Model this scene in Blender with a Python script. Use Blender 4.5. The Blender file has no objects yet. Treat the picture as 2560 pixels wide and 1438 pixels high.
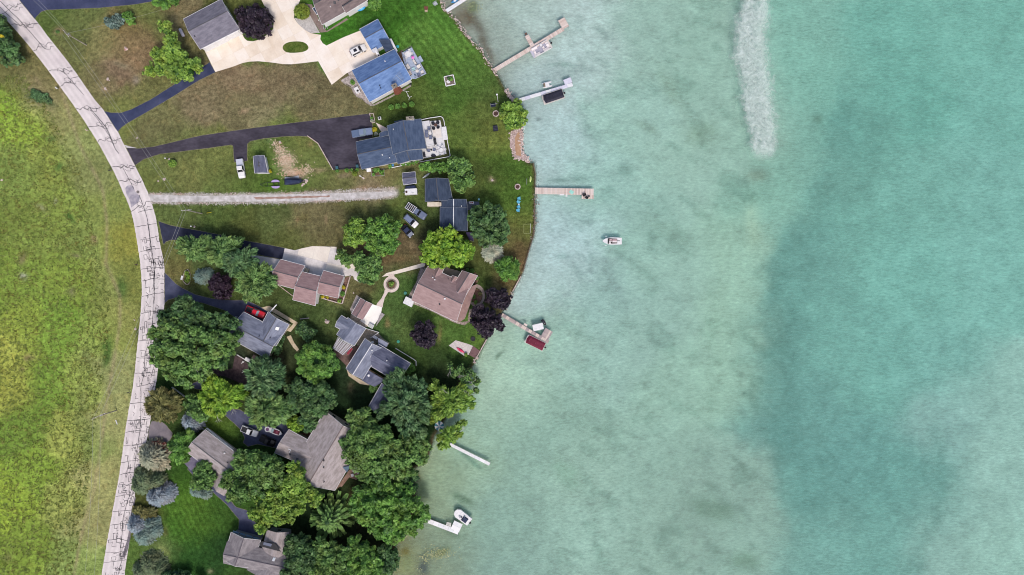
# Aerial view of a lakeside street: road, driveways, houses, trees, docks and boats.
import bpy, bmesh, math, random
import numpy as np
from mathutils import Vector, Matrix

S = 0.11                      # metres per photograph pixel at ground level
H = 187.7                     # camera height
scn = bpy.context.scene
col = scn.collection
R = math.radians

# ---------------------------------------------------------------- camera, sky, sun, exposure
cam_d = bpy.data.cameras.new('camera')
cam_d.sensor_width = 36.0
cam_d.lens = 24.0
cam_d.clip_start = 1.0
cam_d.clip_end = 6000.0
cam = bpy.data.objects.new('camera', cam_d)
cam.location = (0, 0, H)
col.objects.link(cam)
scn.camera = cam

SUN_EL, SUN_AZ = 54.0, 163.0   # azimuth clockwise from +Y (top of the picture)
world = bpy.data.worlds.new('World')
scn.world = world
world.use_nodes = True
wn = world.node_tree
sky = wn.nodes.new('ShaderNodeTexSky')
sky.sky_type = 'NISHITA'
sky.sun_disc = False
sky.sun_elevation = R(SUN_EL)
sky.sun_rotation = R(SUN_AZ)
sky.dust_density = 4.0
sky.air_density = 1.0
sky.ozone_density = 0.6
bg = wn.nodes['Background']
bg.inputs['Strength'].default_value = 0.13
wn.links.new(sky.outputs[0], bg.inputs[0])
sun_d = bpy.data.lights.new('sun', 'SUN')
sun_d.energy = 1.85
sun_d.angle = R(12)
sun_d.color = (1.0, 0.93, 0.86)
sun = bpy.data.objects.new('sun', sun_d)
d = Vector((math.sin(R(SUN_AZ)) * math.cos(R(SUN_EL)), math.cos(R(SUN_AZ)) * math.cos(R(SUN_EL)), math.sin(R(SUN_EL))))
sun.rotation_euler = d.to_track_quat('Z', 'Y').to_euler()
sun.location = (0, 0, 300)
col.objects.link(sun)
scn.cycles.filter_width = 1.05
scn.view_settings.view_transform = 'Standard'
scn.view_settings.look = 'None'
scn.view_settings.exposure = 0.19
scn.view_settings.gamma = 1.0
scn.view_settings.use_curve_mapping = False

# ---------------------------------------------------------------- measuring helpers
ZS = dict(A=(0, 0, 3.994), B=(420, 0, 4.793), C=(780, 0, 5.135), D=(1080, 0, 5.135), E=(0, 340, 3.994),
          F=(540, 270, 5.325), G=(860, 270, 5.753), H=(1180, 230, 4.359), I=(960, 400, 4.792), J=(560, 580, 5.753),
          K=(820, 560, 7.188), L=(1000, 630, 4.958), M=(380, 540, 5.529), N=(820, 720, 5.992), O=(360, 740, 4.793),
          P=(1100, 860, 4.494), Q=(340, 960, 5.135), R=(580, 980, 5.529), S=(300, 1160, 5.173), T=(700, 1160, 5.173),
          U=(820, 900, 4.494), V=(1040, 1220, 6.597), X=(1460, 560, 17.97), Y=(0, 700, 3.595), Z=(0, 0, 1.0))
def q(k, *v):
    x0, y0, f = ZS[k]
    return [(x0 + v[i] / f, y0 + v[i + 1] / f) for i in range(0, len(v), 2)]
def q1(k, x, y): return q(k, x, y)[0]
def W(p, z=0.0):
    """surveyed point: the place at height z seen at photograph pixel p"""
    s = S * (1 - z / H)
    return Vector(((p[0] - 1280) * s, -(p[1] - 719) * s, z))
def lin(v):
    v /= 255.0
    return v / 12.92 if v <= 0.04045 else ((v + 0.055) / 1.055) ** 2.4
def c(r, g, b, k=0.8): return (lin(r) * k, lin(g) * k, lin(b) * k, 1.0)

# ---------------------------------------------------------------- materials
def newmat(name):
    m = bpy.data.materials.new(name)
    m.use_nodes = True
    return m, m.node_tree.nodes, m.node_tree.links, m.node_tree.nodes['Principled BSDF']
def varied(n, l, tc, src, sc, amt):
    t = n.new('ShaderNodeTexNoise'); t.inputs['Scale'].default_value = sc; t.inputs['Detail'].default_value = 5; l.new(tc, t.inputs[0])
    r_ = n.new('ShaderNodeMapRange'); r_.inputs[1].default_value = .3; r_.inputs[2].default_value = .7; r_.inputs[3].default_value = 1 - amt; r_.inputs[4].default_value = 1 + amt; l.new(t.outputs[0], r_.inputs[0])
    v = n.new('ShaderNodeVectorMath'); v.operation = 'SCALE'; l.new(src, v.inputs[0]); l.new(r_.outputs[0], v.inputs['Scale']); return v.outputs[0]
def setspec(b, v):
    b.inputs['Specular IOR Level'].default_value = v
_mc = {}
def mat(c1, c2=None, scale=1.0, rough=0.8, spec=0.3, bump=0.0, metal=0.0, stretch=None, uv=False, fine=None, lo=0.35, hi=0.65, name=None, dist=0.0):
    key = (c1, c2, scale, rough, spec, bump, metal, stretch, uv, fine, lo, hi, dist)
    if key in _mc: return _mc[key]
    m, n, l, b = newmat(name or 'surface')
    b.inputs['Roughness'].default_value = rough
    b.inputs['Metallic'].default_value = metal
    setspec(b, spec)
    b.inputs['Base Color'].default_value = c1
    if c2 is not None:
        tc = n.new('ShaderNodeTexCoord'); mp = n.new('ShaderNodeMapping')
        l.new(tc.outputs['UV' if uv else 'Object'], mp.inputs[0])
        if stretch: mp.inputs['Scale'].default_value = stretch
        no = n.new('ShaderNodeTexNoise'); no.inputs['Scale'].default_value = scale; no.inputs['Detail'].default_value = 6
        no.inputs['Distortion'].default_value = dist
        l.new(mp.outputs[0], no.inputs[0])
        mr = n.new('ShaderNodeMapRange'); mr.inputs[1].default_value = lo; mr.inputs[2].default_value = hi
        l.new(no.outputs[0], mr.inputs[0])
        mx = n.new('ShaderNodeMix'); mx.data_type = 'RGBA'
        mx.inputs[6].default_value = c1; mx.inputs[7].default_value = c2
        l.new(mr.outputs[0], mx.inputs[0])
        out = mx.outputs[2]
        if fine:
            fs, fa = fine
            n2 = n.new('ShaderNodeTexNoise'); n2.inputs['Scale'].default_value = fs; n2.inputs['Detail'].default_value = 3
            l.new(mp.outputs[0], n2.inputs[0])
            r2 = n.new('ShaderNodeMapRange'); r2.inputs[1].default_value = 0.3; r2.inputs[2].default_value = 0.7
            r2.inputs[3].default_value = 1 - fa; r2.inputs[4].default_value = 1 + fa
            l.new(n2.outputs[0], r2.inputs[0])
            vm = n.new('ShaderNodeVectorMath'); vm.operation = 'SCALE'
            l.new(out, vm.inputs[0]); l.new(r2.outputs[0], vm.inputs['Scale'])
            out = vm.outputs[0]
            no = n2
        l.new(out, b.inputs['Base Color'])
        if bump:
            bp = n.new('ShaderNodeBump'); bp.inputs['Strength'].default_value = bump; bp.inputs['Distance'].default_value = 0.1
            l.new(no.outputs[0], bp.inputs['Height']); l.new(bp.outputs[0], b.inputs['Normal'])
    _mc[key] = m
    return m

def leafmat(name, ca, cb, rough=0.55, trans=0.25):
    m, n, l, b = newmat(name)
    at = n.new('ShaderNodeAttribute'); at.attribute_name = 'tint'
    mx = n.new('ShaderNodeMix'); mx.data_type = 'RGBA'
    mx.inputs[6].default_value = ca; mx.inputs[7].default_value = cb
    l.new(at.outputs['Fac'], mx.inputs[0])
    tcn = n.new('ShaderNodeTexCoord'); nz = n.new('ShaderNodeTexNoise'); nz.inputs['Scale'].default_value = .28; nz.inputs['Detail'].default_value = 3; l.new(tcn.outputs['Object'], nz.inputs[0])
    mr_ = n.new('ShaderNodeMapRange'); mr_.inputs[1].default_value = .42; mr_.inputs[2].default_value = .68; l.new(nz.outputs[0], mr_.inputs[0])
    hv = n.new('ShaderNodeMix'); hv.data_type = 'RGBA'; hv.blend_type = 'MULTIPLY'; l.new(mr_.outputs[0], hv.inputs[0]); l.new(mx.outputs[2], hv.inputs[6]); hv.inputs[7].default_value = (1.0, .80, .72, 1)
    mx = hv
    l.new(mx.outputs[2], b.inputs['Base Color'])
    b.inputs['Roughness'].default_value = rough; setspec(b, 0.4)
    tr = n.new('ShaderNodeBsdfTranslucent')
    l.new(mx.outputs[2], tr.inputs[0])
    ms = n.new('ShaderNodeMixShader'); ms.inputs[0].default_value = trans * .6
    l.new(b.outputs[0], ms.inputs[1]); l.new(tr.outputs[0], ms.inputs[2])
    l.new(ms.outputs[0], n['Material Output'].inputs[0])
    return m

WHITE = mat(c(242, 242, 245), c(225, 225, 230), 2.0, 0.5, name='white_paint')
TRIM = mat(c(238, 238, 242, .85), name='white_trim', rough=0.45)
GLASS = mat((0.015, 0.018, 0.025, 1), rough=0.08, spec=0.5, name='window_glass')
BLACK = mat((0.02, 0.02, 0.025, 1), rough=0.5, name='black_plastic')
RUBBER = mat((0.018, 0.018, 0.018, 1), rough=0.9, name='rubber')
METAL = mat((0.55, 0.55, 0.57, 1), rough=0.35, metal=0.8, name='galvanised_metal')
CHROME = mat((0.7, 0.7, 0.72, 1), rough=0.2, metal=0.9, name='bright_metal')
LAMPG = mat((0.75, 0.75, 0.78, 1), rough=0.1, name='lamp_lens')
REDL = mat((0.35, 0.02, 0.02, 1), rough=0.2, name='red_lens')
CONC = mat(c(232, 222, 212), c(246, 238, 228), 0.25, 0.85, 0.2, 0.1, fine=(3.0, 0.05), name='pale_concrete')
CONC2 = mat(c(205, 200, 200), c(238, 232, 232), 0.3, 0.85, 0.2, 0.1, fine=(3.0, 0.07), name='grey_concrete')
CONCP = mat(c(215, 198, 192), c(232, 218, 210), 0.5, 0.85, 0.2, 0.1, fine=(4.0, 0.08), name='pink_concrete')
TAN = mat(c(196, 178, 150), c(215, 200, 175), 0.7, 0.85, 0.2, 0.1, fine=(4.0, 0.1), name='tan_concrete')
ASPH_B = mat(c(52, 60, 92), c(74, 80, 112), 0.2, 0.8, 0.25, 0.15, fine=(2.5, 0.08), name='sealed_asphalt')
ASPH_D = mat(c(54, 50, 62), c(80, 75, 88), 0.25, 0.8, 0.25, 0.15, stretch=(.5, 1, 1), fine=(2.0, 0.14), name='dark_asphalt')
ASPH_N = mat(c(34, 37, 58), c(54, 58, 82), 0.3, 0.7, 0.3, 0.15, fine=(2.0, 0.1), name='fresh_asphalt')
ASPH_G = mat(c(120, 114, 122), c(140, 132, 138), 0.4, 0.85, 0.2, 0.15, fine=(2.5, 0.1), name='worn_asphalt')
ASPH_S = mat(c(66, 70, 96), c(90, 94, 120), 0.3, 0.8, 0.25, 0.15, fine=(2.5, 0.1), name='blue_grey_asphalt')
GRAVEL = mat(c(182, 178, 176), c(222, 218, 220), .8, 0.95, 0.1, 0.4, fine=(6.0, 0.12), name='gravel')
SOIL = mat(c(92, 74, 60), c(125, 104, 84), 1.5, 0.95, 0.1, 0.5, fine=(5.0, 0.2), name='bare_soil')
MULCH = mat(c(98, 74, 66), c(140, 112, 102), 1.5, 0.95, 0.1, 0.5, fine=(5.0, 0.25), name='bark_mulch')
STONE = mat(c(185, 165, 160), c(225, 210, 205), 2.0, 0.9, 0.2, 0.5, fine=(5.0, 0.2), name='pale_stone')
STONEG = mat(c(120, 115, 108), c(175, 168, 158), 2.0, 0.9, 0.2, 0.5, fine=(5.0, 0.2), name='grey_stone')
BRICK = mat(c(130, 72, 60), c(165, 105, 88), 3.0, 0.9, 0.2, 0.3, fine=(6.0, 0.2), name='red_brick')
WOOD = mat(c(212, 194, 186), c(232, 216, 208), 1.2, 0.8, 0.2, 0.2, stretch=(1, 5, 1), name='weathered_wood')
WOOD2 = mat(c(198, 176, 168), c(220, 200, 192), 1.2, 0.8, 0.2, 0.2, stretch=(1, 5, 1), name='pinkish_wood')
WOOD3 = mat(c(222, 205, 200), c(236, 222, 216), 1.2, 0.8, 0.2, 0.2, stretch=(1, 5, 1), name='bleached_wood')
WOODG = mat(c(150, 145, 148), c(180, 172, 172), 1.2, 0.8, 0.2, 0.2, stretch=(1, 5, 1), name='grey_wood')
POLEW = mat(c(150, 140, 130), c(190, 184, 178), 2.0, 0.85, 0.2, 0.2, name='pole_wood')
def roofmat(a, b, name, k=1.0, sc=0.5, amt=0.10, big=0.25):
    return mat(c(*a), c(*b), sc, 0.85, 0.25, 0.35, stretch=(1.0, 3.0, 1), uv=True, fine=(3.2, amt), name=name, lo=0.36, hi=0.64)
RF_GREY = roofmat((112, 110, 124), (134, 132, 146), 'grey_shingles', amt=.16)
RF_BLUE = roofmat((92, 122, 172), (118, 148, 198), 'blue_shingles', amt=.06)
RF_NAVY = roofmat((66, 82, 110), (86, 102, 130), 'slate_blue_shingles', amt=.10)
RF_DNAVY = roofmat((54, 67, 90), (72, 85, 108), 'dark_slate_shingles', amt=.10)
RF_BROWN = roofmat((156, 131, 131), (173, 148, 148), 'brown_shingles', amt=.08)
RF_BROWN2 = roofmat((150, 124, 126), (168, 142, 143), 'rosy_brown_shingles', amt=.09)
RF_TAUPE = roofmat((112, 100, 102), (134, 120, 120), 'taupe_shingles', amt=.08)
RF_STEEL = roofmat((116, 122, 142), (144, 150, 170), 'steel_grey_shingles', amt=.05)
RF_STEEL2 = roofmat((88, 92, 114), (116, 119, 142), 'dark_steel_shingles', amt=.06)
RF_WEATH = roofmat((152, 143, 143), (182, 173, 175), 'weathered_shingles', amt=.18)
RF_GRY2 = roofmat((124, 119, 124), (152, 146, 150), 'mottled_grey_shingles', amt=.2)
GTRIM = mat(c(150, 155, 165), name='grey_trim', rough=.5)
CAPD = mat((0.09, 0.09, 0.10, 1), rough=0.9, name='ridge_vent')
SIDE_W = mat(c(238, 238, 240), c(226, 226, 230), 1.0, 0.6, 0.3, stretch=(.2, .2, 9), name='white_siding')
SIDE_T = mat(c(200, 186, 165), c(215, 202, 184), 1.0, 0.7, 0.3, stretch=(.2, .2, 9), name='tan_siding')
SIDE_G = mat(c(150, 155, 165), c(165, 170, 180), 1.0, 0.7, 0.3, stretch=(.2, .2, 9), name='grey_siding')

# ---------------------------------------------------------------- mesh builder
class MB:
    def __init__(s): s.v = []; s.f = []; s.uv = {}; s.mi = []; s.cm = 0
    def face(s, idx, uv=None):
        if uv: s.uv[len(s.f)] = uv
        s.f.append(tuple(idx)); s.mi.append(s.cm)
    def add(s, vs):
        n = len(s.v); s.v += [tuple(x) for x in vs]; return n
    def poly(s, vs, uv=None):
        n = s.add(vs); s.face(range(n, n + len(vs)), uv)
    def box(s, cx, cy, z0, sx, sy, sz, rot=0.0, taper=1.0):
        cr, sr = math.cos(rot), math.sin(rot)
        vs = []
        for k, t in ((0, 1.0), (1, taper)):
            for a, b_ in ((-1, -1), (1, -1), (1, 1), (-1, 1)):
                x, y = a * sx / 2 * t, b_ * sy / 2 * t
                vs.append((cx + x * cr - y * sr, cy + x * sr + y * cr, z0 + k * sz))
        n = s.add(vs)
        for f in ((3, 2, 1, 0), (4, 5, 6, 7), (0, 1, 5, 4), (1, 2, 6, 5), (2, 3, 7, 6), (3, 0, 4, 7)):
            s.face([n + i for i in f])
        return s
    def hexa(s, vs):
        """8 points: bottom ring then top ring"""
        n = s.add(vs)
        for f in ((3, 2, 1, 0), (4, 5, 6, 7), (0, 1, 5, 4), (1, 2, 6, 5), (2, 3, 7, 6), (3, 0, 4, 7)):
            s.face([n + i for i in f])
        return s
    def beam(s, p0, p1, w, h, up=Vector((0, 0, 1))):
        p0, p1 = Vector(p0), Vector(p1); d = (p1 - p0)
        if d.length < 1e-5: return s
        d.normalize(); sd = d.cross(up)
        if sd.length < 1e-3: sd = Vector((1, 0, 0))
        sd.normalize(); u = sd.cross(d)
        a, b_ = sd * w / 2, u * h / 2
        return s.hexa([p0 - a - b_, p0 + a - b_, p1 + a - b_, p1 - a - b_, p0 - a + b_, p0 + a + b_, p1 + a + b_, p1 - a + b_])
    def prism(s, pts, z0, z1, inset=0.0):
        """vertical prism over 2-D outline (any winding)"""
        a = sum(pts[i][0] * pts[(i + 1) % len(pts)][1] - pts[(i + 1) % len(pts)][0] * pts[i][1] for i in range(len(pts)))
        if a < 0: pts = pts[::-1]
        n = len(pts); b = s.add([(p[0], p[1], z0) for p in pts] + [(p[0], p[1], z1) for p in pts])
        s.face(range(b + n, b + 2 * n)); s.face([b + n - 1 - i for i in range(n)])
        for i in range(n):
            j = (i + 1) % n
            s.face((b + i, b + j, b + n + j, b + n + i))
        return s
    def tube(s, p0, p1, r0, r1=None, n=8, cap=True):
        r1 = r0 if r1 is None else r1
        p0, p1 = Vector(p0), Vector(p1); d = (p1 - p0)
        if d.length < 1e-6: return s
        d.normalize(); a = d.orthogonal().normalized(); b_ = d.cross(a)
        k = s.add([p0 + (a * math.cos(t) + b_ * math.sin(t)) * r0 for t in [2 * math.pi * i / n for i in range(n)]] +
                  [p1 + (a * math.cos(t) + b_ * math.sin(t)) * r1 for t in [2 * math.pi * i / n for i in range(n)]])
        for i in range(n):
            j = (i + 1) % n; s.face((k + i, k + j, k + n + j, k + n + i))
        if cap: s.face([k + n - 1 - i for i in range(n)]); s.face(range(k + n, k + 2 * n))
        return s
    def ball(s, cx, cy, cz, rx, ry, rz, n=10, m=6, rot=0.0, half=False):
        cr, sr = math.cos(rot), math.sin(rot)
        rows = []
        for j in range(m + 1):
            th = (math.pi / 2 if half else math.pi) * j / m
            ring = []
            for i in range(n):
                ph = 2 * math.pi * i / n
                x, y = rx * math.sin(th) * math.cos(ph), ry * math.sin(th) * math.sin(ph)
                ring.append((cx + x * cr - y * sr, cy + x * sr + y * cr, cz + rz * math.cos(th)))
            rows.append(s.add(ring))
        for j in range(m):
            for i in range(n):
                k = (i + 1) % n
                s.face((rows[j] + i, rows[j + 1] + i, rows[j + 1] + k, rows[j] + k))
        if half: s.face([rows[m] + n - 1 - i for i in range(n)])
        return s
    def torus(s, cx, cy, cz, R_, r_, n=20, m=8, sx=1.0, rot=0.0):
        k = []
        for i in range(n):
            a = 2 * math.pi * i / n
            ring = []
            for j in range(m):
                b_ = 2 * math.pi * j / m
                x = (R_ + r_ * math.cos(b_)) * math.cos(a) * sx; y = (R_ + r_ * math.cos(b_)) * math.sin(a)
                ring.append((cx + x * math.cos(rot) - y * math.sin(rot), cy + x * math.sin(rot) + y * math.cos(rot), cz + r_ * math.sin(b_)))
            k.append(s.add(ring))
        for i in range(n):
            for j in range(m):
                s.face((k[i] + j, k[(i + 1) % n] + j, k[(i + 1) % n] + (j + 1) % m, k[i] + (j + 1) % m))
        return s
    def build(s, name, mats, parent=None, world=False, smooth=False, tag_=None):
        off = Vector((0, 0, 0))
        if world and parent is not None:
            p = parent
            while p: off += p.location; p = p.parent
        me = bpy.data.meshes.new(name)
        loc = None
        vs = s.v
        if parent is None and vs:
            arr = np.array(vs); loc = Vector((float(arr[:, 0].mean()), float(arr[:, 1].mean()), float(arr[:, 2].min())))
            off = loc
        if off.length > 0: vs = [(a - off.x, b - off.y, z - off.z) for a, b, z in vs]
        me.from_pydata(vs, [], s.f)
        if s.uv:
            ul = me.uv_layers.new(name='UVMap')
            for p in me.polygons:
                u = s.uv.get(p.index)
                if u:
                    for k, li in enumerate(p.loop_indices): ul.data[li].uv = u[k]
        if not isinstance(mats, (list, tuple)): mats = [mats]
        for m in mats: me.materials.append(m)
        if len(mats) > 1: me.polygons.foreach_set('material_index', s.mi)
        if smooth: me.polygons.foreach_set('use_smooth', [True] * len(me.polygons))
        me.update()
        o = bpy.data.objects.new(name, me); col.objects.link(o)
        if loc is not None: o.location = loc
        if parent is not None: o.parent = parent
        if tag_: tag(o, *tag_)
        return o
def tag(o, label=None, cat=None, group=None, kind=None):
    if label: o['label'] = label
    if cat: o['category'] = cat
    if group: o['group'] = group
    if kind: o['kind'] = kind
    return o
def thing(name, label, cat, loc, rotz=0.0, group=None):
    o = bpy.data.objects.new(name, None); col.objects.link(o)
    o.empty_display_size = 0.5
    o.location = loc; o.rotation_euler = (0, 0, rotz)
    return tag(o, label, cat, group)
def copy_tree(o, parent=None):
    n = o.copy(); col.objects.link(n); n.parent = parent
    for ch in list(o.children): copy_tree(ch, n)
    return n
def smooth_pts(p, closed=True, it=1):
    for _ in range(it):
        n = len(p); o = []
        for i in range(n if closed else n - 1):
            a, b_ = p[i], p[(i + 1) % n]
            o.append((a[0] * .75 + b_[0] * .25, a[1] * .75 + b_[1] * .25)); o.append((a[0] * .25 + b_[0] * .75, a[1] * .25 + b_[1] * .75))
        if not closed: o = [p[0]] + o + [p[-1]]
        p = o
    return p
_sr = random.Random(5)
def sheet(name, pts, z, m, smooth=0, jit=0.0, parent=None, z0=-0.1, label=None):
    """a flush paved area: outline in photograph pixels, top at z"""
    if smooth: pts = smooth_pts(pts, True, smooth)
    pw = [W(p, 0) for p in pts]
    pw = [(p.x, p.y) for p in pw]
    if jit:
        o = []
        for i, p in enumerate(pw):
            r_ = pw[(i + 1) % len(pw)]; L_ = math.hypot(r_[0] - p[0], r_[1] - p[1]); k = max(1, int(L_ / 0.8))
            for t in range(k):
                a = t / k
                o.append((p[0] + (r_[0] - p[0]) * a + _sr.uniform(-jit, jit), p[1] + (r_[1] - p[1]) * a + _sr.uniform(-jit, jit)))
        pw = o
    mb = MB(); mb.prism(pw, z0, z)
    o = mb.build(name, m, parent, world=True)
    bm = bmesh.new(); bm.from_mesh(o.data)
    bmesh.ops.triangulate(bm, faces=[f for f in bm.faces if len(f.verts) > 4])
    bm.to_mesh(o.data); bm.free()
    if parent is None: tag(o, kind='structure')
    if name == 'asphalt_driveway':
        eb = MB()
        for i in range(len(pw)):
            a_, b_ = pw[i], pw[(i + 1) % len(pw)]; w_ = _sr.uniform(.12, .30)
            eb.beam((a_[0], a_[1], z - .012), (b_[0], b_[1], z - .012), w_, .012)
        eb.build('gravel_edge', mat(c(142, 136, 112), c(112, 114, 78), 1.5, .95, name='edge_gravel'), o, world=True)
    if label: o['label'] = label
    return o
# ================================================================= TERRAIN
def vnoise(x, y, seed):
    rs = np.random.RandomState(seed); T = rs.rand(256, 256)
    xi = np.floor(x).astype(int); yi = np.floor(y).astype(int); fx = x - xi; fy = y - yi
    fx = fx * fx * (3 - 2 * fx); fy = fy * fy * (3 - 2 * fy)
    g = lambda a, b_: T[a % 256, b_ % 256]
    return (g(xi, yi) * (1 - fx) + g(xi + 1, yi) * fx) * (1 - fy) + (g(xi, yi + 1) * (1 - fx) + g(xi + 1, yi + 1) * fx) * fy
def fbm(x, y, sc, seed, oct=4):
    t = 0; a = 1; s_ = 0
    for i in range(oct):
        t = t + a * vnoise(x / sc * 2 ** i + 31.7 * i, y / sc * 2 ** i + 11.3 * i, seed + i); s_ += a; a *= 0.55
    return t / s_
SHORE = ([(1040, -9000), (1060, -600), (1085, -120), (1101, 0), (1113, 25), (1132, 39), (1144, 56), (1158, 78), (1173, 95), (1189, 111), (1204, 125),
          (1216, 148), (1232, 171), (1245, 189), (1259, 216), (1275, 239), (1286, 251), (1300, 262), (1308, 290), (1304, 322), (1305, 386), (1322, 406),
          (1334, 408), (1338, 434), (1337, 482), (1338, 560), (1334, 588), (1319, 636), (1307, 682), (1280, 731), (1250, 790), (1218, 846), (1211, 860),
          (1186, 908), (1172, 932), (1150, 960), (1140, 1000), (1118, 1040), (1085, 1091), (1078, 1120), (1065, 1156), (1031, 1174), (1036, 1208),
          (1040, 1262), (1020, 1330), (986, 1363), (994, 1392), (986, 1415), (980, 1438), (960, 1520), (900, 2200), (700, 9000)])
def seg_sd(px, py, line):
    """signed distance in pixels to the shore, positive over the lake (right of the line)"""
    best = np.full(px.shape, 1e9); sgn = np.ones(px.shape)
    L_ = np.array(line, float)
    for a, b_ in zip(L_[:-1], L_[1:]):
        d_ = b_ - a; t = np.clip(((px - a[0]) * d_[0] + (py - a[1]) * d_[1]) / (d_ @ d_), 0, 1)
        dx = px - (a[0] + t * d_[0]); dy = py - (a[1] + t * d_[1]); dd = np.hypot(dx, dy)
        # lake lies to the left of travel (downwards in picture => larger x)
        cr = (px - a[0]) * d_[1] - (py - a[1]) * d_[0]
        m_ = dd < best - 1e-9
        best = np.where(m_, dd, best); sgn = np.where(m_, np.where(cr > 0, 1.0, -1.0), sgn)
    return best * sgn
def inlake(px, py):
    """robust side test by even-odd rule against the closed shore polygon"""
    L_ = SHORE + [(20000, 9000), (20000, -9000)]
    ins = np.zeros(px.shape, bool); n = len(L_)
    for i in range(n):
        x1, y1 = L_[i]; x2, y2 = L_[(i + 1) % n]
        if y1 == y2: continue
        cnd = ((y1 > py) != (y2 > py)) & (px < (x2 - x1) * (py - y1) / (y2 - y1) + x1)
        ins ^= cnd
    return ins
def gauss_field(px, py, pts, sigma):
    num = np.zeros(px.shape + (3,)); den = np.zeros(px.shape)
    for x, y, r_, g_, b_ in pts:
        w = np.exp(-((px - x) ** 2 + (py - y) ** 2) / (2 * sigma * sigma)) + 1e-7 / (1 + ((px - x) ** 2 + (py - y) ** 2) / 1e4)
        num += w[..., None] * np.array([lin(r_), lin(g_), lin(b_)]); den += w
    return num / den[..., None]
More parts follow.
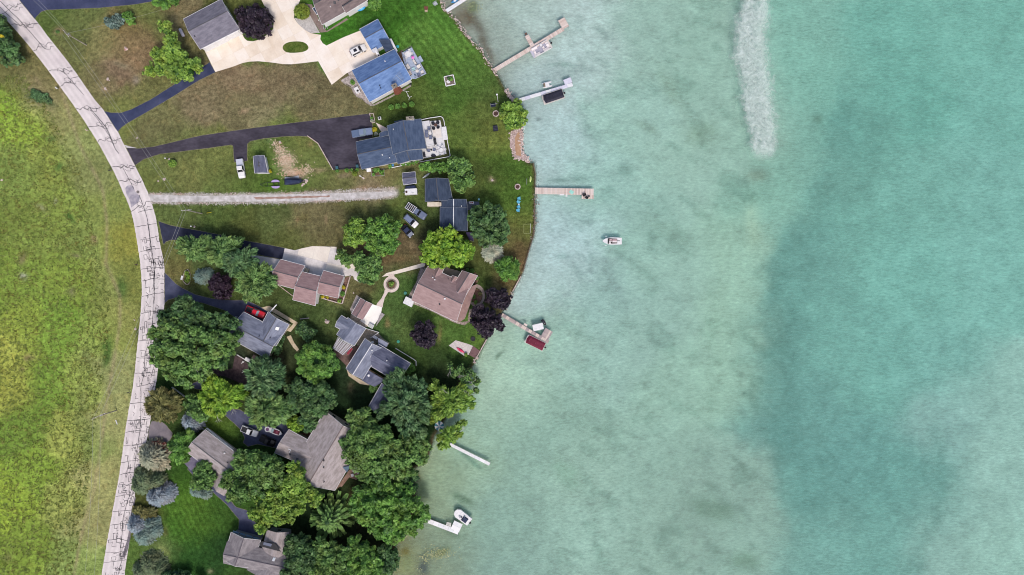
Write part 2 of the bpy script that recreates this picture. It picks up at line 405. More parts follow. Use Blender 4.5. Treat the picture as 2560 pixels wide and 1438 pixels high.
LANDC = [
 # the field west of the road
 (20, 250, 104, 138, 44), (60, 300, 112, 140, 52), (30, 420, 98, 122, 58), (120, 400, 108, 126, 58), (60, 560, 96, 118, 52), (160, 520, 104, 126, 56), (230, 600, 98, 118, 58),
 (40, 700, 96, 122, 48), (200, 700, 98, 122, 48), (60, 820, 110, 132, 52), (10, 880, 128, 140, 62), (150, 820, 92, 124, 46), (250, 830, 116, 126, 66), (20, 960, 122, 134, 58), (120, 960, 92, 124, 46),
 (210, 960, 124, 132, 70), (60, 1080, 88, 118, 44), (170, 1100, 122, 136, 66), (90, 1180, 100, 128, 46), (30, 1250, 112, 138, 48), (160, 1250, 120, 134, 68), (70, 1370, 98, 124, 46),
 (190, 1380, 112, 122, 72), (230, 1100, 104, 112, 66), (260, 700, 104, 118, 62), (290, 800, 116, 114, 68), (270, 930, 118, 116, 80), (265, 1060, 128, 124, 86), (245, 1200, 128, 122, 84), (215, 1320, 126, 120, 84),
 (50, 190, 92, 98, 56), (90, 240, 118, 116, 82), (120, 190, 100, 102, 58), (160, 290, 106, 112, 68), (200, 370, 112, 114, 74), (240, 430, 106, 106, 70), (270, 520, 104, 108, 62), (310, 600, 116, 110, 56), (325, 680, 98, 98, 54), (20, 150, 84, 90, 46),
 # lots east of the road, top
 (140, 40, 72, 94, 40), (200, 60, 82, 98, 48), (260, 110, 104, 108, 62), (330, 140, 116, 104, 70), (200, 130, 88, 98, 52), (290, 190, 112, 100, 74), (330, 90, 108, 100, 62), (240, 220, 96, 100, 58), (300, 260, 88, 100, 50), (370, 40, 88, 96, 50),
 (440, 40, 112, 100, 72), (470, 90, 96, 90, 58), (360, 240, 98, 96, 58), (520, 260, 108, 96, 72), (600, 200, 122, 104, 80), (600, 270, 102, 94, 66), (680, 220, 110, 96, 72), (740, 180, 104, 90, 68), (780, 240, 96, 88, 62), (400, 310, 96, 92, 60), (650, 290, 112, 104, 76),
 (840, 240, 92, 82, 58), (860, 270, 100, 94, 64), (580, 20, 82, 84, 42), (650, 110, 62, 84, 30), (740, 118, 68, 88, 34), (850, 90, 54, 96, 28), (840, 100, 54, 96, 28), (930, 40, 50, 84, 26), (1000, 60, 52, 90, 26), (1000, 10, 54, 88, 28), (1060, 90, 66, 104, 34), (1100, 60, 60, 102, 30), (1140, 140, 66, 104, 34),
 (1100, 180, 56, 90, 28), (1180, 200, 62, 94, 32), (1070, 240, 70, 84, 36), (1000, 280, 62, 74, 32), (1140, 260, 60, 84, 32), (1220, 250, 66, 82, 38), (1160, 330, 76, 92, 40), (1210, 300, 84, 92, 44), (1250, 350, 92, 100, 46), (1240, 420, 60, 82, 30), (1290, 440, 62, 84, 32),
 (1210, 450, 66, 74, 36), (1300, 500, 64, 88, 32), (1320, 560, 84, 92, 42), (1290, 600, 84, 82, 46), (1240, 500, 66, 84, 34), (1300, 640, 104, 84, 60), (1200, 650, 72, 76, 40), (1190, 690, 52, 68, 30), (1270, 715, 96, 86, 56),
 # middle
 (400, 430, 92, 98, 52), (480, 440, 98, 100, 56), (560, 420, 86, 92, 48), (420, 380, 92, 96, 56), (540, 390, 96, 100, 54), (720, 360, 92, 96, 50), (690, 350, 82, 100, 46), (800, 400, 88, 96, 50), (620, 450, 72, 88, 38), (700, 440, 80, 100, 44), (560, 470, 84, 94, 48), (870, 450, 92, 92, 54), (980, 430, 104, 96, 62),
 (930, 470, 120, 104, 82), (1000, 470, 92, 100, 56), (450, 520, 78, 88, 46), (560, 530, 70, 84, 40), (680, 540, 76, 84, 46), (760, 550, 98, 90, 62), (820, 560, 92, 84, 58), (600, 570, 76, 80, 40), (740, 590, 78, 82, 42), (830, 590, 90, 84, 52), (920, 520, 82, 86, 46), (1010, 520, 74, 86, 38), (1060, 530, 62, 72, 36),
 (1060, 590, 58, 58, 38), (1030, 640, 92, 76, 56), (1000, 660, 84, 80, 52), (980, 620, 96, 80, 60), (1100, 560, 52, 64, 32),
 (430, 620, 88, 92, 50), (430, 670, 96, 88, 52), (450, 720, 82, 80, 46), (500, 740, 66, 76, 38), (530, 620, 60, 70, 38), (700, 790, 62, 70, 36), (740, 750, 62, 72, 38), (760, 790, 58, 72, 36), (840, 790, 72, 82, 44), (790, 800, 56, 68, 34), (880, 720, 88, 84, 54), (900, 740, 84, 78, 50), (980, 760, 56, 80, 36),
 (1010, 700, 60, 84, 38), (960, 740, 76, 90, 46), (1000, 830, 72, 86, 44), (960, 830, 84, 88, 52), (1110, 830, 92, 92, 48), (1160, 870, 78, 84, 40), (1200, 860, 72, 94, 38), (1060, 880, 48, 64, 28), (1020, 880, 60, 78, 36), (1100, 900, 36, 48, 24), (990, 800, 66, 82, 40), (1140, 830, 88, 92, 46), (1100, 820, 100, 98, 52), (1150, 930, 30, 40, 24),
 # wooded south-west, shade between the trees put into the darkest tones
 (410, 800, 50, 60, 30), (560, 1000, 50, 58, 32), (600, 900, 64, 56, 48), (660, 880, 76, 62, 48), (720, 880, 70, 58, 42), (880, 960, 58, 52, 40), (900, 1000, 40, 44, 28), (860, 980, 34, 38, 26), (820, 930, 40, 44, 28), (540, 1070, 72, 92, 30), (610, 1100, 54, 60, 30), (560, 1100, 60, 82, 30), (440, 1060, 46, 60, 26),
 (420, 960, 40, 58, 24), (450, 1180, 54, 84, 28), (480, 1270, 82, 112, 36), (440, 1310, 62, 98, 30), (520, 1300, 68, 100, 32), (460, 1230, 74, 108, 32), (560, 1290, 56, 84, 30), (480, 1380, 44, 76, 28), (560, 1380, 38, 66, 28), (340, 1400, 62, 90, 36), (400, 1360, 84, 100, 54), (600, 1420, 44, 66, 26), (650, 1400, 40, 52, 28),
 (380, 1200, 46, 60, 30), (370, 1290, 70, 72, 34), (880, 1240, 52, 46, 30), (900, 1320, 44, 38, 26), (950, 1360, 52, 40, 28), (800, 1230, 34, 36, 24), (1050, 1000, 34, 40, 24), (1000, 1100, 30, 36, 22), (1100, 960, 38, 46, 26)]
WATERC = [(1150, 20, 128, 140, 124), (1180, 80, 132, 146, 134), (1215, 120, 130, 142, 130), (1250, 60, 152, 178, 166), (1300, 100, 162, 190, 182), (1240, 170, 134, 160, 152), (1300, 60, 162, 192, 182), (1450, 100, 166, 198, 190), (1350, 200, 158, 190, 186), (1600, 100, 152, 184, 172), (1600, 300, 154, 188, 178), (1750, 150, 142, 180, 164), (1700, 400, 152, 186, 172),
 (1900, 200, 146, 182, 168), (2020, 60, 136, 182, 164), (2050, 200, 122, 176, 156), (2250, 100, 104, 168, 150), (2450, 60, 112, 176, 158), (2530, 250, 110, 172, 156), (2500, 450, 118, 176, 162), (2300, 250, 98, 164, 146), (2350, 450, 110, 168, 152), (2180, 330, 96, 152, 136), (2050, 420, 118, 164, 146), (1950, 480, 140, 180, 160), (1880, 350, 138, 176, 160),
 (1400, 400, 162, 198, 194), (1400, 600, 162, 198, 196), (1370, 700, 160, 194, 188), (1500, 480, 150, 188, 180), (1500, 750, 142, 178, 172), (1620, 560, 140, 180, 168), (1700, 650, 136, 174, 160), (1650, 800, 134, 172, 160), (1850, 620, 152, 190, 168), (1830, 800, 146, 184, 162), (1850, 950, 140, 180, 158), (1700, 1000, 142, 180, 162), (1500, 900, 146, 180, 170), (1400, 900, 152, 188, 174),
 (1400, 1050, 138, 178, 158), (1300, 950, 156, 190, 172), (1300, 1100, 134, 174, 154), (1230, 950, 160, 188, 168), (1200, 1050, 152, 186, 164), (1150, 1180, 150, 182, 156), (1080, 1200, 146, 172, 142), (1100, 1260, 142, 166, 134), (1120, 1320, 126, 160, 138), (1060, 1380, 122, 152, 126), (1010, 1410, 126, 146, 106), (1100, 1400, 124, 158, 136), (1250, 1300, 132, 172, 152), (1300, 1400, 128, 168, 150), (1450, 1200, 138, 176, 160),
 (1600, 1150, 134, 172, 156), (1500, 1350, 144, 178, 164), (1650, 1400, 132, 168, 152), (1750, 1280, 118, 156, 140), (1850, 1200, 122, 162, 146), (1900, 1350, 124, 164, 148), (2000, 1000, 98, 148, 138), (2100, 900, 104, 160, 146), (2060, 750, 104, 160, 146), (2020, 640, 98, 146, 134), (1975, 850, 88, 134, 124), (1975, 1050, 88, 134, 126), (2150, 1150, 92, 144, 136),
 (2120, 550, 104, 160, 144), (2300, 700, 114, 176, 160), (2250, 900, 108, 168, 154), (2400, 900, 112, 168, 156), (2400, 1050, 108, 160, 150), (2500, 700, 122, 180, 166), (2530, 1000, 126, 176, 162), (2530, 1200, 132, 178, 164), (2200, 1380, 108, 160, 148), (2060, 1380, 112, 158, 146), (2520, 1400, 136, 182, 166), (2350, 1250, 92, 142, 132), (2250, 1200, 92, 146, 136), (2050, 1250, 94, 144, 134), (2420, 1330, 122, 170, 156)]
def near_path(px, py, line):
    best = np.full(px.shape, 1e9)
    for (x1, y1), (x2, y2) in zip(line[:-1], line[1:]):
        dx, dy = x2 - x1, y2 - y1; t = np.clip(((px - x1) * dx + (py - y1) * dy) / (dx * dx + dy * dy), 0, 1)
        best = np.minimum(best, np.hypot(px - x1 - t * dx, py - y1 - t * dy))
    return best
def blend(C_, m_, rgb):
    t = np.array([lin(rgb[0]), lin(rgb[1]), lin(rgb[2])])
    return C_ * (1 - m_[..., None]) + t * m_[..., None]
def blob(C_, px, py, x, y, rx, ry, ang, rgb, k=0.8, nz=None):
    a = math.radians(ang); u = (px - x) * math.cos(a) + (py - y) * math.sin(a); v = -(px - x) * math.sin(a) + (py - y) * math.cos(a)
    m_ = np.exp(-((u / rx) ** 2 + (v / ry) ** 2))
    if nz is not None: m_ = np.clip(m_ * (0.4 + 1.6 * nz), 0, 1)
    return blend(C_, m_ * k, rgb)

step = 0.42
xs = np.concatenate([[-3500, -1500, -700, -400, -260, -200, -170, -155], np.arange(-148, 22, step), np.arange(22, 148.5, 1.0), [155, 170, 200, 260, 400, 700, 1500, 3500]])
ys = np.concatenate([[-3500, -1500, -700, -400, -240, -160, -115, -95], np.arange(-86, 86.5, step), [95, 115, 160, 240, 400, 700, 1500, 3500]])
XX, YY = np.meshgrid(xs, ys)
PX, PY = XX / S + 1280, -YY / S + 719
lake = inlake(PX, PY)
dsh = np.full(PX.shape, 1e9)
for a, b_ in zip(SHORE[:-1], SHORE[1:]):
    dx, dy = b_[0] - a[0], b_[1] - a[1]; t = np.clip(((PX - a[0]) * dx + (PY - a[1]) * dy) / (dx * dx + dy * dy), 0, 1)
    dsh = np.minimum(dsh, np.hypot(PX - a[0] - t * dx, PY - a[1] - t * dy))
SD = np.where(lake, dsh, -dsh) * S
# heights: lawn at 0, a short bank, then the shelving bed. Water level is -0.35
ZZ = np.where(SD < -1.0, 0.0, np.where(SD < 1.2, -(SD + 1.0) * 0.35, -0.77 - np.clip(SD - 1.2, 0, 60) * 0.04 - np.clip(SD - 60, 0, 40) * 0.05))
WATER_Z = -0.35
n1 = fbm(PX, PY, 60, 3); n2 = fbm(PX, PY, 16, 9); n3 = fbm(PX, PY, 140, 15); n4 = fbm(PX, PY, 8, 41, 3)
wx = PX + (n1 - .5) * 50 + (n2 - .5) * 20; wy = PY + (fbm(PX, PY, 60, 23) - .5) * 50 + (fbm(PX, PY, 16, 29) - .5) * 20
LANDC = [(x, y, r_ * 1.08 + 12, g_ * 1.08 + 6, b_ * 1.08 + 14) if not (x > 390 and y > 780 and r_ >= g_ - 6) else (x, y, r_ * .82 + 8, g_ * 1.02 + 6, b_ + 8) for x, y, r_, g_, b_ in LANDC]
LANDC = [(x, y, r_ - 10, g_ + 3, b_ - 8) if x < 345 and y > 360 and r_ > g_ - 6 else (x, y, r_, g_, b_) for x, y, r_, g_, b_ in LANDC]
LANDC = [(x, y, r_ - 5, g_ + 5, b_ - 4) if x > 345 else (x, y, r_, g_, b_) for x, y, r_, g_, b_ in LANDC]
LANDC = [(x, y, r_ * 1.08 + 5, g_ * 1.09 + 5, b_ * 1.04 + 2) if x < 345 and y > 230 else (x, y, r_, g_, b_) for x, y, r_, g_, b_ in LANDC]
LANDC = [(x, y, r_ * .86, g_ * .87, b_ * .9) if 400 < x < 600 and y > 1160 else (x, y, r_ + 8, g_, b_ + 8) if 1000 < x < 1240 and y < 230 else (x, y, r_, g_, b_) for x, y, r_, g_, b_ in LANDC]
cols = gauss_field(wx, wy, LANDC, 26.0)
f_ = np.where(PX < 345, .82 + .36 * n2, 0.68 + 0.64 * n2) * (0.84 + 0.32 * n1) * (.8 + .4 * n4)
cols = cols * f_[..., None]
# dry and bare patches, ruts, dark weeds
for a in [(85, 235, 18, 10, 50, (150, 132, 112)), (95, 200, 14, 6, 60, (150, 128, 100)), (70, 115, 10, 16, -30, (158, 138, 96)), (305, 165, 22, 8, 20, (138, 120, 98)), (338, 200, 9, 8, 0, (152, 132, 118)), (263, 221, 5, 4, 0, (168, 138, 118)), (315, 218, 8, 8, 0, (108, 104, 62)),
          (600, 200, 30, 8, 25, (138, 116, 92)), (610, 275, 14, 7, -15, (158, 130, 106)), (500, 215, 20, 6, -30, (152, 128, 98)), (560, 180, 30, 10, 0, (120, 98, 78)), (145, 80, 13, 11, 0, (150, 128, 98)),
          (715, 400, 20, 16, 30, (205, 182, 160)), (730, 425, 24, 9, 10, (188, 165, 142)), (700, 375, 16, 6, 20, (150, 140, 110)), (745, 440, 16, 6, 0, (186, 160, 140)), (672, 352, 10, 6, 20, (108, 122, 74)), (800, 425, 16, 6, 0, (150, 128, 100)), (775, 355, 9, 6, 20, (150, 128, 88)),
          (860, 440, 16, 6, 0, (142, 122, 98)), (905, 472, 22, 5, -8, (168, 136, 112)), (940, 480, 20, 4, -4, (158, 128, 104)), (985, 470, 20, 5, 0, (168, 146, 122)), (745, 545, 5, 4, 0, (158, 128, 98)), (820, 545, 4, 10, 0, (150, 122, 96)), (762, 540, 12, 12, 0, (112, 100, 66)),
          (1030, 615, 12, 10, 0, (142, 118, 92)), (1000, 650, 18, 8, 0, (122, 98, 72)), (975, 630, 12, 12, 0, (110, 86, 62)), (1228, 450, 9, 4, 40, (172, 150, 122)), (1300, 625, 20, 30, 0, (98, 80, 56)), (1265, 705, 18, 8, 0, (112, 90, 60)),
          (895, 735, 16, 12, 0, (100, 90, 62)), (970, 805, 6, 12, 0, (128, 112, 78)), (1098, 838, 5, 20, 12, (142, 126, 84)), (965, 650, 10, 8, 0, (118, 96, 70)), (240, 595, 7, 9, 0, (172, 128, 112)), (100, 515, 14, 7, 15, (166, 154, 122)), (135, 500, 5, 5, 0, (176, 168, 152)),
          (60, 645, 10, 14, 25, (132, 116, 86)), (190, 640, 16, 4, 10, (134, 118, 92)), (62, 690, 8, 8, 0, (176, 166, 152)), (180, 730, 10, 10, 0, (140, 128, 98)), (75, 890, 12, 8, 0, (138, 118, 86)), (55, 925, 8, 8, 0, (122, 108, 80)), (205, 1000, 16, 50, 8, (142, 144, 86)), (220, 890, 12, 24, 0, (128, 132, 80)), (15, 1390, 12, 10, 0, (128, 116, 82)),
          (120, 345, 14, 8, 0, (88, 110, 62)), (175, 545, 20, 8, 50, (70, 104, 52)), (148, 420, 14, 12, 0, (88, 116, 62)), (90, 240, 24, 12, 20, (70, 92, 58)), (120, 255, 18, 8, 20, (78, 94, 62)), (270, 880, 12, 40, 0, (74, 100, 48)), (305, 720, 14, 30, 0, (86, 108, 56)),
          (405, 1370, 16, 8, 30, (160, 142, 92)), (528, 1426, 6, 4, 0, (150, 124, 98)), (395, 1185, 6, 5, 0, (148, 104, 78)), (415, 1325, 8, 12, 0, (112, 96, 60)), (640, 870, 40, 14, 25, (112, 90, 72)), (880, 965, 8, 14, 0, (104, 82, 66)), (1215, 1100, 1, 1, 0, (90, 80, 60)),
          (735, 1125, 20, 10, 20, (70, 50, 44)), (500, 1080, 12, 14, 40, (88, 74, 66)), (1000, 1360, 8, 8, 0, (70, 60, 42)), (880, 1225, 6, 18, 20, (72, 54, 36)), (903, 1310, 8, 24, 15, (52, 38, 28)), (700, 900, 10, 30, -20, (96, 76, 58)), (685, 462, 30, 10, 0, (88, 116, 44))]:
    cols = blob(cols, wx * .4 + PX * .6, wy * .4 + PY * .6, a[0], a[1], a[2], a[3], a[4], (a[5][0] * .95, a[5][1] * 1.02, a[5][2]) if a[1] < 850 or a[0] < 390 else (a[5][0] * .85, a[5][1] * 1.05, a[5][2]), 0.85, n2)
track = near_path(PX, PY, [(372, 496), (470, 497), (600, 497), (720, 495), (850, 490), (985, 482)])
for (cw_, cc_, ck_) in ((11.5, (196, 190, 188), .9), (6, (206, 202, 204), .5)):
    cols = blend(cols, np.clip(1.35 - track / cw_ + (n2 - .5) * .7 + (n4 - .5) * .5, 0, 1) * ck_, cc_)
cols = blend(cols, np.exp(-(near_path(PX, PY, [(630, 495), (760, 493), (830, 490)]) / 2.2) ** 2) * .5, (150, 118, 100))
rg = np.abs(np.hypot(PX - 684, PY - 525) - 11)
cols = blend(cols, np.exp(-(rg / 1.8) ** 2) * .45, (52, 66, 34))
# worn track in the field, verge beside the road
m_ = np.exp(-(near_path(PX, PY, [(150, 215), (200, 365), (240, 440), (258, 480), (268, 560), (265, 660), (300, 740), (300, 810), (282, 920), (268, 1000), (255, 1100), (235, 1230), (205, 1330), (185, 1438)]) / 4.5) ** 2)
cols = blend(cols, m_ * 0.6 * (0.2 + n2), (160, 142, 118))
# mowing stripes on the watered lawns
def stripes(C_, cx, cy, rx, ry, ang, wl, amt):
    a = math.radians(ang); u = PX * math.cos(a) + PY * math.sin(a) + (n1 - .5) * 8
    w = np.clip(1.3 - np.hypot((PX - cx) / rx, (PY - cy) / ry), 0, 1)
    return C_ * (1 + amt * np.sin(u * 2 * math.pi / wl) * w * (0.5 + n2))[..., None]
cols = stripes(cols, 1080, 110, 190, 130, -38, 17, .22)
cols = stripes(cols, 480, 1290, 130, 130, -25, 13, .20)
cols = stripes(cols, 1290, 500, 70, 120, 85, 14, .10)
cols = stripes(cols, 620, 550, 220, 50, 80, 11, .08)
cols = stripes(cols, 560, 250, 300, 90, 75, 12, .07)
cols = stripes(cols, 240, 110, 150, 120, 55, 12, .07)
fr = np.exp(-((SD + .15) / .55) ** 2)
cols = blend(cols, fr * .65 * (.4 + n2), (96, 84, 66))
landcol = cols
# lake bed colours
sh_ = lambda r_: max(0.0, min(1.0, (150 - r_) / 30.0))
WATERC = [(x, y, r_ + 12 * sh_(r_), g_ + 3 * sh_(r_), b_ + 6 * sh_(r_)) for x, y, r_, g_, b_ in WATERC]
def toward(p, k, t): return (p[0], p[1]) + tuple(p[2 + i] * (1 - k) + t[i] * k for i in range(3))
WATERC = [toward(p, .45, (148, 188, 178)) if p[0] > 2380 and p[1] > 950 else toward(p, .5, (118, 174, 162)) if p[0] > 1930 else toward(p, .45, (146, 186, 173)) if p[0] > 1480 else toward(p, .25, (152, 188, 176)) if p[0] > 1110 else p for p in WATERC]
WATERC = [(x, y, r_ + 8, g_ + 1, b_ + 5) if r_ >= 154 and x < 1480 and y < 800 else (x, y, r_ - 6, g_ - 6, b_ - 3) if x < 1420 and y > 1000 else (x, y, r_, g_, b_) for x, y, r_, g_, b_ in WATERC]
wc = gauss_field(PX + (n3 - .5) * 90 + (n1 - .5) * 50, PY + (fbm(PX, PY, 140, 77) - .5) * 90 + (fbm(PX, PY, 60, 83) - .5) * 50, WATERC, 60.0)
px2, py2 = PX + (n1 - .5) * 46 + (n2 - .5) * 14, PY + (n3 - .5) * 60
band = near_path(px2, py2, [(2120, 300), (2095, 420), (2000, 580), (1955, 680), (1938, 860), (1955, 1050), (1990, 1270)])
side = np.where(px2 > np.interp(py2, [300, 420, 580, 680, 860, 1050, 1270], [2120, 2095, 2000, 1955, 1938, 1955, 1990]), 1, 0)
bw = np.where(side > 0, 95.0, 26.0)
wc = blend(wc, np.exp(-(band / bw) ** 2) * 0.30, (92, 142, 134))
band2 = near_path(px2, py2, [(2375, 1080), (2390, 1220), (2370, 1310), (2330, 1400), (2300, 1460)])
wc = blend(wc, np.exp(-(band2 / 18.0) ** 2) * 0.32, (96, 142, 132))
nearshore = np.exp(-np.clip(SD, 0, 99) / 1.6)
wc = blend(wc, nearshore * 0.30 * (0.4 + n2), (120, 122, 104))
for a in [(1190, 60, 40, 14, 60, (92, 100, 88)), (1160, 40, 30, 18, 60, (98, 100, 84)), (1215, 120, 40, 10, 65, (96, 98, 84)), (1185, 14, 14, 16, 0, (88, 112, 80)), (1245, 195, 26, 8, 60, (110, 128, 122)), (1400, 165, 30, 6, 0, (132, 165, 156)), (1398, 455, 26, 6, 0, (104, 140, 132)), (1450, 450, 26, 10, 0, (112, 148, 140)), (1348, 300, 8, 5, 0, (108, 132, 128)),
          (1250, 892, 5, 12, 40, (88, 120, 104)), (1165, 1140, 16, 6, 45, (96, 136, 124)), (1190, 1160, 24, 6, 30, (104, 146, 130)), (1160, 1260, 26, 8, 25, (84, 118, 98)), (1130, 1340, 26, 8, 25, (92, 124, 106)), (1055, 1425, 14, 26, 0, (68, 92, 100)), (1100, 1385, 24, 8, -20, (110, 130, 92)), (1010, 1400, 18, 30, 0, (128, 150, 116)), (1045, 1240, 20, 40, 0, (132, 160, 122)),
          (1035, 1195, 16, 14, 0, (128, 130, 98)), (1012, 1372, 12, 10, 0, (112, 116, 80)), (1410, 640, 20, 8, 0, (140, 172, 168)), (1790, 1290, 60, 26, 20, (106, 140, 124)), (1880, 1420, 40, 24, 0, (110, 146, 128)), (1620, 320, 30, 10, 20, (130, 162, 148)), (1680, 215, 60, 16, 60, (134, 168, 152)), (1760, 330, 40, 30, 0, (132, 166, 148)), (1690, 580, 70, 20, 30, (124, 160, 146)),
          (1530, 700, 60, 16, 60, (130, 162, 156)), (1340, 905, 20, 10, 0, (134, 166, 154)), (1890, 560, 20, 50, 0, (158, 192, 170)), (1900, 430, 26, 14, 0, (124, 152, 136)), (2060, 290, 14, 10, 0, (104, 142, 126)), (1420, 1190, 40, 20, 40, (126, 164, 146)), (1880, 60, 50, 60, 0, (160, 190, 180))]:
    wc = blob(wc, px2 * .5 + PX * .5, py2 * .5 + PY * .5, a[0], a[1], a[2], a[3], a[4], a[5], 0.62, n2)
wd_ = fbm((PX * .8 + PY * .6) / 1.0, (PY * .8 - PX * .6) * 2.0, 60, 55, 5); wmask = np.clip((PX - 1330) / 120, 0, 1) * np.clip((2010 - PX) / 120, 0, 1)
wc = wc * (1 - (np.clip((wd_ - .55) * 5, 0, 1) * wmask * .17)[..., None] * np.array([1.1, .9, .95]))
wd2 = fbm(PX * .9 + PY * .3, (PY * .9 - PX * .3) * 1.8, 18, 61, 4)
wc = wc * (1 - (np.clip((wd2 - .60) * 6, 0, 1) * wmask * .12)[..., None])
wc = wc * ((0.90 + 0.20 * n2) * (0.92 + 0.16 * n1))[..., None]
wakeline = np.abs(PX - (1880 + 30 * np.sin(PY / 190.0)))
T_W = 0.66; GAIN_W = 1.13
TEAL = np.array([lin(128), lin(176), lin(164)])
bed = np.clip((wc * 0.80 * GAIN_W - (1 - T_W) * TEAL * .8) / (T_W * T_W), 0.01, 0.95)
ny, nx = XX.shape
idx = np.arange(nx * ny).reshape(ny, nx)
F = np.stack([idx[:-1, :-1], idx[:-1, 1:], idx[1:, 1:], idx[1:, :-1]], -1).reshape(-1, 4)
SDf = (SD[:-1, :-1] + SD[1:, 1:] + SD[:-1, 1:] + SD[1:, :-1]).reshape(-1) / 4
def mesh_np(name, co, quads, mats, colors=None, attr='Col', tint=None, smooth=False):
    me = bpy.data.meshes.new(name)
    me.vertices.add(len(co)); me.vertices.foreach_set('co', np.ascontiguousarray(co, dtype=np.float32).ravel())
    nq = len(quads); me.loops.add(nq * 4); me.loops.foreach_set('vertex_index', np.ascontiguousarray(quads, dtype=np.int32).ravel())
    me.polygons.add(nq); me.polygons.foreach_set('loop_start', np.arange(0, nq * 4, 4, dtype=np.int32)); me.polygons.foreach_set('loop_total', np.full(nq, 4, dtype=np.int32))
    if smooth: me.polygons.foreach_set('use_smooth', np.ones(nq, dtype=bool))
    me.update(calc_edges=True)
    for m_ in (mats if isinstance(mats, (list, tuple)) else [mats]): me.materials.append(m_)
    if colors is not None:
        at = me.color_attributes.new(attr, 'FLOAT_COLOR', 'POINT')
        at.data.foreach_set('color', np.concatenate([colors, np.ones((len(colors), 1))], 1).astype(np.float32).ravel())
    if tint is not None:
        at = me.attributes.new('tint', 'FLOAT', 'POINT'); at.data.foreach_set('value', tint.astype(np.float32))
    return me
def sub_mesh(name, sel, colors, m):
    fq = F[sel]; used = np.unique(fq); remap = np.full(nx * ny, -1); remap[used] = np.arange(len(used))
    co = np.stack([XX.ravel()[used], YY.ravel()[used], ZZ.ravel()[used]], 1)
    me = mesh_np(name, co, remap[fq], m, colors.reshape(-1, 3)[used], smooth=True)
    o = bpy.data.objects.new(name, me); col.objects.link(o); return tag(o, kind='structure')
# ground material: surveyed colour times blade-scale relief and straw flecks
m, n, l, b = newmat('grass_ground')
at = n.new('ShaderNodeAttribute'); at.attribute_name = 'Col'
tc = n.new('ShaderNodeTexCoord')
def noise_node(n, l, src, scale, detail=4, rough=0.6):
    t = n.new('ShaderNodeTexNoise'); t.inputs['Scale'].default_value = scale; t.inputs['Detail'].default_value = detail; t.inputs['Roughness'].default_value = rough
    l.new(src, t.inputs[0]); return t
def maprange(n, l, src, a, b_, c_, d_):
    t = n.new('ShaderNodeMapRange'); l.new(src, t.inputs[0])
    for i, v in enumerate((a, b_, c_, d_)): t.inputs[i + 1].default_value = v
    return t
na = noise_node(n, l, tc.outputs['Object'], 1.1, 5, .7); nb = noise_node(n, l, tc.outputs['Object'], 3.5, 3, .7); nc = noise_node(n, l, tc.outputs['Object'], 0.45, 4)
ma = maprange(n, l, na.outputs[0], .3, .7, .5, 1.5); mb_ = maprange(n, l, nb.outputs[0], .3, .7, .62, 1.38)
mul = n.new('ShaderNodeMath'); mul.operation = 'MULTIPLY'; l.new(ma.outputs[0], mul.inputs[0]); l.new(mb_.outputs[0], mul.inputs[1])
vs_ = n.new('ShaderNodeVectorMath'); vs_.operation = 'SCALE'; l.new(at.outputs['Color'], vs_.inputs[0]); l.new(mul.outputs[0], vs_.inputs['Scale'])
st = maprange(n, l, nc.outputs[0], .52, .72, 0.0, 0.45)
mx = n.new('ShaderNodeMix'); mx.data_type = 'RGBA'; l.new(st.outputs[0], mx.inputs[0]); l.new(vs_.outputs[0], mx.inputs[6])
sc2 = n.new('ShaderNodeVectorMath'); sc2.operation = 'MULTIPLY'; l.new(vs_.outputs[0], sc2.inputs[0]); sc2.inputs[1].default_value = (1.35, 1.1, 1.05)
l.new(sc2.outputs[0], mx.inputs[7]); l.new(mx.outputs[2], b.inputs['Base Color'])
b.inputs['Roughness'].default_value = 0.95; setspec(b, 0.05)
bp = n.new('ShaderNodeBump'); bp.inputs['Strength'].default_value = 0.7; bp.inputs['Distance'].default_value = 0.15
l.new(nb.outputs[0], bp.inputs['Height']); l.new(bp.outputs[0], b.inputs['Normal'])
GROUNDM = m
m, n, l, b = newmat('lake_bed_painted_ripples')
at = n.new('ShaderNodeAttribute'); at.attribute_name = 'Col'; tc = n.new('ShaderNodeTexCoord')
mp = n.new('ShaderNodeMapping'); mp.inputs['Rotation'].default_value = (0, 0, R(8)); mp.inputs['Scale'].default_value = (.8, 2.6, 1); l.new(tc.outputs['Object'], mp.inputs[0])
mpB = n.new('ShaderNodeMapping'); mpB.inputs['Rotation'].default_value = (0, 0, R(-38)); mpB.inputs['Scale'].default_value = (.9, 2.2, 1); l.new(tc.outputs['Object'], mpB.inputs[0])
naA = noise_node(n, l, mp.outputs[0], .9, 5, .75); naB = noise_node(n, l, mpB.outputs[0], .9, 5, .75)  # light and dark of the surface ripples painted as streaks in the bed colour
sx_ = n.new('ShaderNodeSeparateXYZ'); l.new(tc.outputs['Object'], sx_.inputs[0]); mrx = maprange(n, l, sx_.outputs[0], 25, 75, 0, 1)
nmx = n.new('ShaderNodeMix'); l.new(mrx.outputs[0], nmx.inputs[0]); l.new(naB.outputs[0], nmx.inputs[2]); l.new(naA.outputs[0], nmx.inputs[3]); na = nmx
nb = noise_node(n, l, tc.outputs['Object'], 0.16, 6, .72)
ma = maprange(n, l, na.outputs[0], .3, .7, .74, 1.26); mb_ = maprange(n, l, nb.outputs[0], .3, .7, .88, 1.12)
mul = n.new('ShaderNodeMath'); mul.operation = 'MULTIPLY'; l.new(ma.outputs[0], mul.inputs[0]); l.new(mb_.outputs[0], mul.inputs[1])
vs_ = n.new('ShaderNodeVectorMath'); vs_.operation = 'SCALE'; l.new(at.outputs['Color'], vs_.inputs[0]); l.new(mul.outputs[0], vs_.inputs['Scale'])
l.new(vs_.outputs[0], b.inputs['Base Color']); b.inputs['Roughness'].default_value = 1.0; setspec(b, 0.0)
BEDM = m
wsd = np.clip((SD + .02) / .55, 0, 1)[..., None]
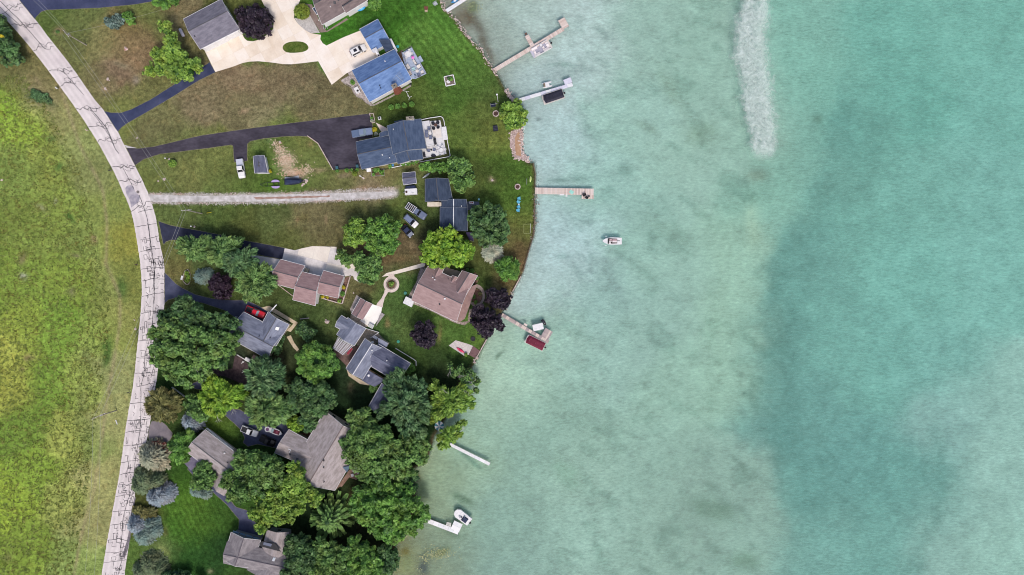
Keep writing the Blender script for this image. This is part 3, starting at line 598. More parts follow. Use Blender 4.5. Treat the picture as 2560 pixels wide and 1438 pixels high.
landcol = landcol * (1 - wsd) + (bed / .8) * wsd
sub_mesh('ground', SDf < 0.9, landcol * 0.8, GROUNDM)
sub_mesh('lake_bed', SDf >= 0.9, bed, BEDM)
# water surface: clear sheet with suspended silt (diffuse) and rippled gloss
m, n, l, b = newmat('lake_water')
b.inputs['Base Color'].default_value = (TEAL[0] * .8, TEAL[1] * .8, TEAL[2] * .8, 1)
b.inputs['Roughness'].default_value = 0.12; setspec(b, 0.5)
tc = n.new('ShaderNodeTexCoord')
mp = n.new('ShaderNodeMapping'); mp.inputs['Rotation'].default_value = (0, 0, R(28)); mp.inputs['Scale'].default_value = (1.0, 2.2, 1)
l.new(tc.outputs['Object'], mp.inputs[0])
mp2 = n.new('ShaderNodeMapping'); mp2.inputs['Rotation'].default_value = (0, 0, R(-50)); mp2.inputs['Scale'].default_value = (1.0, 2.6, 1)
l.new(tc.outputs['Object'], mp2.inputs[0])
na = noise_node(n, l, mp.outputs[0], 0.85, 5, .65); nb = noise_node(n, l, mp2.outputs[0], 0.45, 5, .6)
ad = n.new('ShaderNodeMath'); ad.operation = 'ADD'; l.new(na.outputs[0], ad.inputs[0]); l.new(nb.outputs[0], ad.inputs[1])
bp = n.new('ShaderNodeBump'); bp.inputs['Strength'].default_value = 1.0; bp.inputs['Distance'].default_value = 1.6
l.new(ad.outputs[0], bp.inputs['Height']); l.new(bp.outputs[0], b.inputs['Normal'])
tr = n.new('ShaderNodeBsdfTransparent'); ms = n.new('ShaderNodeMixShader'); ms.inputs[0].default_value = T_W
l.new(b.outputs[0], ms.inputs[1]); l.new(tr.outputs[0], ms.inputs[2]); l.new(ms.outputs[0], n['Material Output'].inputs[0])
mb = MB(); mb.poly([(-40, -3400, WATER_Z), (3400, -3400, WATER_Z), (3400, 3400, WATER_Z), (-40, 3400, WATER_Z)])
WM = m
mb.build('lake_water', WM, None, tag_=(None, None, None, 'structure'))
def resample_(p, N):
    L_ = [0]
    for a, b_ in zip(p[:-1], p[1:]): L_.append(L_[-1] + math.hypot(b_[0] - a[0], b_[1] - a[1]))
    return [(float(np.interp(L_[-1] * i / (N - 1), L_, [q_[0] for q_ in p])), float(np.interp(L_[-1] * i / (N - 1), L_, [q_[1] for q_ in p]))) for i in range(N)]
# the boat wake: a stirred-up foamy trail
m, n, l, b = newmat('wake_foam')
b.inputs['Base Color'].default_value = c(230, 244, 242); b.inputs['Roughness'].default_value = .8
uvn = n.new('ShaderNodeUVMap'); sep = n.new('ShaderNodeSeparateXYZ'); l.new(uvn.outputs[0], sep.inputs[0])
tc = n.new('ShaderNodeTexCoord')
na0 = noise_node(n, l, tc.outputs['Object'], 0.32, 8, .7); na0.inputs['Distortion'].default_value = 1.6
nb0 = noise_node(n, l, tc.outputs['Object'], 1.1, 5, .7); na = n.new('ShaderNodeMix'); na.inputs[0].default_value = .35; l.new(na0.outputs[0], na.inputs[2]); l.new(nb0.outputs[0], na.inputs[3])
edge = maprange(n, l, sep.outputs[0], 0.45, 1.0, 1.0, -.45)
e2 = n.new('ShaderNodeMath'); e2.operation = 'MULTIPLY_ADD'; l.new(na.outputs[0], e2.inputs[0]); e2.inputs[1].default_value = 4.2; e2.inputs[2].default_value = -2.35
e3 = n.new('ShaderNodeMath'); e3.operation = 'ADD'; l.new(e2.outputs[0], e3.inputs[0]); l.new(edge.outputs[0], e3.inputs[1])
fac = maprange(n, l, e3.outputs[0], -0.3, 1.2, 0.0, 0.78)
fm = n.new('ShaderNodeMath'); fm.operation = 'MULTIPLY'; l.new(fac.outputs[0], fm.inputs[0]); l.new(sep.outputs[1], fm.inputs[1])
bp = n.new('ShaderNodeBump'); bp.inputs['Strength'].default_value = 1; bp.inputs['Distance'].default_value = 0.9; l.new(na.outputs[0], bp.inputs['Height']); l.new(bp.outputs[0], b.inputs['Normal'])
tr = n.new('ShaderNodeBsdfTransparent'); ms = n.new('ShaderNodeMixShader'); l.new(fm.outputs[0], ms.inputs[0]); l.new(tr.outputs[0], ms.inputs[1]); l.new(b.outputs[0], ms.inputs[2])
l.new(ms.outputs[0], n['Material Output'].inputs[0])
mb = MB()
wkl = [(1845, -90), (1854, 0), (1841, 46), (1834, 72), (1838, 103), (1827, 144), (1842, 175), (1852, 216), (1849, 241), (1857, 288), (1867, 318), (1877, 339), (1872, 365), (1882, 388), (1886, 402)]
wkr = [(1922, -90), (1926, 0), (1929, 41), (1915, 82), (1926, 128), (1924, 170), (1934, 195), (1934, 247), (1944, 288), (1945, 329), (1942, 370), (1934, 392), (1924, 404)]
kl, kr = resample_(wkl, 60), resample_(wkr, 60)
for i in range(59):
    a1 = min(1.0, (59 - i) / 4.0); a2 = min(1.0, (58 - i) / 4.0)
    q_ = []
    for (L_, R_), a_ in (((kl[i], kr[i]), a1), ((kl[i + 1], kr[i + 1]), a2)):
        q_.append([(W((L_[0] + (R_[0] - L_[0]) * t, L_[1] + (R_[1] - L_[1]) * t), WATER_Z + .012), (abs(t - .5) * 2 / 1.3, a_)) for t in (-.15, .2, .5, .8, 1.15)])
    for j in range(4):
        A_ = [q_[1][j], q_[1][j + 1], q_[0][j + 1], q_[0][j]]; mb.poly([x_[0] for x_ in A_], [x_[1] for x_ in A_])
mb.build('boat_wake', m, None, tag_=('pale foamy wake trail crossing the lake', None, None, 'stuff'))

# ================================================================= ROAD
RL = [(-60, -55), (0, 36), (25, 58), (88, 133), (133, 193), (200, 285), (244, 355), (250, 365), (283, 425), (300, 463), (328, 525), (338, 575), (344, 613), (350, 650), (354, 700), (355, 739), (349, 811), (343, 867), (334, 959), (321, 1028), (310, 1100), (300, 1180), (285, 1260), (270, 1340), (254, 1438), (240, 1520)]
RR = [(0, -75), (47, -5), (88, 48), (125, 98), (175, 160), (240, 255), (264, 280), (295, 328), (309, 360), (338, 415), (367, 473), (383, 520), (391, 548), (400, 610), (411, 658), (412, 700), (412, 756), (409, 775), (402, 860), (394, 936), (387, 978), (377, 1048), (369, 1096), (352, 1150), (342, 1210), (330, 1276), (325, 1343), (319, 1386), (311, 1438), (305, 1520)]
def resample(p, N):
    p = [Vector(a) for a in p]; L_ = [0]
    for a, b_ in zip(p[:-1], p[1:]): L_.append(L_[-1] + (b_ - a).length)
    out = []
    for i in range(N):
        t = L_[-1] * i / (N - 1); k = 0
        while k < len(L_) - 2 and L_[k + 1] < t: k += 1
        u = (t - L_[k]) / (L_[k + 1] - L_[k]); out.append(p[k].lerp(p[k + 1], u))
    return out
NR = 400
rl = resample(smooth_pts(RL, False, 2), NR); rr = resample(smooth_pts(RR, False, 2), NR)
_r = random.Random(12)
ROADM = mat(c(222, 212, 214), c(236, 228, 228), 0.12, 0.9, 0.2, 0.1, fine=(2.2, 0.05), name='pale_road_surface')
mb = MB(); prev = None
for i in range(NR):
    jl, jr = _r.uniform(-.5, .5), _r.uniform(-.5, .5)
    a, b_ = W((rl[i].x + jl, rl[i].y), .02), W((rr[i].x + jr, rr[i].y), .02)
    k = mb.add([a, b_])
    if i: mb.face((k - 2, k, k + 1, k - 1), [(0, i - 1), (0, i), (1, i), (1, i - 1)])
rn, rk = ROADM.node_tree.nodes, ROADM.node_tree.links
uvr = rn.new('ShaderNodeUVMap'); sxr = rn.new('ShaderNodeSeparateXYZ'); rk.new(uvr.outputs[0], sxr.inputs[0])
ws = rn.new('ShaderNodeMath'); ws.operation = 'MULTIPLY_ADD'; rk.new(sxr.outputs[0], ws.inputs[0]); ws.inputs[1].default_value = 25.13; ws.inputs[2].default_value = 1.2
sn = rn.new('ShaderNodeMath'); sn.operation = 'SINE'; rk.new(ws.outputs[0], sn.inputs[0])
rmr = rn.new('ShaderNodeMapRange'); rk.new(sn.outputs[0], rmr.inputs[0]); [setattr(rmr.inputs[i_ + 1], 'default_value', v_) for i_, v_ in enumerate((-1, 1, .90, 1.0))]
bsd = rn['Principled BSDF']; old = bsd.inputs['Base Color'].links[0].from_socket
rsv = rn.new('ShaderNodeVectorMath'); rsv.operation = 'SCALE'; rk.new(old, rsv.inputs[0]); rk.new(rmr.outputs[0], rsv.inputs['Scale']); rtc = rn.new('ShaderNodeTexCoord'); rk.new(varied(rn, rk, rtc.outputs['Object'], rsv.outputs[0], .35, .07), bsd.inputs['Base Color'])
road = mb.build('road', ROADM, None, tag_=(None, None, None, 'structure'))
def rp(s, t):
    i = min(NR - 2, max(0, int(s * (NR - 1)))); u = s * (NR - 1) - i
    a = rl[i].lerp(rl[i + 1], u); b_ = rr[i].lerp(rr[i + 1], u); return a.lerp(b_, t)
cr = MB()
def crack(pts, w=0.10):
    w *= 1.35
    pp = []
    for (s0, t0), (s1, t1) in zip(pts[:-1], pts[1:]):
        k = max(2, int((abs(s1 - s0) * 190 + abs(t1 - t0) * 7) / 0.6))
        for j in range(k):
            u = j / k; pp.append((s0 + (s1 - s0) * u + _r.uniform(-1, 1) * .0003, t0 + (t1 - t0) * u + _r.uniform(-1, 1) * .006))
    pp.append(pts[-1])
    P_ = [W(rp(a, min(.99, max(.01, b_))), .026) for a, b_ in pp]
    for i in range(len(P_) - 1):
        d_ = (P_[i + 1] - P_[i]); d_.z = 0
        if d_.length < 1e-4: continue
        sd = Vector((-d_.y, d_.x, 0)).normalized() * (w * _r.uniform(.35, .6)); e = d_.normalized() * .03
        cr.poly([P_[i] - sd - e, P_[i + 1] - sd + e, P_[i + 1] + sd + e, P_[i] + sd - e])
def s_of(y):   # road station at picture height y
    best = min(range(NR), key=lambda i: abs((rl[i].y + rr[i].y) / 2 - y)); return best / (NR - 1)
def loop(s, t, rs, rt, n=9):
    ph = _r.uniform(0, 6); pts = [(s + rs * math.cos(ph + 2 * math.pi * i / n) * _r.uniform(.7, 1.2), t + rt * math.sin(ph + 2 * math.pi * i / n) * _r.uniform(.7, 1.2)) for i in range(n)]
    crack(pts + [pts[0]], .09)
for y in (20, 62, 117, 178, 202, 272, 313, 352, 418, 453, 515):
    s = s_of(y); sk = _r.uniform(-.008, .008); crack([(s - sk, .02)] + [(s - sk * (1 - 1.5 * q_) + _r.uniform(-.0035, .0035), q_) for q_ in (.15, .3, .42, .55, .66, .8)] + [(s + sk * .5, .98)], .12)
    crack([(s + .002, .5), (s + .006, .56), (s + .007, .7), (s + .003, .78), (s + .0045, .9)], .08); crack([(s - .001, .35), (s - .005, .4), (s - .0055, .52), (s - .001, .6)], .08)
    for _ in range(_r.randint(1, 3)):
        s0 = s + _r.uniform(-.004, .001); t0 = _r.uniform(.3, .85); crack([(s0, t0), (s0 + _r.uniform(.002, .005), t0 + _r.uniform(.02, .06)), (s0 + _r.uniform(.001, .005), t0 + _r.uniform(.1, .16)), (s0, t0 + .18)], .08)
crack([(s_of(0), .3), (s_of(40), .42), (s_of(117), .5)], .13); crack([(s_of(10), .15), (s_of(62), .3)])
crack([(s_of(178), .55), (s_of(240), .7)]); crack([(s_of(272), .55), (s_of(320), .65), (s_of(352), .6), (s_of(375), .55), (s_of(385), .6)], .14)
crack([(s_of(275), .5), (s_of(315), .55), (s_of(350), .6)]); crack([(s_of(418), .45), (s_of(475), .5)]); crack([(s_of(490), .6), (s_of(560), .62), (s_of(640), .58), (s_of(760), .55)], .12)
y = 530
while y < 1500:
    s = s_of(y); crack([(s, .02 if _r.random() < .7 else .3), (s + _r.uniform(-.002, .002), .5), (s + _r.uniform(-.003, .003), .98)], .10)
    y += _r.uniform(24, 44)
y = 560; tl = .6
while y < 1500:
    y2 = y + _r.uniform(25, 55); t2 = min(.8, max(.35, tl + _r.uniform(-.14, .14))); crack([(s_of(y), tl), (s_of(y2), t2)], .11); y = y2; tl = t2
for k in range(270):
    y = _r.uniform(590, 1450)
    s = s_of(y); t = _r.uniform(.35, .92) if _r.random() < .75 else _r.uniform(.05, .4)
    hs, ht = _r.uniform(.003, .010), _r.uniform(.07, .22)
    sh = _r.choice([[(0, 0), (0, 1), (1, 1)], [(0, 0), (1, 0), (1, 1)], [(0, 0), (0, 1), (1, 1), (1, 0), (0, 0)], [(0, 0), (.5, .6), (1, .4)], [(0, 0), (0, 1)], [(0, 0), (1, .2), (1, 1), (.4, 1)]])
    crack([(s + a * hs, t + b_ * ht * _r.choice((-1, 1)) if False else t + b_ * ht) for a, b_ in sh], .09)
mcr = mat((0.085, 0.08, 0.09, 1), rough=0.9, name='tar_crack_filler')
o = cr.build('crack_sealing', mcr, road, world=True); o['kind'] = 'stuff'; o['label'] = 'dark tar lines sealing the cracks in the pale road'
DARKP = mat(c(150, 145, 160), c(190, 184, 192), .8, .9, name='worn_tar_patch')
sheet('tar_patch', q('E', 1250, 500, 1330, 490, 1350, 560, 1400, 600, 1390, 660, 1330, 700, 1310, 720, 1300, 640, 1260, 580), .024, DARKP, 1, parent=road)
mb = MB(); p = W(q1('E', 1378, 560), 0); mb.tube((p.x, p.y, 0), (p.x, p.y, .035), .42, n=16); mb.build('manhole_cover', mat(c(120, 112, 112), name='cast_iron'), None, tag_=('round grey manhole cover in the road by the gravel track', 'manhole cover'))

# ================================================================= PAVED AREAS
sheet('asphalt_driveway', q('A', 190, -10, 210, 20, 350, 190, 360, 172, 410, 118, 460, 100, 600, 95, 1000, 78, 1350, 45, 1545, 10, 1545, -30), .03, ASPH_B, 0, .03)
sheet('asphalt_driveway', q('A', 1045, 1112, 1110, 1128, 1210, 1128, 1310, 1095, 1500, 1000, 1720, 860, 1880, 745, 1997, 685, 2094, 625, 2151, 722, 1990, 800, 1750, 950, 1500, 1100, 1280, 1225, 1215, 1270, 1178, 1315), .03, ASPH_B, 0, .03)
sheet('asphalt_driveway', q('Z', 317, 371, 345, 372, 385, 367, 500, 340, 600, 325, 730, 308, 860, 292, 926, 284, 932, 320, 930, 345, 900, 348, 893, 360, 905, 421, 832, 422, 795, 357, 770, 341, 742, 340, 715, 341, 660, 346, 626, 353, 618, 360, 618, 402, 604, 405, 586, 405, 583, 365, 578, 362, 500, 373, 400, 385, 360, 398, 338, 413), .03, ASPH_D, 0, .03)
# gravel track
gp = q('Z', 367, 480, 400, 484, 470, 488, 560, 487, 660, 484, 760, 481, 860, 478, 920, 476, 975, 474, 990, 482, 970, 492, 935, 500, 860, 502, 760, 506, 660, 508, 560, 508, 470, 508, 385, 512, 378, 500)
sheet('gravel_track', [(x, 495 + (y - 495) * .72) for x, y in gp], .02, GRAVEL, 1, .05)
sheet('gravel_track_crown', q('Z', 635, 494, 700, 492, 800, 490, 825, 489, 825, 492, 760, 495, 700, 497, 640, 498), .026, mat(c(150, 120, 108), c(180, 152, 140), 2, .95, fine=(5, .2), name='reddish_gravel'), 0, .15)
sheet('gravel_patch', q('K', 1660, 770, 1740, 770, 1760, 830, 1560, 1200, 1480, 1360, 1400, 1400, 1480, 1250, 1600, 1000), .02, mat(c(98, 92, 98), c(170, 160, 160), 2, .95, fine=(5, .3), name='bed_gravel'), 0, .1)
# middle drive (dark) and its concrete apron
sheet('asphalt_driveway', q('M', 92, 75, 250, 130, 420, 165, 640, 205, 900, 255, 1240, 335, 1600, 400, 1835, 445, 1805, 600, 1500, 540, 1200, 490, 900, 420, 600, 340, 350, 330, 260, 330, 190, 355, 165, 395, 155, 370, 100, 100), .03, ASPH_N, 0, .03)
sheet('asphalt_driveway', q('M', 175, 785, 215, 820, 330, 940, 420, 1000, 600, 1090, 830, 1145, 1050, 1165, 1300, 1170, 1400, 1210, 1560, 1290, 1650, 1330, 1600, 1440, 1500, 1480, 1150, 1400, 1000, 1300, 700, 1200, 480, 1150, 330, 1130, 230, 1155, 178, 1200), .03, ASPH_S, 0, .03)
# woodland drives
sheet('asphalt_driveway', q('O', 560, 1050, 720, 1010, 900, 1000, 1000, 1100, 900, 1180, 700, 1120, 600, 1110), .03, ASPH_S, 1)
sheet('paved_yard', q('O', 800, 870, 960, 880, 1060, 870, 1090, 720, 1130, 705, 1230, 800, 1370, 880, 1300, 1010, 1260, 1100, 1100, 1020, 950, 960, 800, 950), .026, mat(c(70, 56, 62), c(98, 82, 84), 1, .9, fine=(4, .1), name='dark_brick_paving'), 0)
sheet('asphalt_driveway', q('Q', 960, 200, 1180, 330, 1330, 330, 1400, 370, 1500, 450, 1600, 520, 1760, 540, 1830, 490, 1920, 510, 1955, 590, 1900, 700, 1830, 830, 1700, 800, 1560, 770, 1440, 800, 1375, 750, 1400, 690, 1350, 590, 1280, 520, 1130, 390, 1000, 330), .03, ASPH_S, 0, .03)
sheet('asphalt_driveway', q('Q', 190, 470, 260, 480, 330, 485, 380, 520, 430, 590, 480, 640, 400, 780, 330, 740, 230, 720, 150, 720), .03, ASPH_G, 1, .03)
sheet('asphalt_driveway', q('S', 870, 60, 960, 70, 1190, 280, 1380, 420, 1500, 560, 1640, 600, 1720, 730, 1860, 860, 1840, 980, 1530, 880, 1545, 720, 1460, 620, 1380, 520, 1190, 350, 1000, 200), .03, ASPH_S, 0, .03)
sheet('asphalt_shoulder', q('S', 190, 430, 205, 430, 155, 700, 135, 950, 100, 1120, 55, 1230, 30, 1180, 90, 1000, 130, 800, 150, 600), .024, ASPH_G, 0, .05)

# concrete laid in slabs: each slab is a piece of its own
def clip(poly, a, b_, c_):
    """keep the side a*x+b*y<=c"""
    out = []
    for i in range(len(poly)):
        p, r_ = poly[i], poly[(i + 1) % len(poly)]; dp = a * p[0] + b_ * p[1] - c_; dr = a * r_[0] + b_ * r_[1] - c_
        if dp <= 0: out.append(p)
        if (dp < 0 < dr) or (dr < 0 < dp):
            t = dp / (dp - dr); out.append((p[0] + (r_[0] - p[0]) * t, p[1] + (r_[1] - p[1]) * t))
    return out
def area(p): return abs(sum(p[i][0] * p[(i + 1) % len(p)][1] - p[(i + 1) % len(p)][0] * p[i][1] for i in range(len(p)))) / 2
JOINT = mat(c(170, 158, 148), name='slab_joint', rough=.95)
def slabs(name, pts, size, ang, mats, z=.04, gap=.018, smooth=0, piece='slab', joint=JOINT):
    if smooth: pts = smooth_pts(pts, True, smooth)
    base = sheet(name, pts, z - .02, joint)
    pw = [(W(p).x, W(p).y) for p in pts]; ca, sa = math.cos(R(ang)), math.sin(R(ang))
    rot = [(x * ca + y * sa, -x * sa + y * ca) for x, y in pw]
    x0, x1 = min(p[0] for p in rot), max(p[0] for p in rot); y0, y1 = min(p[1] for p in rot), max(p[1] for p in rot)
    sx, sy = size if isinstance(size, tuple) else (size, size)
    i = 0; rr_ = random.Random(len(pts))
    gx = x0
    while gx < x1:
        gy = y0
        while gy < y1:
            p = clip(rot, -1, 0, -(gx + gap)); p = clip(p, 1, 0, gx + sx - gap) if len(p) > 2 else []
            p = clip(p, 0, -1, -(gy + gap)) if len(p) > 2 else []; p = clip(p, 0, 1, gy + sy - gap) if len(p) > 2 else []
            if len(p) > 2 and area(p) > .15:
                w_ = [(x * ca - y * sa, x * sa + y * ca) for x, y in p]
                mb = MB(); mb.prism(w_, z - .03, z + rr_.uniform(-.004, .004))
                o = mb.build(piece, rr_.choice(mats), base, world=True)
                bm = bmesh.new(); bm.from_mesh(o.data); bmesh.ops.triangulate(bm, faces=[f for f in bm.faces if len(f.verts) > 4]); bm.to_mesh(o.data); bm.free()
            gy += sy
        gx += sx
    return base
CA = mat(c(240, 226, 210), c(250, 240, 228), .3, .85, .2, fine=(3, .03), name='cream_concrete')
CB = mat(c(244, 232, 220), c(252, 244, 236), .3, .85, .2, fine=(3, .03), name='light_cream_concrete')
CC = mat(c(232, 216, 198), c(248, 236, 222), .3, .85, .2, fine=(3, .04), name='warm_concrete')
# the loop of concrete between garage and houses, with its two grass openings left out
slabs('concrete_driveway', q('B', 440, 610, 870, 385, 885, 400, 915, 460, 950, 490, 1020, 497, 1080, 480, 1140, 452, 1200, 405, 1262, 350, 1268, 260, 1220, 180, 1150, 60, 1115, -10, 1590, -10, 1560, 60, 1520, 120, 1510, 215, 1560, 290, 1640, 360, 1710, 400, 1835, 420, 1825, 470, 1855, 520, 1900, 548, 2100, 450, 2350, 350, 2440, 420, 2440, 560, 2520, 680, 2140, 880, 1962, 1018, 1800, 735, 1640, 755, 1480, 772, 1380, 770, 1240, 750, 1080, 735, 980, 740, 900, 755, 780, 800, 568, 865), 3.4, 28, [CA, CB, CC, CB], joint=mat(c(222, 208, 192), name='filled_joint'))
LAWNM = mat(c(72, 94, 40), c(98, 112, 56), .8, .95, .05, .6, fine=(3.5, .25), name='lawn')
sheet('lawn_island', q('B', 1370, 575, 1390, 535, 1440, 508, 1520, 497, 1600, 500, 1655, 520, 1688, 565, 1675, 600, 1620, 625, 1540, 635, 1440, 635, 1395, 615), .05, LAWNM, 1)
slabs('concrete_driveway', q('J', 875, 235, 1020, 265, 1110, 240, 1270, 205, 1620, 215, 1615, 300, 1800, 400, 1900, 520, 1956, 560, 1956, 730, 1870, 680, 1860, 630, 1810, 630, 1735, 640, 1730, 720, 1380, 640, 1160, 580, 1080, 480, 815, 395, 840, 390), 4.2, -14, [CONC2, CONC], z=.04, joint=mat(c(190, 182, 180), name='grey_joint'))
sheet('concrete_parking', q('J', 200, 290, 300, 300, 460, 335, 800, 395, 740, 560, 700, 580, 560, 540, 430, 430, 330, 400, 210, 330), .034, CONC2)
sheet('stone_path', q('K', 440, 930, 540, 820, 640, 860, 560, 960, 600, 1060, 520, 1020, 470, 960), .034, CONCP, 1)
sheet('front_walk', q('K', 970, 950, 1050, 885, 1180, 850, 1700, 705, 1750, 715, 1740, 760, 1650, 790, 1195, 908, 1080, 935), .04, CONC)
ring = [(0, 0)]
cx_, cy_ = q1('K', 1140, 1085)
ringp = [(cx_ + 19.6 * math.cos(a), cy_ + 20.5 * math.sin(a)) for a in [2 * math.pi * i / 28 for i in range(28)]]
sheet('ring_path', ringp, .034, CONCP)
sheet('garden_path', q('K', 1085, 900, 1185, 895, 1200, 960, 1230, 1000, 1060, 1000, 1085, 950), .046, CONCP, 0)
sheet('garden_path', q('K', 1020, 1180, 1180, 1200, 1080, 1230, 1020, 1330, 990, 1438, 985, 1500, 860, 1500, 880, 1430, 960, 1340, 1010, 1240), .030, CONCP, 0)
mb = MB(); cw = W((cx_, cy_)); 
for i in range(22):
    a0 = 2 * math.pi * i / 22; mb2 = MB(); mb2.box(cw.x + 1.35 * math.cos(a0), cw.y + 1.35 * math.sin(a0), .03, .30, .34, .12, a0)
    if i == 0: bedc = thing('round_flower_bed', 'round stone edged flower bed in the centre of the ring path', 'flower bed', (cw.x, cw.y, 0)); first = mb2.build('edging_stone', STONEG, bedc, world=True)
    else: mb2.build('edging_stone', STONEG, bedc, world=True)
mb.tube((cw.x, cw.y, .03), (cw.x, cw.y, .09), 1.2, n=20); mb.build('soil', SOIL, bedc, world=True)
sheet('side_walk', q('J', 540, 1090, 650, 1062, 740, 1110, 1065, 1305, 960, 1438, 900, 1420, 1000, 1320, 680, 1140, 640, 1150), .034, TAN)
sheet('side_walk', q('O', 1710, 490, 1760, 470, 1800, 560, 1858, 640, 1835, 665, 1790, 620, 1740, 540), .04, TAN)
sheet('curved_walk', q('L', 935, 400, 975, 405, 1020, 440, 1050, 490, 1056, 560, 1035, 620, 1000, 660, 950, 685, 900, 670, 870, 630, 900, 620, 960, 645, 1000, 620, 1025, 560, 1020, 510, 990, 465, 950, 445, 925, 440), .034, mat(c(150, 136, 132), c(175, 160, 155), 1, .9, name='brick_paving'), 1)
sheet('house_bed', q('L', 940, 450, 985, 470, 1015, 520, 1020, 570, 990, 620, 950, 645, 900, 610, 880, 560, 900, 500), .026, MULCH, 1)
sheet('house_bed', q('L', 770, 215, 830, 205, 900, 235, 965, 280, 980, 330, 950, 400, 900, 380, 800, 300), .026, MULCH, 1)
sheet('house_bed', q('L', 80, 590, 150, 470, 300, 200, 340, 200, 200, 620, 740, 870, 840, 860, 860, 700, 900, 720, 870, 860, 800, 910, 680, 880, 400, 740, 130, 630), .026, mat(c(130, 118, 112), c(185, 172, 165), 2, .95, fine=(5, .25), name='gravel_bed'), 0)
sheet('entry_court', q('L', 540, 150, 600, 200, 740, 240, 740, 300, 640, 320, 530, 270), .034, mat(c(176, 160, 148), c(195, 180, 168), 1, .9, name='tan_paving'))
# rock beds round the blue house
sheet('rock_bed', q('C', 420, 860, 560, 790, 620, 780, 660, 830, 520, 900, 600, 1080, 745, 1310, 780, 1345, 1000, 1240, 1270, 1090, 1275, 1110, 1000, 1260, 800, 1360, 750, 1362, 690, 1320, 650, 1270, 570, 1235, 530, 1180, 500, 1110, 420, 1070, 380, 1040, 370, 1030, 475, 975), .03, mat(c(150, 140, 138), c(196, 186, 182), 3, .95, fine=(6, .22), name='river_rock'), 0, .05)
sheet('rock_bed', q('B', 1515, 215, 1560, 290, 1640, 360, 1710, 400, 1820, 395, 1700, 180, 1690, 160, 1600, 235), .045, mat(c(176, 172, 170), c(206, 202, 200), 3, .95, fine=(6, .15), name='grey_pebbles'), 0)
sheet('brown_terrace', q('C', -160, 40, 0, 60, 60, 190, 130, 320, 190, 400, 440, 235, 470, 250, 200, 410, 110, 420, -80, 120), .024, mat(c(128, 112, 108), c(150, 134, 128), 2, .9, name='brown_paving'))
sheet('paved_yard', q('C', 1100, 680, 1160, 640, 1200, 800, 1160, 800), .03, SOIL)
# house 4 walk, beds
sheet('front_walk', q('G', 455, 210, 615, 290, 630, 335, 540, 350), .04, CONCP)
sheet('house_bed', q('G', 690, 860, 480, 880, 250, 880, 260, 905, 560, 900, 1300, 735, 1520, 690, 1490, 470, 1440, 190, 1400, 135, 1120, 175, 1130, 600, 1140, 730, 1000, 760), .022, mat(c(58, 66, 40), c(84, 88, 52), 2, .95, fine=(5, .3), name='planted_bed'), 0)
# shore patios
sheet('sand_patio', q('H', 470, 500, 500, 440, 525, 445, 535, 700, 480, 690, 470, 610), .035, mat(c(176, 140, 112), c(190, 156, 128), 1, .95, fine=(5, .06), name='sand'))
sheet('boulder_bed', q('H', 425, 430, 500, 400, 540, 380, 548, 450, 545, 680, 600, 720, 630, 770, 600, 775, 560, 735, 470, 735, 440, 640, 412, 600, 415, 500), .02, mat(c(160, 136, 132), c(200, 180, 176), 2, .95, fine=(5, .2), name='pink_rubble'), 0)
sheet('gravel_patio', q('L', 605, 1160, 690, 1095, 840, 1140, 905, 1165, 850, 1275, 790, 1285), .035, mat(c(200, 192, 190), c(222, 214, 212), 3, .9, fine=(6, .1), name='pale_gravel'))
sheet('shore_deck', q('L', 905, 1165, 990, 1225, 925, 1315, 855, 1275), .08, mat(c(112, 84, 88), c(132, 102, 104), 1, .8, stretch=(1, 6, 1), name='maroon_boards'))
sheet('shed_patio', q('N', 480, 490, 530, 460, 650, 240, 810, 290, 800, 350, 790, 420, 700, 545, 600, 570), .04, mat(c(250, 248, 244), c(255, 253, 250), .5, .8, name='white_concrete', fine=(3, .02)))
sheet('gravel_yard', q('N', 480, 740, 560, 600, 740, 665, 900, 830, 700, 830, 440, 870, 420, 830), .028, mat(c(128, 122, 112), c(160, 152, 140), 2, .95, fine=(5, .2), name='yard_gravel'))
sheet('brick_patio', q('N', 80, 900, 120, 780, 390, 870, 480, 870, 280, 1210, 270, 1160, 180, 1070, 100, 1000), .03, mat(c(104, 84, 82), c(132, 108, 102), 2, .9, fine=(5, .15), name='patio_brick'))
sheet('side_walk', q('N', 280, 1215, 330, 1280, 500, 1380, 640, 1420, 620, 1460, 480, 1438, 310, 1320), .034, TAN)
sheet('gravel_bed', q('N', 430, 105, 490, 150, 355, 385, 330, 320), .03, mat(c(160, 150, 148), c(190, 182, 180), 2, .95, fine=(5, .12), name='side_gravel'))
sheet('deck_pad', q('N', 345, 395, 500, 480, 640, 560, 560, 590, 330, 460), .032, mat(c(150, 138, 120), c(186, 172, 158), 1.5, .9, fine=(5, .15), name='worn_pad'))
sheet('stone_terrace', q('R', 1420, 1360, 1620, 1080, 1700, 1040, 1760, 1130, 1720, 1215, 1620, 1180, 1520, 1310, 1490, 1310), .034, mat(c(130, 104, 92), c(156, 130, 118), 1.5, .9, fine=(5, .1), name='brown_terrace_paving'))
sheet('brick_walk', q('R', 930, 580, 1070, 545, 1240, 330, 1170, 520, 1045, 660, 985, 640), .03, mat(c(112, 78, 62), c(134, 98, 80), 2, .9, fine=(5, .1), name='rust_paving'))
sheet('roadside_gravel', q('E', 1240, 90, 1300, 105, 1380, 125, 1270, 125), .024, GRAVEL)

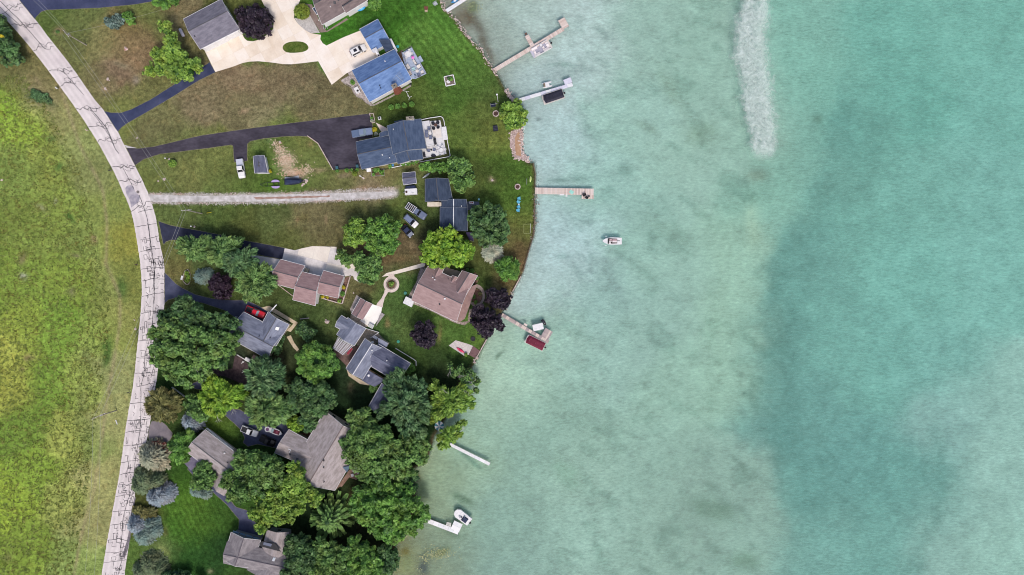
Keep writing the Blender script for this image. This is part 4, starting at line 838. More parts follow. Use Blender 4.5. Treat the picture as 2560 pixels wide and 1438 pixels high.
# low tufts standing in the unmown field (nobody could count them)
rsf = np.random.RandomState(4); NT = 7000
tx = rsf.uniform(-30, 350, NT * 2); ty = rsf.uniform(190, 1450, NT * 2)
lim = np.interp(ty, [190, 285, 425, 525, 650, 740, 870, 960, 1100, 1260, 1440], [60, 130, 200, 225, 250, 275, 270, 255, 235, 215, 180]); kp = tx < lim; tx, ty = tx[kp][:NT], ty[kp][:NT]
cen = np.stack([(tx - 1280) * S, -(ty - 719) * S, np.full(len(tx), .02)], 1); per = 6
cc = np.repeat(cen, per, 0); n_ = len(cc); cc = cc + rsf.normal(size=(n_, 3)) * np.array([.22, .22, 0]); an = rsf.uniform(0, 6.28, n_); lean = rsf.uniform(.1, .3, n_); hh = rsf.uniform(.12, .30, n_)
u_ = np.stack([np.cos(an), np.sin(an), np.zeros(n_)], 1); v_ = np.stack([-np.sin(an) * lean, np.cos(an) * lean, hh], 1)
co = np.stack([cc - u_ * .09, cc + u_ * .09, cc + u_ * .05 + v_, cc - u_ * .05 + v_], 1).reshape(-1, 3)
me = mesh_np('meadow_tufts', co, np.arange(n_ * 4).reshape(-1, 4), leafmat('meadow_grass', c(84, 112, 44), c(168, 178, 96)), tint=np.repeat(rsf.rand(n_), 4))
o = bpy.data.objects.new('meadow_tufts', me); col.objects.link(o); tag(o, 'unmown grass tufts all over the field', None, None, 'stuff')

# dry straw and wood chips strewn by the vented shed
rsf = np.random.RandomState(9); cpx, cpy = [], []
for (x, y, sx, sy, k) in ((715, 400, 12, 8, 420), (735, 432, 16, 6, 380), (700, 375, 8, 6, 120), (690, 360, 6, 4, 60), (765, 425, 10, 8, 120)):
    cpx.append(rsf.normal(x, sx, k)); cpy.append(rsf.normal(y, sy, k))
cpx, cpy = np.concatenate(cpx), np.concatenate(cpy); n_ = len(cpx)
cc = np.stack([(cpx - 1280) * S, -(cpy - 719) * S, rsf.uniform(.02, .06, n_)], 1); an = rsf.uniform(0, 6.28, n_); ln_ = rsf.uniform(.08, .24, n_)
u_ = np.stack([np.cos(an), np.sin(an), rsf.uniform(-.1, .3, n_)], 1) * ln_[:, None]; v_ = np.stack([-np.sin(an), np.cos(an), rsf.uniform(-.2, .2, n_)], 1) * .07
co = np.stack([cc - u_ - v_, cc + u_ - v_, cc + u_ + v_, cc - u_ + v_], 1).reshape(-1, 3); co[:, 2] = np.maximum(co[:, 2], .012)
me = mesh_np('straw_litter', co, np.arange(n_ * 4).reshape(-1, 4), leafmat('dry_straw', c(176, 150, 120), c(240, 220, 200)), tint=np.repeat(rsf.rand(n_), 4))
o = bpy.data.objects.new('straw_litter', me); col.objects.link(o); tag(o, 'pale dry straw litter beside the vented shed', None, None, 'stuff')

# loose stones spilling off the gravel track
rsf = np.random.RandomState(19); n_ = 2600; tt = rsf.rand(n_); gx = 375 + tt * 610; gy = np.interp(gx, [372, 470, 600, 720, 850, 985], [496, 497, 497, 495, 490, 482]) + rsf.choice([-1, 1], n_) * (9 + np.abs(rsf.normal(0, 3.2, n_)))
cc = np.stack([(gx - 1280) * S, -(gy - 719) * S, rsf.uniform(.025, .05, n_)], 1); an = rsf.uniform(0, 6.28, n_); ln_ = rsf.uniform(.05, .13, n_)
u_ = np.stack([np.cos(an), np.sin(an), rsf.uniform(-.1, .2, n_)], 1) * ln_[:, None]; v_ = np.stack([-np.sin(an), np.cos(an), rsf.uniform(-.2, .2, n_)], 1) * (ln_ * .8)[:, None]
co = np.stack([cc - u_ - v_, cc + u_ - v_, cc + u_ + v_, cc - u_ + v_], 1).reshape(-1, 3); co[:, 2] = np.maximum(co[:, 2], .014)
me = mesh_np('loose_gravel', co, np.arange(n_ * 4).reshape(-1, 4), leafmat('loose_stone', c(170, 164, 158), c(226, 222, 220)), tint=np.repeat(rsf.rand(n_), 4))
o = bpy.data.objects.new('loose_gravel', me); col.objects.link(o); tag(o, 'loose pale stones along both edges of the gravel track', None, None, 'stuff')
# ================================================================= BUILDINGS
class House:
    def __init__(s, name, label, cat, center):
        p = W(center, 0); s.root = thing(name, label, cat, (p.x, p.y, 0)); s.pl = []
    def gable(s, k, v, ze, zr, rm, wm=None, over=.45, trim=True, cap=True, wins=True, zb=0.0, wall=True, rake=True):
        A, B, C_, D = [W(p, ze) for p in q(k, *v)]
        R0, R1 = (A + D) / 2, (B + C_) / 2; R0.z = R1.z = zr; t = Vector((0, 0, -.2))
        mb = MB()
        for E0, E1, G1, G0 in ((A, B, R1, R0), (C_, D, R0, R1)):
            L_ = (E1 - E0).length; w = ((E0 + E1) / 2 - (G0 + G1) / 2).length
            mb.poly([E0, E1, G1, G0], [(0, 0), (L_, 0), (L_, w), (0, w)])
        mb.poly([p + t for p in (B, A, R0, R1)]); mb.poly([p + t for p in (D, C_, R1, R0)])
        for P_, Q_ in ((A, B), (B, R1), (R1, C_), (C_, D), (D, R0), (R0, A)): mb.poly([P_ + t, Q_ + t, Q_, P_])
        bm_o = mb.build('roof', rm, s.root, world=True)
        bm = bmesh.new(); bm.from_mesh(bm_o.data); bmesh.ops.recalc_face_normals(bm, faces=bm.faces); bm.to_mesh(bm_o.data); bm.free()
        u = (R1 - R0).normalized()
        ring_ = [A, B, C_, D]
        for E0, G0, E1 in ((A, R0, B), (D, R0, C_)):
            n_ = (G0 - E0).cross(E1 - E0); n_ = n_ if n_.z > 0 else -n_; s.pl.append((E0.copy(), n_.normalized(), ring_))
        if trim is True and rm in (RF_NAVY, RF_DNAVY): trim = GTRIM
        if cap: MB().beam(R0 + Vector((0, 0, .02)), R1 + Vector((0, 0, .02)), .18, .06).build('ridge_cap', CAPD if cap is True else cap, bm_o, world=True)
        if trim:
            tm = TRIM if trim is True else trim
            for E0, E1, O_ in ((A, B, A - D), (D, C_, D - A)):
                o = O_.copy(); o.z = 0; o.normalize()
                MB().beam(E0 + o * .06 + Vector((0, 0, -.08)), E1 + o * .06 + Vector((0, 0, -.08)), .08, .12).build('gutter', tm, s.root, world=True)
            if rake:
                for P_, Q_, o in ((A, R0, -u), (D, R0, -u), (B, R1, u), (C_, R1, u)):
                    MB().beam(P_ + o * .03 + Vector((0, 0, -.08)), Q_ + o * .03 + Vector((0, 0, -.10)), .05, .2).build('rake_board', tm, s.root, world=True)
        if wall:
            wm = wm or SIDE_W
            ia = (D - A).normalized() * over; iu = (B - A).normalized() * over
            a, b_, c_, d_ = A + ia + iu, B + ia - iu, C_ - ia - iu, D - ia + iu
            sl = (zr - ze) / max(.1, ((A - D).length / 2)); zt = ze + over * sl - .26
            mb = MB(); g0, g1 = (a + d_) / 2, (b_ + c_) / 2; zg = zr - .26
            P_ = [Vector((p.x, p.y, z)) for p, z in ((a, zb), (b_, zb), (c_, zb), (d_, zb), (a, zt), (b_, zt), (c_, zt), (d_, zt), (g0, zg), (g1, zg))]
            n_ = mb.add(P_)
            for f in ((0, 1, 5, 4), (2, 3, 7, 6), (3, 0, 4, 8, 7), (1, 2, 6, 9, 5), (4, 5, 9, 8), (6, 7, 8, 9), (3, 2, 1, 0)): mb.face([n_ + i for i in f])
            o = mb.build('wall', wm, s.root, world=True)
            if wins:
                for p, r_ in ((a, b_), (c_, d_), (b_, c_), (d_, a)):
                    L_ = (r_ - p).length
                    k_ = int(L_ / 3.6)
                    for i in range(k_):
                        s.window(p.lerp(r_, (i + .5) / k_), (r_ - p).normalized(), zb + max(.9, (zt - zb) * .38), 1.0, 1.1)
        return A, B, C_, D, R0, R1
    def window(s, p, u, z, w, h):
        n_ = Vector((u.y, -u.x, 0)); c_ = p + n_ * .03; rot = math.atan2(u.y, u.x)
        f = MB().box(c_.x, c_.y, z, w + .16, .08, h + .16, rot).build('window', TRIM, s.root, world=True)
        g = c_ + n_ * .035; MB().box(g.x, g.y, z + .08, w, .04, h, rot).build('pane', GLASS, f, world=True)
    def flat(s, k, v, z, m, t=.2, name='roof', wall=None, zs=None, trim=None, zb=0):
        """shed or flat roof slab from outline; zs gives a height per corner"""
        pts = q(k, *v); P_ = [W(p, (zs[i] if zs else z)) for i, p in enumerate(pts)]
        mb = MB(); n_ = len(P_); tt = Vector((0, 0, -t))
        u = (P_[1] - P_[0]).normalized(); w = Vector((-u.y, u.x, 0))
        mb.poly(P_, [((p - P_[0]).dot(u), (p - P_[0]).dot(w)) for p in P_]); mb.poly([p + tt for p in P_[::-1]])
        for i in range(n_): mb.poly([P_[i] + tt, P_[(i + 1) % n_] + tt, P_[(i + 1) % n_], P_[i]])
        o = mb.build(name, m, s.root, world=True)
        bm = bmesh.new(); bm.from_mesh(o.data); bmesh.ops.remove_doubles(bm, verts=bm.verts, dist=.001); bmesh.ops.triangulate(bm, faces=[f for f in bm.faces if len(f.verts) > 4]); bmesh.ops.recalc_face_normals(bm, faces=bm.faces); bm.to_mesh(o.data); bm.free()
        if trim:
            for i in range(n_):
                a, b_ = P_[i], P_[(i + 1) % n_]; MB().beam(a + Vector((0, 0, -.05)), b_ + Vector((0, 0, -.05)), .12, .16).build('gutter', trim, s.root, world=True)
        if wall:
            c_ = sum(P_, Vector()) / n_
            w_ = [(c_.x + (p.x - c_.x) * .93, c_.y + (p.y - c_.y) * .93) for p in P_]
            MB().prism(w_, zb, min(p.z for p in P_) - t + .01).build('wall', wall, s.root, world=True)
        n3 = (P_[1] - P_[0]).cross(P_[2] - P_[0]); n3 = n3 if n3.z > 0 else -n3; s.pl.append((P_[0].copy(), n3.normalized(), P_))
        return P_
    def z_at(s, x, y):
        best = 0
        for P0, n_, poly in s.pl:
            ins = False; N = len(poly)
            for i in range(N):
                a, b_ = poly[i], poly[(i + 1) % N]
                if (a.y > y) != (b_.y > y) and x < (b_.x - a.x) * (y - a.y) / (b_.y - a.y) + a.x: ins = not ins
            if ins:
                z = P0.z - (n_.x * (x - P0.x) + n_.y * (y - P0.y)) / n_.z
                # a gable's surface is the lower of its two planes: take min per wing below
                best = max(best, min(z, s._cap(poly, x, y)))
        return best
    def _cap(s, poly, x, y):
        zz = [P0.z - (n_.x * (x - P0.x) + n_.y * (y - P0.y)) / n_.z for P0, n_, pl in s.pl if pl is poly]
        return min(zz)
    def spot(s, k, x, y):
        p = q1(k, x, y); z = 4.0
        for _ in range(5): w = W(p, z); z = s.z_at(w.x, w.y) or 3.0
        return W(p, z)
    def vent(s, k, x, y, m=None, r=.12, h=.5):
        p = s.spot(k, x, y); MB().tube((p.x, p.y, p.z - .1), (p.x, p.y, p.z + h), r, n=8).build('roof_vent', m or METAL, s.root, world=True)
    def boxvent(s, k, x, y, w=.45, m=None, h=.22, rot=0):
        p = s.spot(k, x, y); MB().box(p.x, p.y, p.z - .15, w, w, h + .15, rot, .8).build('roof_vent', m or CAPD, s.root, world=True)
    def skylight(s, k, v, m=GLASS, lift=.12):
        ps = [s.spot(k, v[i], v[i + 1]) for i in range(0, len(v), 2)]
        up = Vector((0, 0, lift)); mb = MB(); mb.hexa([p + Vector((0, 0, -.1)) for p in ps] + [p + up for p in ps]); o = mb.build('skylight', TRIM, s.root, world=True)
        c_ = sum(ps, Vector()) / 4; i_ = [c_ + (p - c_) * .8 + up for p in ps]
        MB().hexa([p + Vector((0, 0, -.01)) for p in i_] + [p + Vector((0, 0, .02)) for p in i_]).build('pane', m, o, world=True)
    def chimney(s, k, x, y, sx, sy, z, m=BRICK, rot=0, cap=True):
        p = W(q1(k, x, y), z); o = MB().box(p.x, p.y, 0, sx, sy, z, rot).build('chimney', m, s.root, world=True)
        if cap:
            MB().box(p.x, p.y, z, sx + .2, sy + .2, .12, rot).build('chimney_cap', STONEG, o, world=True)
            MB().tube((p.x, p.y, z + .1), (p.x, p.y, z + .45), .16, n=8).build('flue', BLACK, o, world=True)
        return o
def rotk(k, x0, y0, x1, y1):
    a, b_ = W(q1(k, x0, y0)), W(q1(k, x1, y1)); return math.atan2(b_.y - a.y, b_.x - a.x)

# garage with pale grey roof, top
h = House('garage', 'large garage with a speckled grey gable roof beside the purple tree', 'garage', q1('B', 520, 300))
g = h.gable('B', (185, 230, 640, -10, 860, 350, 385, 590), 3.6, 5.6, RF_GREY, SIDE_W, .35)
h.vent('B', 325, 440, BLACK)
for t in (.2, .5, .8):
    p = (g[3] + (g[2] - g[3]) * t); u = (g[2] - g[3]).normalized(); n_ = Vector((u.y, -u.x, 0)); p = p - n_ * .30
    f = MB().box(p.x, p.y, .05, 3.0, .1, 2.5, math.atan2(u.y, u.x)).build('garage_door', TRIM, h.root, world=True)
    for j in range(4): MB().box(p.x + n_.x * .03, p.y + n_.y * .03, .12 + j * .6, 2.9, .08, .52, math.atan2(u.y, u.x)).build('door_panel', WHITE, f, world=True)
# brown roofed house cut by the top of the picture
h = House('house', 'house with a dull brown roof and long white gutter cut by the top edge', 'house', q1('C', 300, 60))
h.gable('C', (-20, -120, 400, -340, 560, 75, 128, 318), 3.4, 5.6, RF_TAUPE, SIDE_W, .4, wins=True)
h.gable('C', (380, 60, 560, -60, 715, 0, 435, 170), 3.6, 5.0, RF_TAUPE, SIDE_W, .3)
h.flat('C', (5, 110, 145, 30, 205, 110, 62, 190), 3.1, RF_DNAVY, wall=SIDE_T, trim=TRIM, zs=(2.7, 3.0, 3.4, 3.1))
h.boxvent('C', 290, 35, .7); h.vent('C', 240, 90, WHITE); h.boxvent('C', 340, 5); h.boxvent('C', 490, 5); h.vent('C', 92, 268, WHITE)
h.chimney('C', 100, 12, 1.2, .9, 5.2, BRICK, .5)
o = thing('downspout_trellis', 'small white trellis at the corner of the brown roofed house', 'trellis', W(q1('C', 175, 355)))
for i in range(3): MB().beam((-.6 + i * .5, .8, .1), (-.2 + i * .5, -.8, 1.2), .08, .08).build('lath', TRIM, o)
# the blue house
h = House('house', 'bright blue roofed house with a brick chimney and roof aerial', 'house', q1('C', 880, 900))
h.gable('C', (610, 378, 845, 248, 1010, 540, 775, 665), 3.0, 4.7, RF_BLUE, SIDE_W, .4)
g = h.gable('C', (512, 905, 1062, 630, 1278, 1015, 738, 1310), 3.4, 5.8, RF_BLUE, SIDE_W, .3)
h.flat('C', (858, 508, 1002, 508, 1045, 625, 945, 668), 4.9, RF_DNAVY, zs=(4.72, 4.55, 4.65, 4.95), t=.12)
h.flat('C', (762, 640, 822, 608, 845, 650, 790, 680), 3.7, WHITE, t=.5, zs=(3.6, 4.1, 4.4, 3.9))
h.skylight('C', (812, 665, 845, 648, 862, 690, 828, 705)); h.skylight('C', (835, 710, 862, 695, 876, 720, 850, 735))
h.chimney('C', 1058, 1105, 1.3, 1.0, 6.2, BRICK, R(27)); h.vent('C', 940, 792, WHITE, .15); h.vent('C', 873, 1103, BLACK); h.vent('C', 885, 1135, BLACK)
p = W(q1('C', 1090, 1145), 1.6); MB().box(p.x, p.y, 0, 2.4, 1.4, 3.2, R(27), .7).build('chimney_base', BRICK, h.root, world=True)
u = (g[2] - g[3]).normalized()
p = W(q1('C', 1010, 560), 1.5)
h.flat('C', (990, 500, 1020, 497, 1100, 655, 1075, 665), 2.6, TRIM, t=.12, name='porch_beam', zs=(2.6, 2.6, 2.6, 2.6))
a = thing('roof_aerial', 'long metal roof aerial with thin crossbars above the blue roof', 'antenna', W(q1('C', 1180, 1050), 0))
p0 = Vector((0, 0, 0)); top = W(q1('C', 1165, 1045), 7.6) - a.location; far = W(q1('C', 1075, 965), 7.9) - a.location
MB().tube(p0, top, .05, n=6).build('mast', METAL, a); MB().tube(top, far, .05, n=6).build('boom', METAL, a)
dd = (far - top); sd = Vector((-dd.y, dd.x, 0)).normalized()
for i in range(9):
    m_ = top + dd * (i + .5) / 9; L_ = .8 + .25 * i * .35; MB().tube(m_ - sd * L_, m_ + sd * L_, .025, n=5).build('element', CHROME, a)
# house with terrace (slate blue)
h = House('house', 'slate blue roofed house with white framed terraces beside the dark driveway', 'house', q1('G', 600, 500))
h.gable('G', (172, 490, 660, 385, 765, 775, 255, 882), 3.1, 4.9, RF_NAVY, SIDE_W, .4)
h.gable('G', (515, 362, 518, 420, 690, 395, 675, 320), 3.2, 4.0, RF_NAVY, SIDE_W, .3, cap=False)
g = h.gable('G', (620, 258, 705, 668, 1182, 580, 1108, 158), 5.0, 6.9, RF_NAVY, SIDE_W, .4)
h.gable('G', (700, 640, 778, 806, 1136, 735, 1118, 600), 3.3, 4.6, RF_NAVY, SIDE_W, .35)
h.chimney('G', 950, 150, 1.9, .75, 6.7, SIDE_W, R(6)); h.vent('G', 555, 680, WHITE, .16); h.vent('G', 660, 720, WHITE); h.vent('G', 712, 310, WHITE)
h.flat('G', (720, 195, 850, 165, 850, 178, 728, 212), 4.2, RF_NAVY, t=.15)
# sheds & garage
h = House('garden_shed', 'small shed with twin roof vents beside the bare soil patch', 'shed', q1('F', 590, 760))
h.gable('F', (496, 645, 516, 868, 690, 865, 640, 632), 2.3, 3.0, RF_GREY if False else RF_STEEL2, SIDE_W, .15, cap=False, wins=False)
for x in (565, 582): h.boxvent('F', x, 730, .25, CAPD, .15); h.boxvent('F', x, 770, .25, CAPD, .15)
MB().beam(W(q1('F', 565, 705), 3.05), W(q1('F', 572, 790), 3.05), .1, .1).build('vent_strip', CAPD, h.root, world=True)
h = House('garden_shed', 'small slate roofed shed behind the white camper trailer', 'shed', q1('G', 940, 1010))
h.gable('G', (838, 938, 1025, 920, 1045, 1080, 856, 1105), 2.3, 3.0, RF_STEEL2, SIDE_G, .15, wins=False)
h = House('garage', 'square garage with a dark slate blue gable roof and beige lean-to', 'garage', q1('I', 650, 360))
h.gable('I', (495, 230, 495, 500, 822, 490, 770, 225), 2.9, 4.3, RF_DNAVY, SIDE_W, .3)
h.flat('I', (518, 508, 672, 502, 668, 556, 518, 556), 2.2, mat(c(200, 192, 176), c(216, 208, 194), 1, .8, name='beige_sheeting'), wall=SIDE_T, zs=(2.4, 2.4, 2.1, 2.1)); h.vent('I', 625, 465, BLACK)
h = House('cottage', 'dark slate roofed cottage between the garage and two large trees', 'cottage', q1('I', 830, 650))
h.gable('I', (688, 478, 676, 590, 1000, 590, 984, 472), 2.9, 3.7, RF_DNAVY, SIDE_W, .3, cap=TRIM)
h.gable('I', (674, 572, 672, 850, 1000, 850, 1000, 570), 3.0, 3.95, RF_DNAVY, SIDE_W, .3, cap=TRIM)
h.flat('I', (985, 500, 1140, 500, 1140, 590, 1000, 600), .35, mat(c(92, 98, 118), c(104, 110, 130), 1, .7, name='grey_decking'), t=.3, name='deck')
h.flat('I', (980, 868, 1060, 865, 1075, 975, 1020, 960), 2.4, mat(c(58, 52, 84), c(70, 62, 96), 1, .8, name='violet_roofing'), wall=SIDE_W)
h.vent('I', 715, 768, BLACK); h.vent('I', 928, 555, WHITE); h.chimney('I', 675, 530, .5, .9, 3.2, SIDE_T, 0, False)
# brown three part garage/house
h = House('house', 'three staggered brown gable roofs beside the concrete drive', 'house', q1('J', 1200, 750))
h.gable('J', (815, 395, 1165, 488, 1020, 822, 665, 725), 3.2, 4.9, RF_BROWN2, SIDE_W, .35)
h.gable('J', (1125, 575, 1398, 640, 1316, 1060, 990, 975), 3.4, 5.3, RF_BROWN2, SIDE_W, .35)
h.gable('J', (1432, 556, 1726, 634, 1642, 950, 1345, 885), 3.1, 4.6, RF_BROWN2, SIDE_W, .35)
t_ = thing('patio_cover', 'small tan framed box cover on the concrete by the brown garages', 'cover', W(q1('J', 1203, 552), 0))
MB().box(0, 0, 0, .9, 1.0, .8, R(-14)).build('box', mat(c(170, 160, 140), name='tan_plastic'), t_); MB().box(0, 0, .8, 1.0, 1.1, .08, R(-14)).build('lid', mat(c(186, 178, 160), name='tan_lid'), t_)
# the big brown lake house
h = House('house', 'large rosy brown roofed lake house with three front gables and a rear deck', 'house', q1('L', 520, 520))
h.gable('L', (345, 180, 862, 418, 700, 868, 140, 598), 3.8, 7.0, RF_BROWN, SIDE_T, .5)
h.gable('L', (772, 232, 640, 440, 800, 560, 960, 295), 4.0, 5.9, RF_BROWN, SIDE_T, .4)
h.gable('L', (452, 178, 360, 330, 480, 360, 545, 200), 3.9, 5.0, RF_BROWN, SIDE_T, .3, cap=False, wins=False)
h.gable('L', (652, 290, 610, 360, 670, 385, 720, 318), 3.9, 4.8, RF_BROWN, SIDE_T, .3, cap=False, wins=False)
h.flat('L', (690, 850, 840, 480, 900, 420, 960, 400, 940, 440, 885, 600, 800, 830, 745, 868), 3.0, mat(c(150, 122, 120), c(168, 140, 136), 1, .8, name='deck_boards'), t=.25, name='deck', wall=SIDE_T)
h.vent('L', 408, 318, WHITE, .15); h.vent('L', 433, 345, WHITE, .18); h.vent('L', 557, 580, WHITE, .25, .4); h.vent('L', 493, 650, BLACK, .2); h.vent('L', 600, 335, BLACK)
p = W(q1('L', 108, 618), 1.4); MB().box(p.x, p.y, 0, 2.6, 2.0, 1.4, R(-26)).build('porch_block', WHITE, h.root, world=True)
# shed by the white patio
h = House('garden_shed', 'brown roofed shed beside the bright white patio', 'shed', q1('N', 500, 310))
h.gable('N', (490, 152, 355, 388, 520, 478, 664, 243), 2.4, 3.4, RF_BROWN2, SIDE_W, .25, wins=False)
# blue-grey cabin with pergola
h = House('cabin', 'steel blue hipped cabin beside the slatted pergola', 'cabin', q1('N', 330, 640))
h.gable('N', (300, 445, 130, 698, 392, 866, 565, 605), 2.7, 4.2, RF_STEEL, SIDE_W, .3, cap=False)
h.gable('N', (200, 412, 420, 545, 330, 700, 105, 575), 2.7, 3.9, RF_STEEL, SIDE_W, .3, cap=False)
# grey lake house beside it
h = House('house', 'steel grey house with pale ridge line east of the pergola patio', 'house', q1('N', 650, 1080))
h.gable('N', (556, 757, 270, 1208, 518, 1366, 810, 902), 3.4, 5.2, RF_STEEL, SIDE_T, .35, cap=TRIM)
h.gable('N', (755, 842, 1235, 1133, 1060, 1420, 590, 1140), 3.2, 4.7, RF_STEEL2, SIDE_T, .35, cap=mat(c(120, 128, 150), name='grey_cap'))
h.gable('N', (560, 1200, 500, 1380, 700, 1480, 860, 1380), 3.0, 3.8, RF_STEEL2, SIDE_T, .3, cap=False, rake=False, trim=None)
h.gable('U', (605, 262, 460, 518, 560, 600, 760, 380), 3.0, 3.9, RF_STEEL2, SIDE_T, .3, cap=False)
h.flat('N', (752, 748, 905, 830, 872, 892, 750, 842), 2.5, mat(c(136, 142, 164), c(150, 156, 178), 1, .7, name='flat_roofing'), wall=SIDE_T)
h.boxvent('N', 612, 1312, .7, WHITE, .35, R(30)); h.vent('N', 665, 930, WHITE, .2, .7); h.vent('N', 890, 1085, WHITE, .15, .9); h.boxvent('N', 665, 815, .6, WHITE)
# grey house with the red pickup
h = House('house', 'cross gabled grey blue house next to the red pickup', 'house', q1('O', 1430, 430))
h.gable('O', (1195, 193, 1668, 445, 1482, 755, 1000, 490), 3.2, 5.3, RF_STEEL, SIDE_T, .4)
h.gable('O', (1490, 190, 1340, 470, 1580, 600, 1738, 342), 3.3, 5.2, RF_STEEL, SIDE_T, .4)
h.skylight('O', (1585, 370, 1625, 378, 1610, 415, 1572, 402), mat((.8, .8, .75, 1), name='frosted_dome')); h.vent('O', 1385, 480, BLACK); h.vent('O', 1520, 500, BLACK, .1, .9)
t_ = thing('gangway_arch', 'white bracket arm standing at the walk corner by the grey house', 'arbour', W(q1('O', 1525, 190), 0))
a_ = W(q1('O', 1505, 200), 2.4) - t_.location; b_ = W(q1('O', 1590, 105), 2.6) - t_.location
MB().beam(a_, b_, .28, .12).build('beam', TRIM, t_); MB().beam(a_, a_ * .2 + Vector((0, 0, -1.9)) * 0, .1, .1).build('post', TRIM, t_)
# taupe house in the wood
h = House('house', 'big taupe roofed house with a wavy shingle grain among the woods', 'house', q1('R', 1300, 800))
h.gable('R', (1290, 262, 750, 1148, 1420, 1362, 1850, 620), 3.6, 6.2, RF_WEATH, SIDE_T, .5, cap=mat(c(120, 106, 104), name='taupe_cap'))
h.gable('R', (785, 522, 1300, 800, 1180, 1090, 590, 840), 3.3, 5.0, RF_WEATH, SIDE_T, .4, cap=False)
h.vent('R', 1270, 945, BLACK, .2); h.vent('R', 1270, 1040, BLACK, .15); h.vent('R', 1275, 1240, BLACK, .15); h.vent('R', 1422, 350, BLACK, .15); h.boxvent('R', 905, 925, .7); h.boxvent('R', 805, 862, .5)
for (x0, y0, x1, y1) in ((780, 785, 815, 800), (815, 800, 795, 835)):
    MB().beam(h.spot('R', x0, y0) + Vector((0, 0, .1)), h.spot('R', x1, y1) + Vector((0, 0, .1)), .18, .2).build('flashing', TRIM, h.root, world=True)
h.flat('R', (1528, 1042, 1640, 1020, 1590, 1112), 3.9, mat(c(72, 98, 122), c(82, 108, 132), 1, .6, name='blue_awning'), zs=(4.6, 3.9, 3.9), t=.08, name='awning')
# weathered roof by the small drive
h = House('house', 'house with a weathered speckled roof beside the blue spruce', 'house', q1('Q', 950, 850))
h.gable('Q', (888, 588, 1370, 955, 1180, 1275, 640, 865), 3.3, 5.3, RF_WEATH, SIDE_T, .4)
h.flat('Q', (618, 1015, 715, 935, 830, 985, 705, 1115), 2.7, mat(c(108, 102, 124), c(124, 118, 140), 1, .8, name='porch_roofing'), wall=SIDE_T, zs=(2.5, 2.8, 2.8, 2.5))
h.vent('Q', 1140, 888, WHITE, .2, .3); h.vent('Q', 1182, 1005, BLACK)
h.gable('Q', (1040, 1110, 980, 1290, 1130, 1440, 1330, 1160), 3.0, 4.2, RF_WEATH, SIDE_T, .4, cap=False, trim=None)
for i in range(2): MB().beam(W(q1('Q', 900 + i * 15, 565), 3.2), W(q1('Q', 1245 + i * 15, 845 - i * 10), 3.2), .08, .1).build('gutter', mat(c(150, 160, 180), name='grey_gutter'), h.root, world=True)
# bottom house
h = House('house', 'mottled grey hip and gable roof house at the bottom edge', 'house', q1('S', 1650, 1150))
h.gable('S', (1440, 882, 1335, 1240, 1700, 1345, 1818, 985), 3.3, 4.9, RF_GRY2, SIDE_G, .4, cap=mat(c(96, 90, 100), name='grey_ridge'))
h.gable('S', (1385, 1000, 2290, 1180, 2230, 1490, 1335, 1285), 3.4, 4.8, RF_GRY2, SIDE_G, .4, cap=mat(c(92, 86, 96), name='dark_grey_ridge'), trim=None)
h.gable('S', (1900, 852, 1830, 1120, 2160, 1230, 2190, 880), 3.3, 4.5, RF_WEATH, SIDE_G, .4, cap=False, trim=None)
h.gable('S', (1690, 1300, 1640, 1372, 2100, 1560, 2180, 1380), 3.0, 4.1, RF_GRY2, SIDE_G, .4, cap=False, trim=None)
h.skylight('S', (1985, 1205, 2018, 1210, 1998, 1258, 1965, 1252), mat((.7, .75, .8, 1), name='pale_dome'))
h.flat('S', (1803, 1030, 1840, 1000, 2015, 1030, 2080, 1135, 1805, 1062), 4.75, BLACK, t=.1, name='roof_well')
h.flat('S', (1860, 1010, 1970, 1035, 1950, 1070, 1850, 1045), 4.95, mat(c(110, 116, 136), name='well_panel'), t=.08, name='well_cover')
g0, g1 = W(q1('S', 1455, 870), 2.9), W(q1('S', 1800, 972), 2.9)
for i in range(4):
    a_ = g0.lerp(g1, (i + .08) / 4); b_ = g0.lerp(g1, (i + .92) / 4)
    MB().beam(a_, b_, .5, .06).build('glazing_panel', mat(c(120, 150, 175), rough=.15, spec=.6, name='blue_glazing'), h.root, world=True)
# dark roof glimpsed at the bottom
h = House('house', 'charcoal roof half hidden under trees at the very bottom', 'house', q1('T', 380, 1400))
h.gable('T', (320, 1370, 450, 1340, 480, 1440, 330, 1450), 3.0, 3.8, RF_STEEL, SIDE_G, .2, cap=False)

# ================================================================= PERGOLA, TERRACES, FENCES
def slat_structure(name, label, cat, k, quad, z, nslat, nbeam, m, wsl=.09, piece='slat'):
    P_ = [W(p, z) for p in q(k, *quad)]; c_ = sum(P_, Vector()) / 4
    t = thing(name, label, cat, (c_.x, c_.y, 0))
    for i in range(nslat):
        u = (i + .5) / nslat; MB().beam(P_[0].lerp(P_[3], u) + Vector((0, 0, .12)), P_[1].lerp(P_[2], u) + Vector((0, 0, .12)), wsl, .1).build(piece, m, t, world=True)
    for i in range(nbeam):
        u = (i + .5) / nbeam; MB().beam(P_[0].lerp(P_[1], u), P_[3].lerp(P_[2], u), .14, .16).build('beam', m, t, world=True)
    for p in P_: pp = p.lerp(c_, .06); MB().tube((pp.x, pp.y, 0), (pp.x, pp.y, z), .09, n=6).build('post', m, t, world=True)
    return t
slat_structure('pergola', 'slatted grey pergola over the brick patio by the blue cabin', 'pergola', 'N', (150, 735, 385, 870, 225, 1010, 72, 905), 2.6, 10, 5, mat(c(215, 215, 222), name='whitewashed_slat'), .15)
tw = thing('red_cushions', 'red cushioned bench under the edge of the pergola', 'bench', W(q1('N', 332, 945), 0), R(53))
MB().box(0, 0, .15, 2.2, .8, .3).build('frame', WOODG, tw)
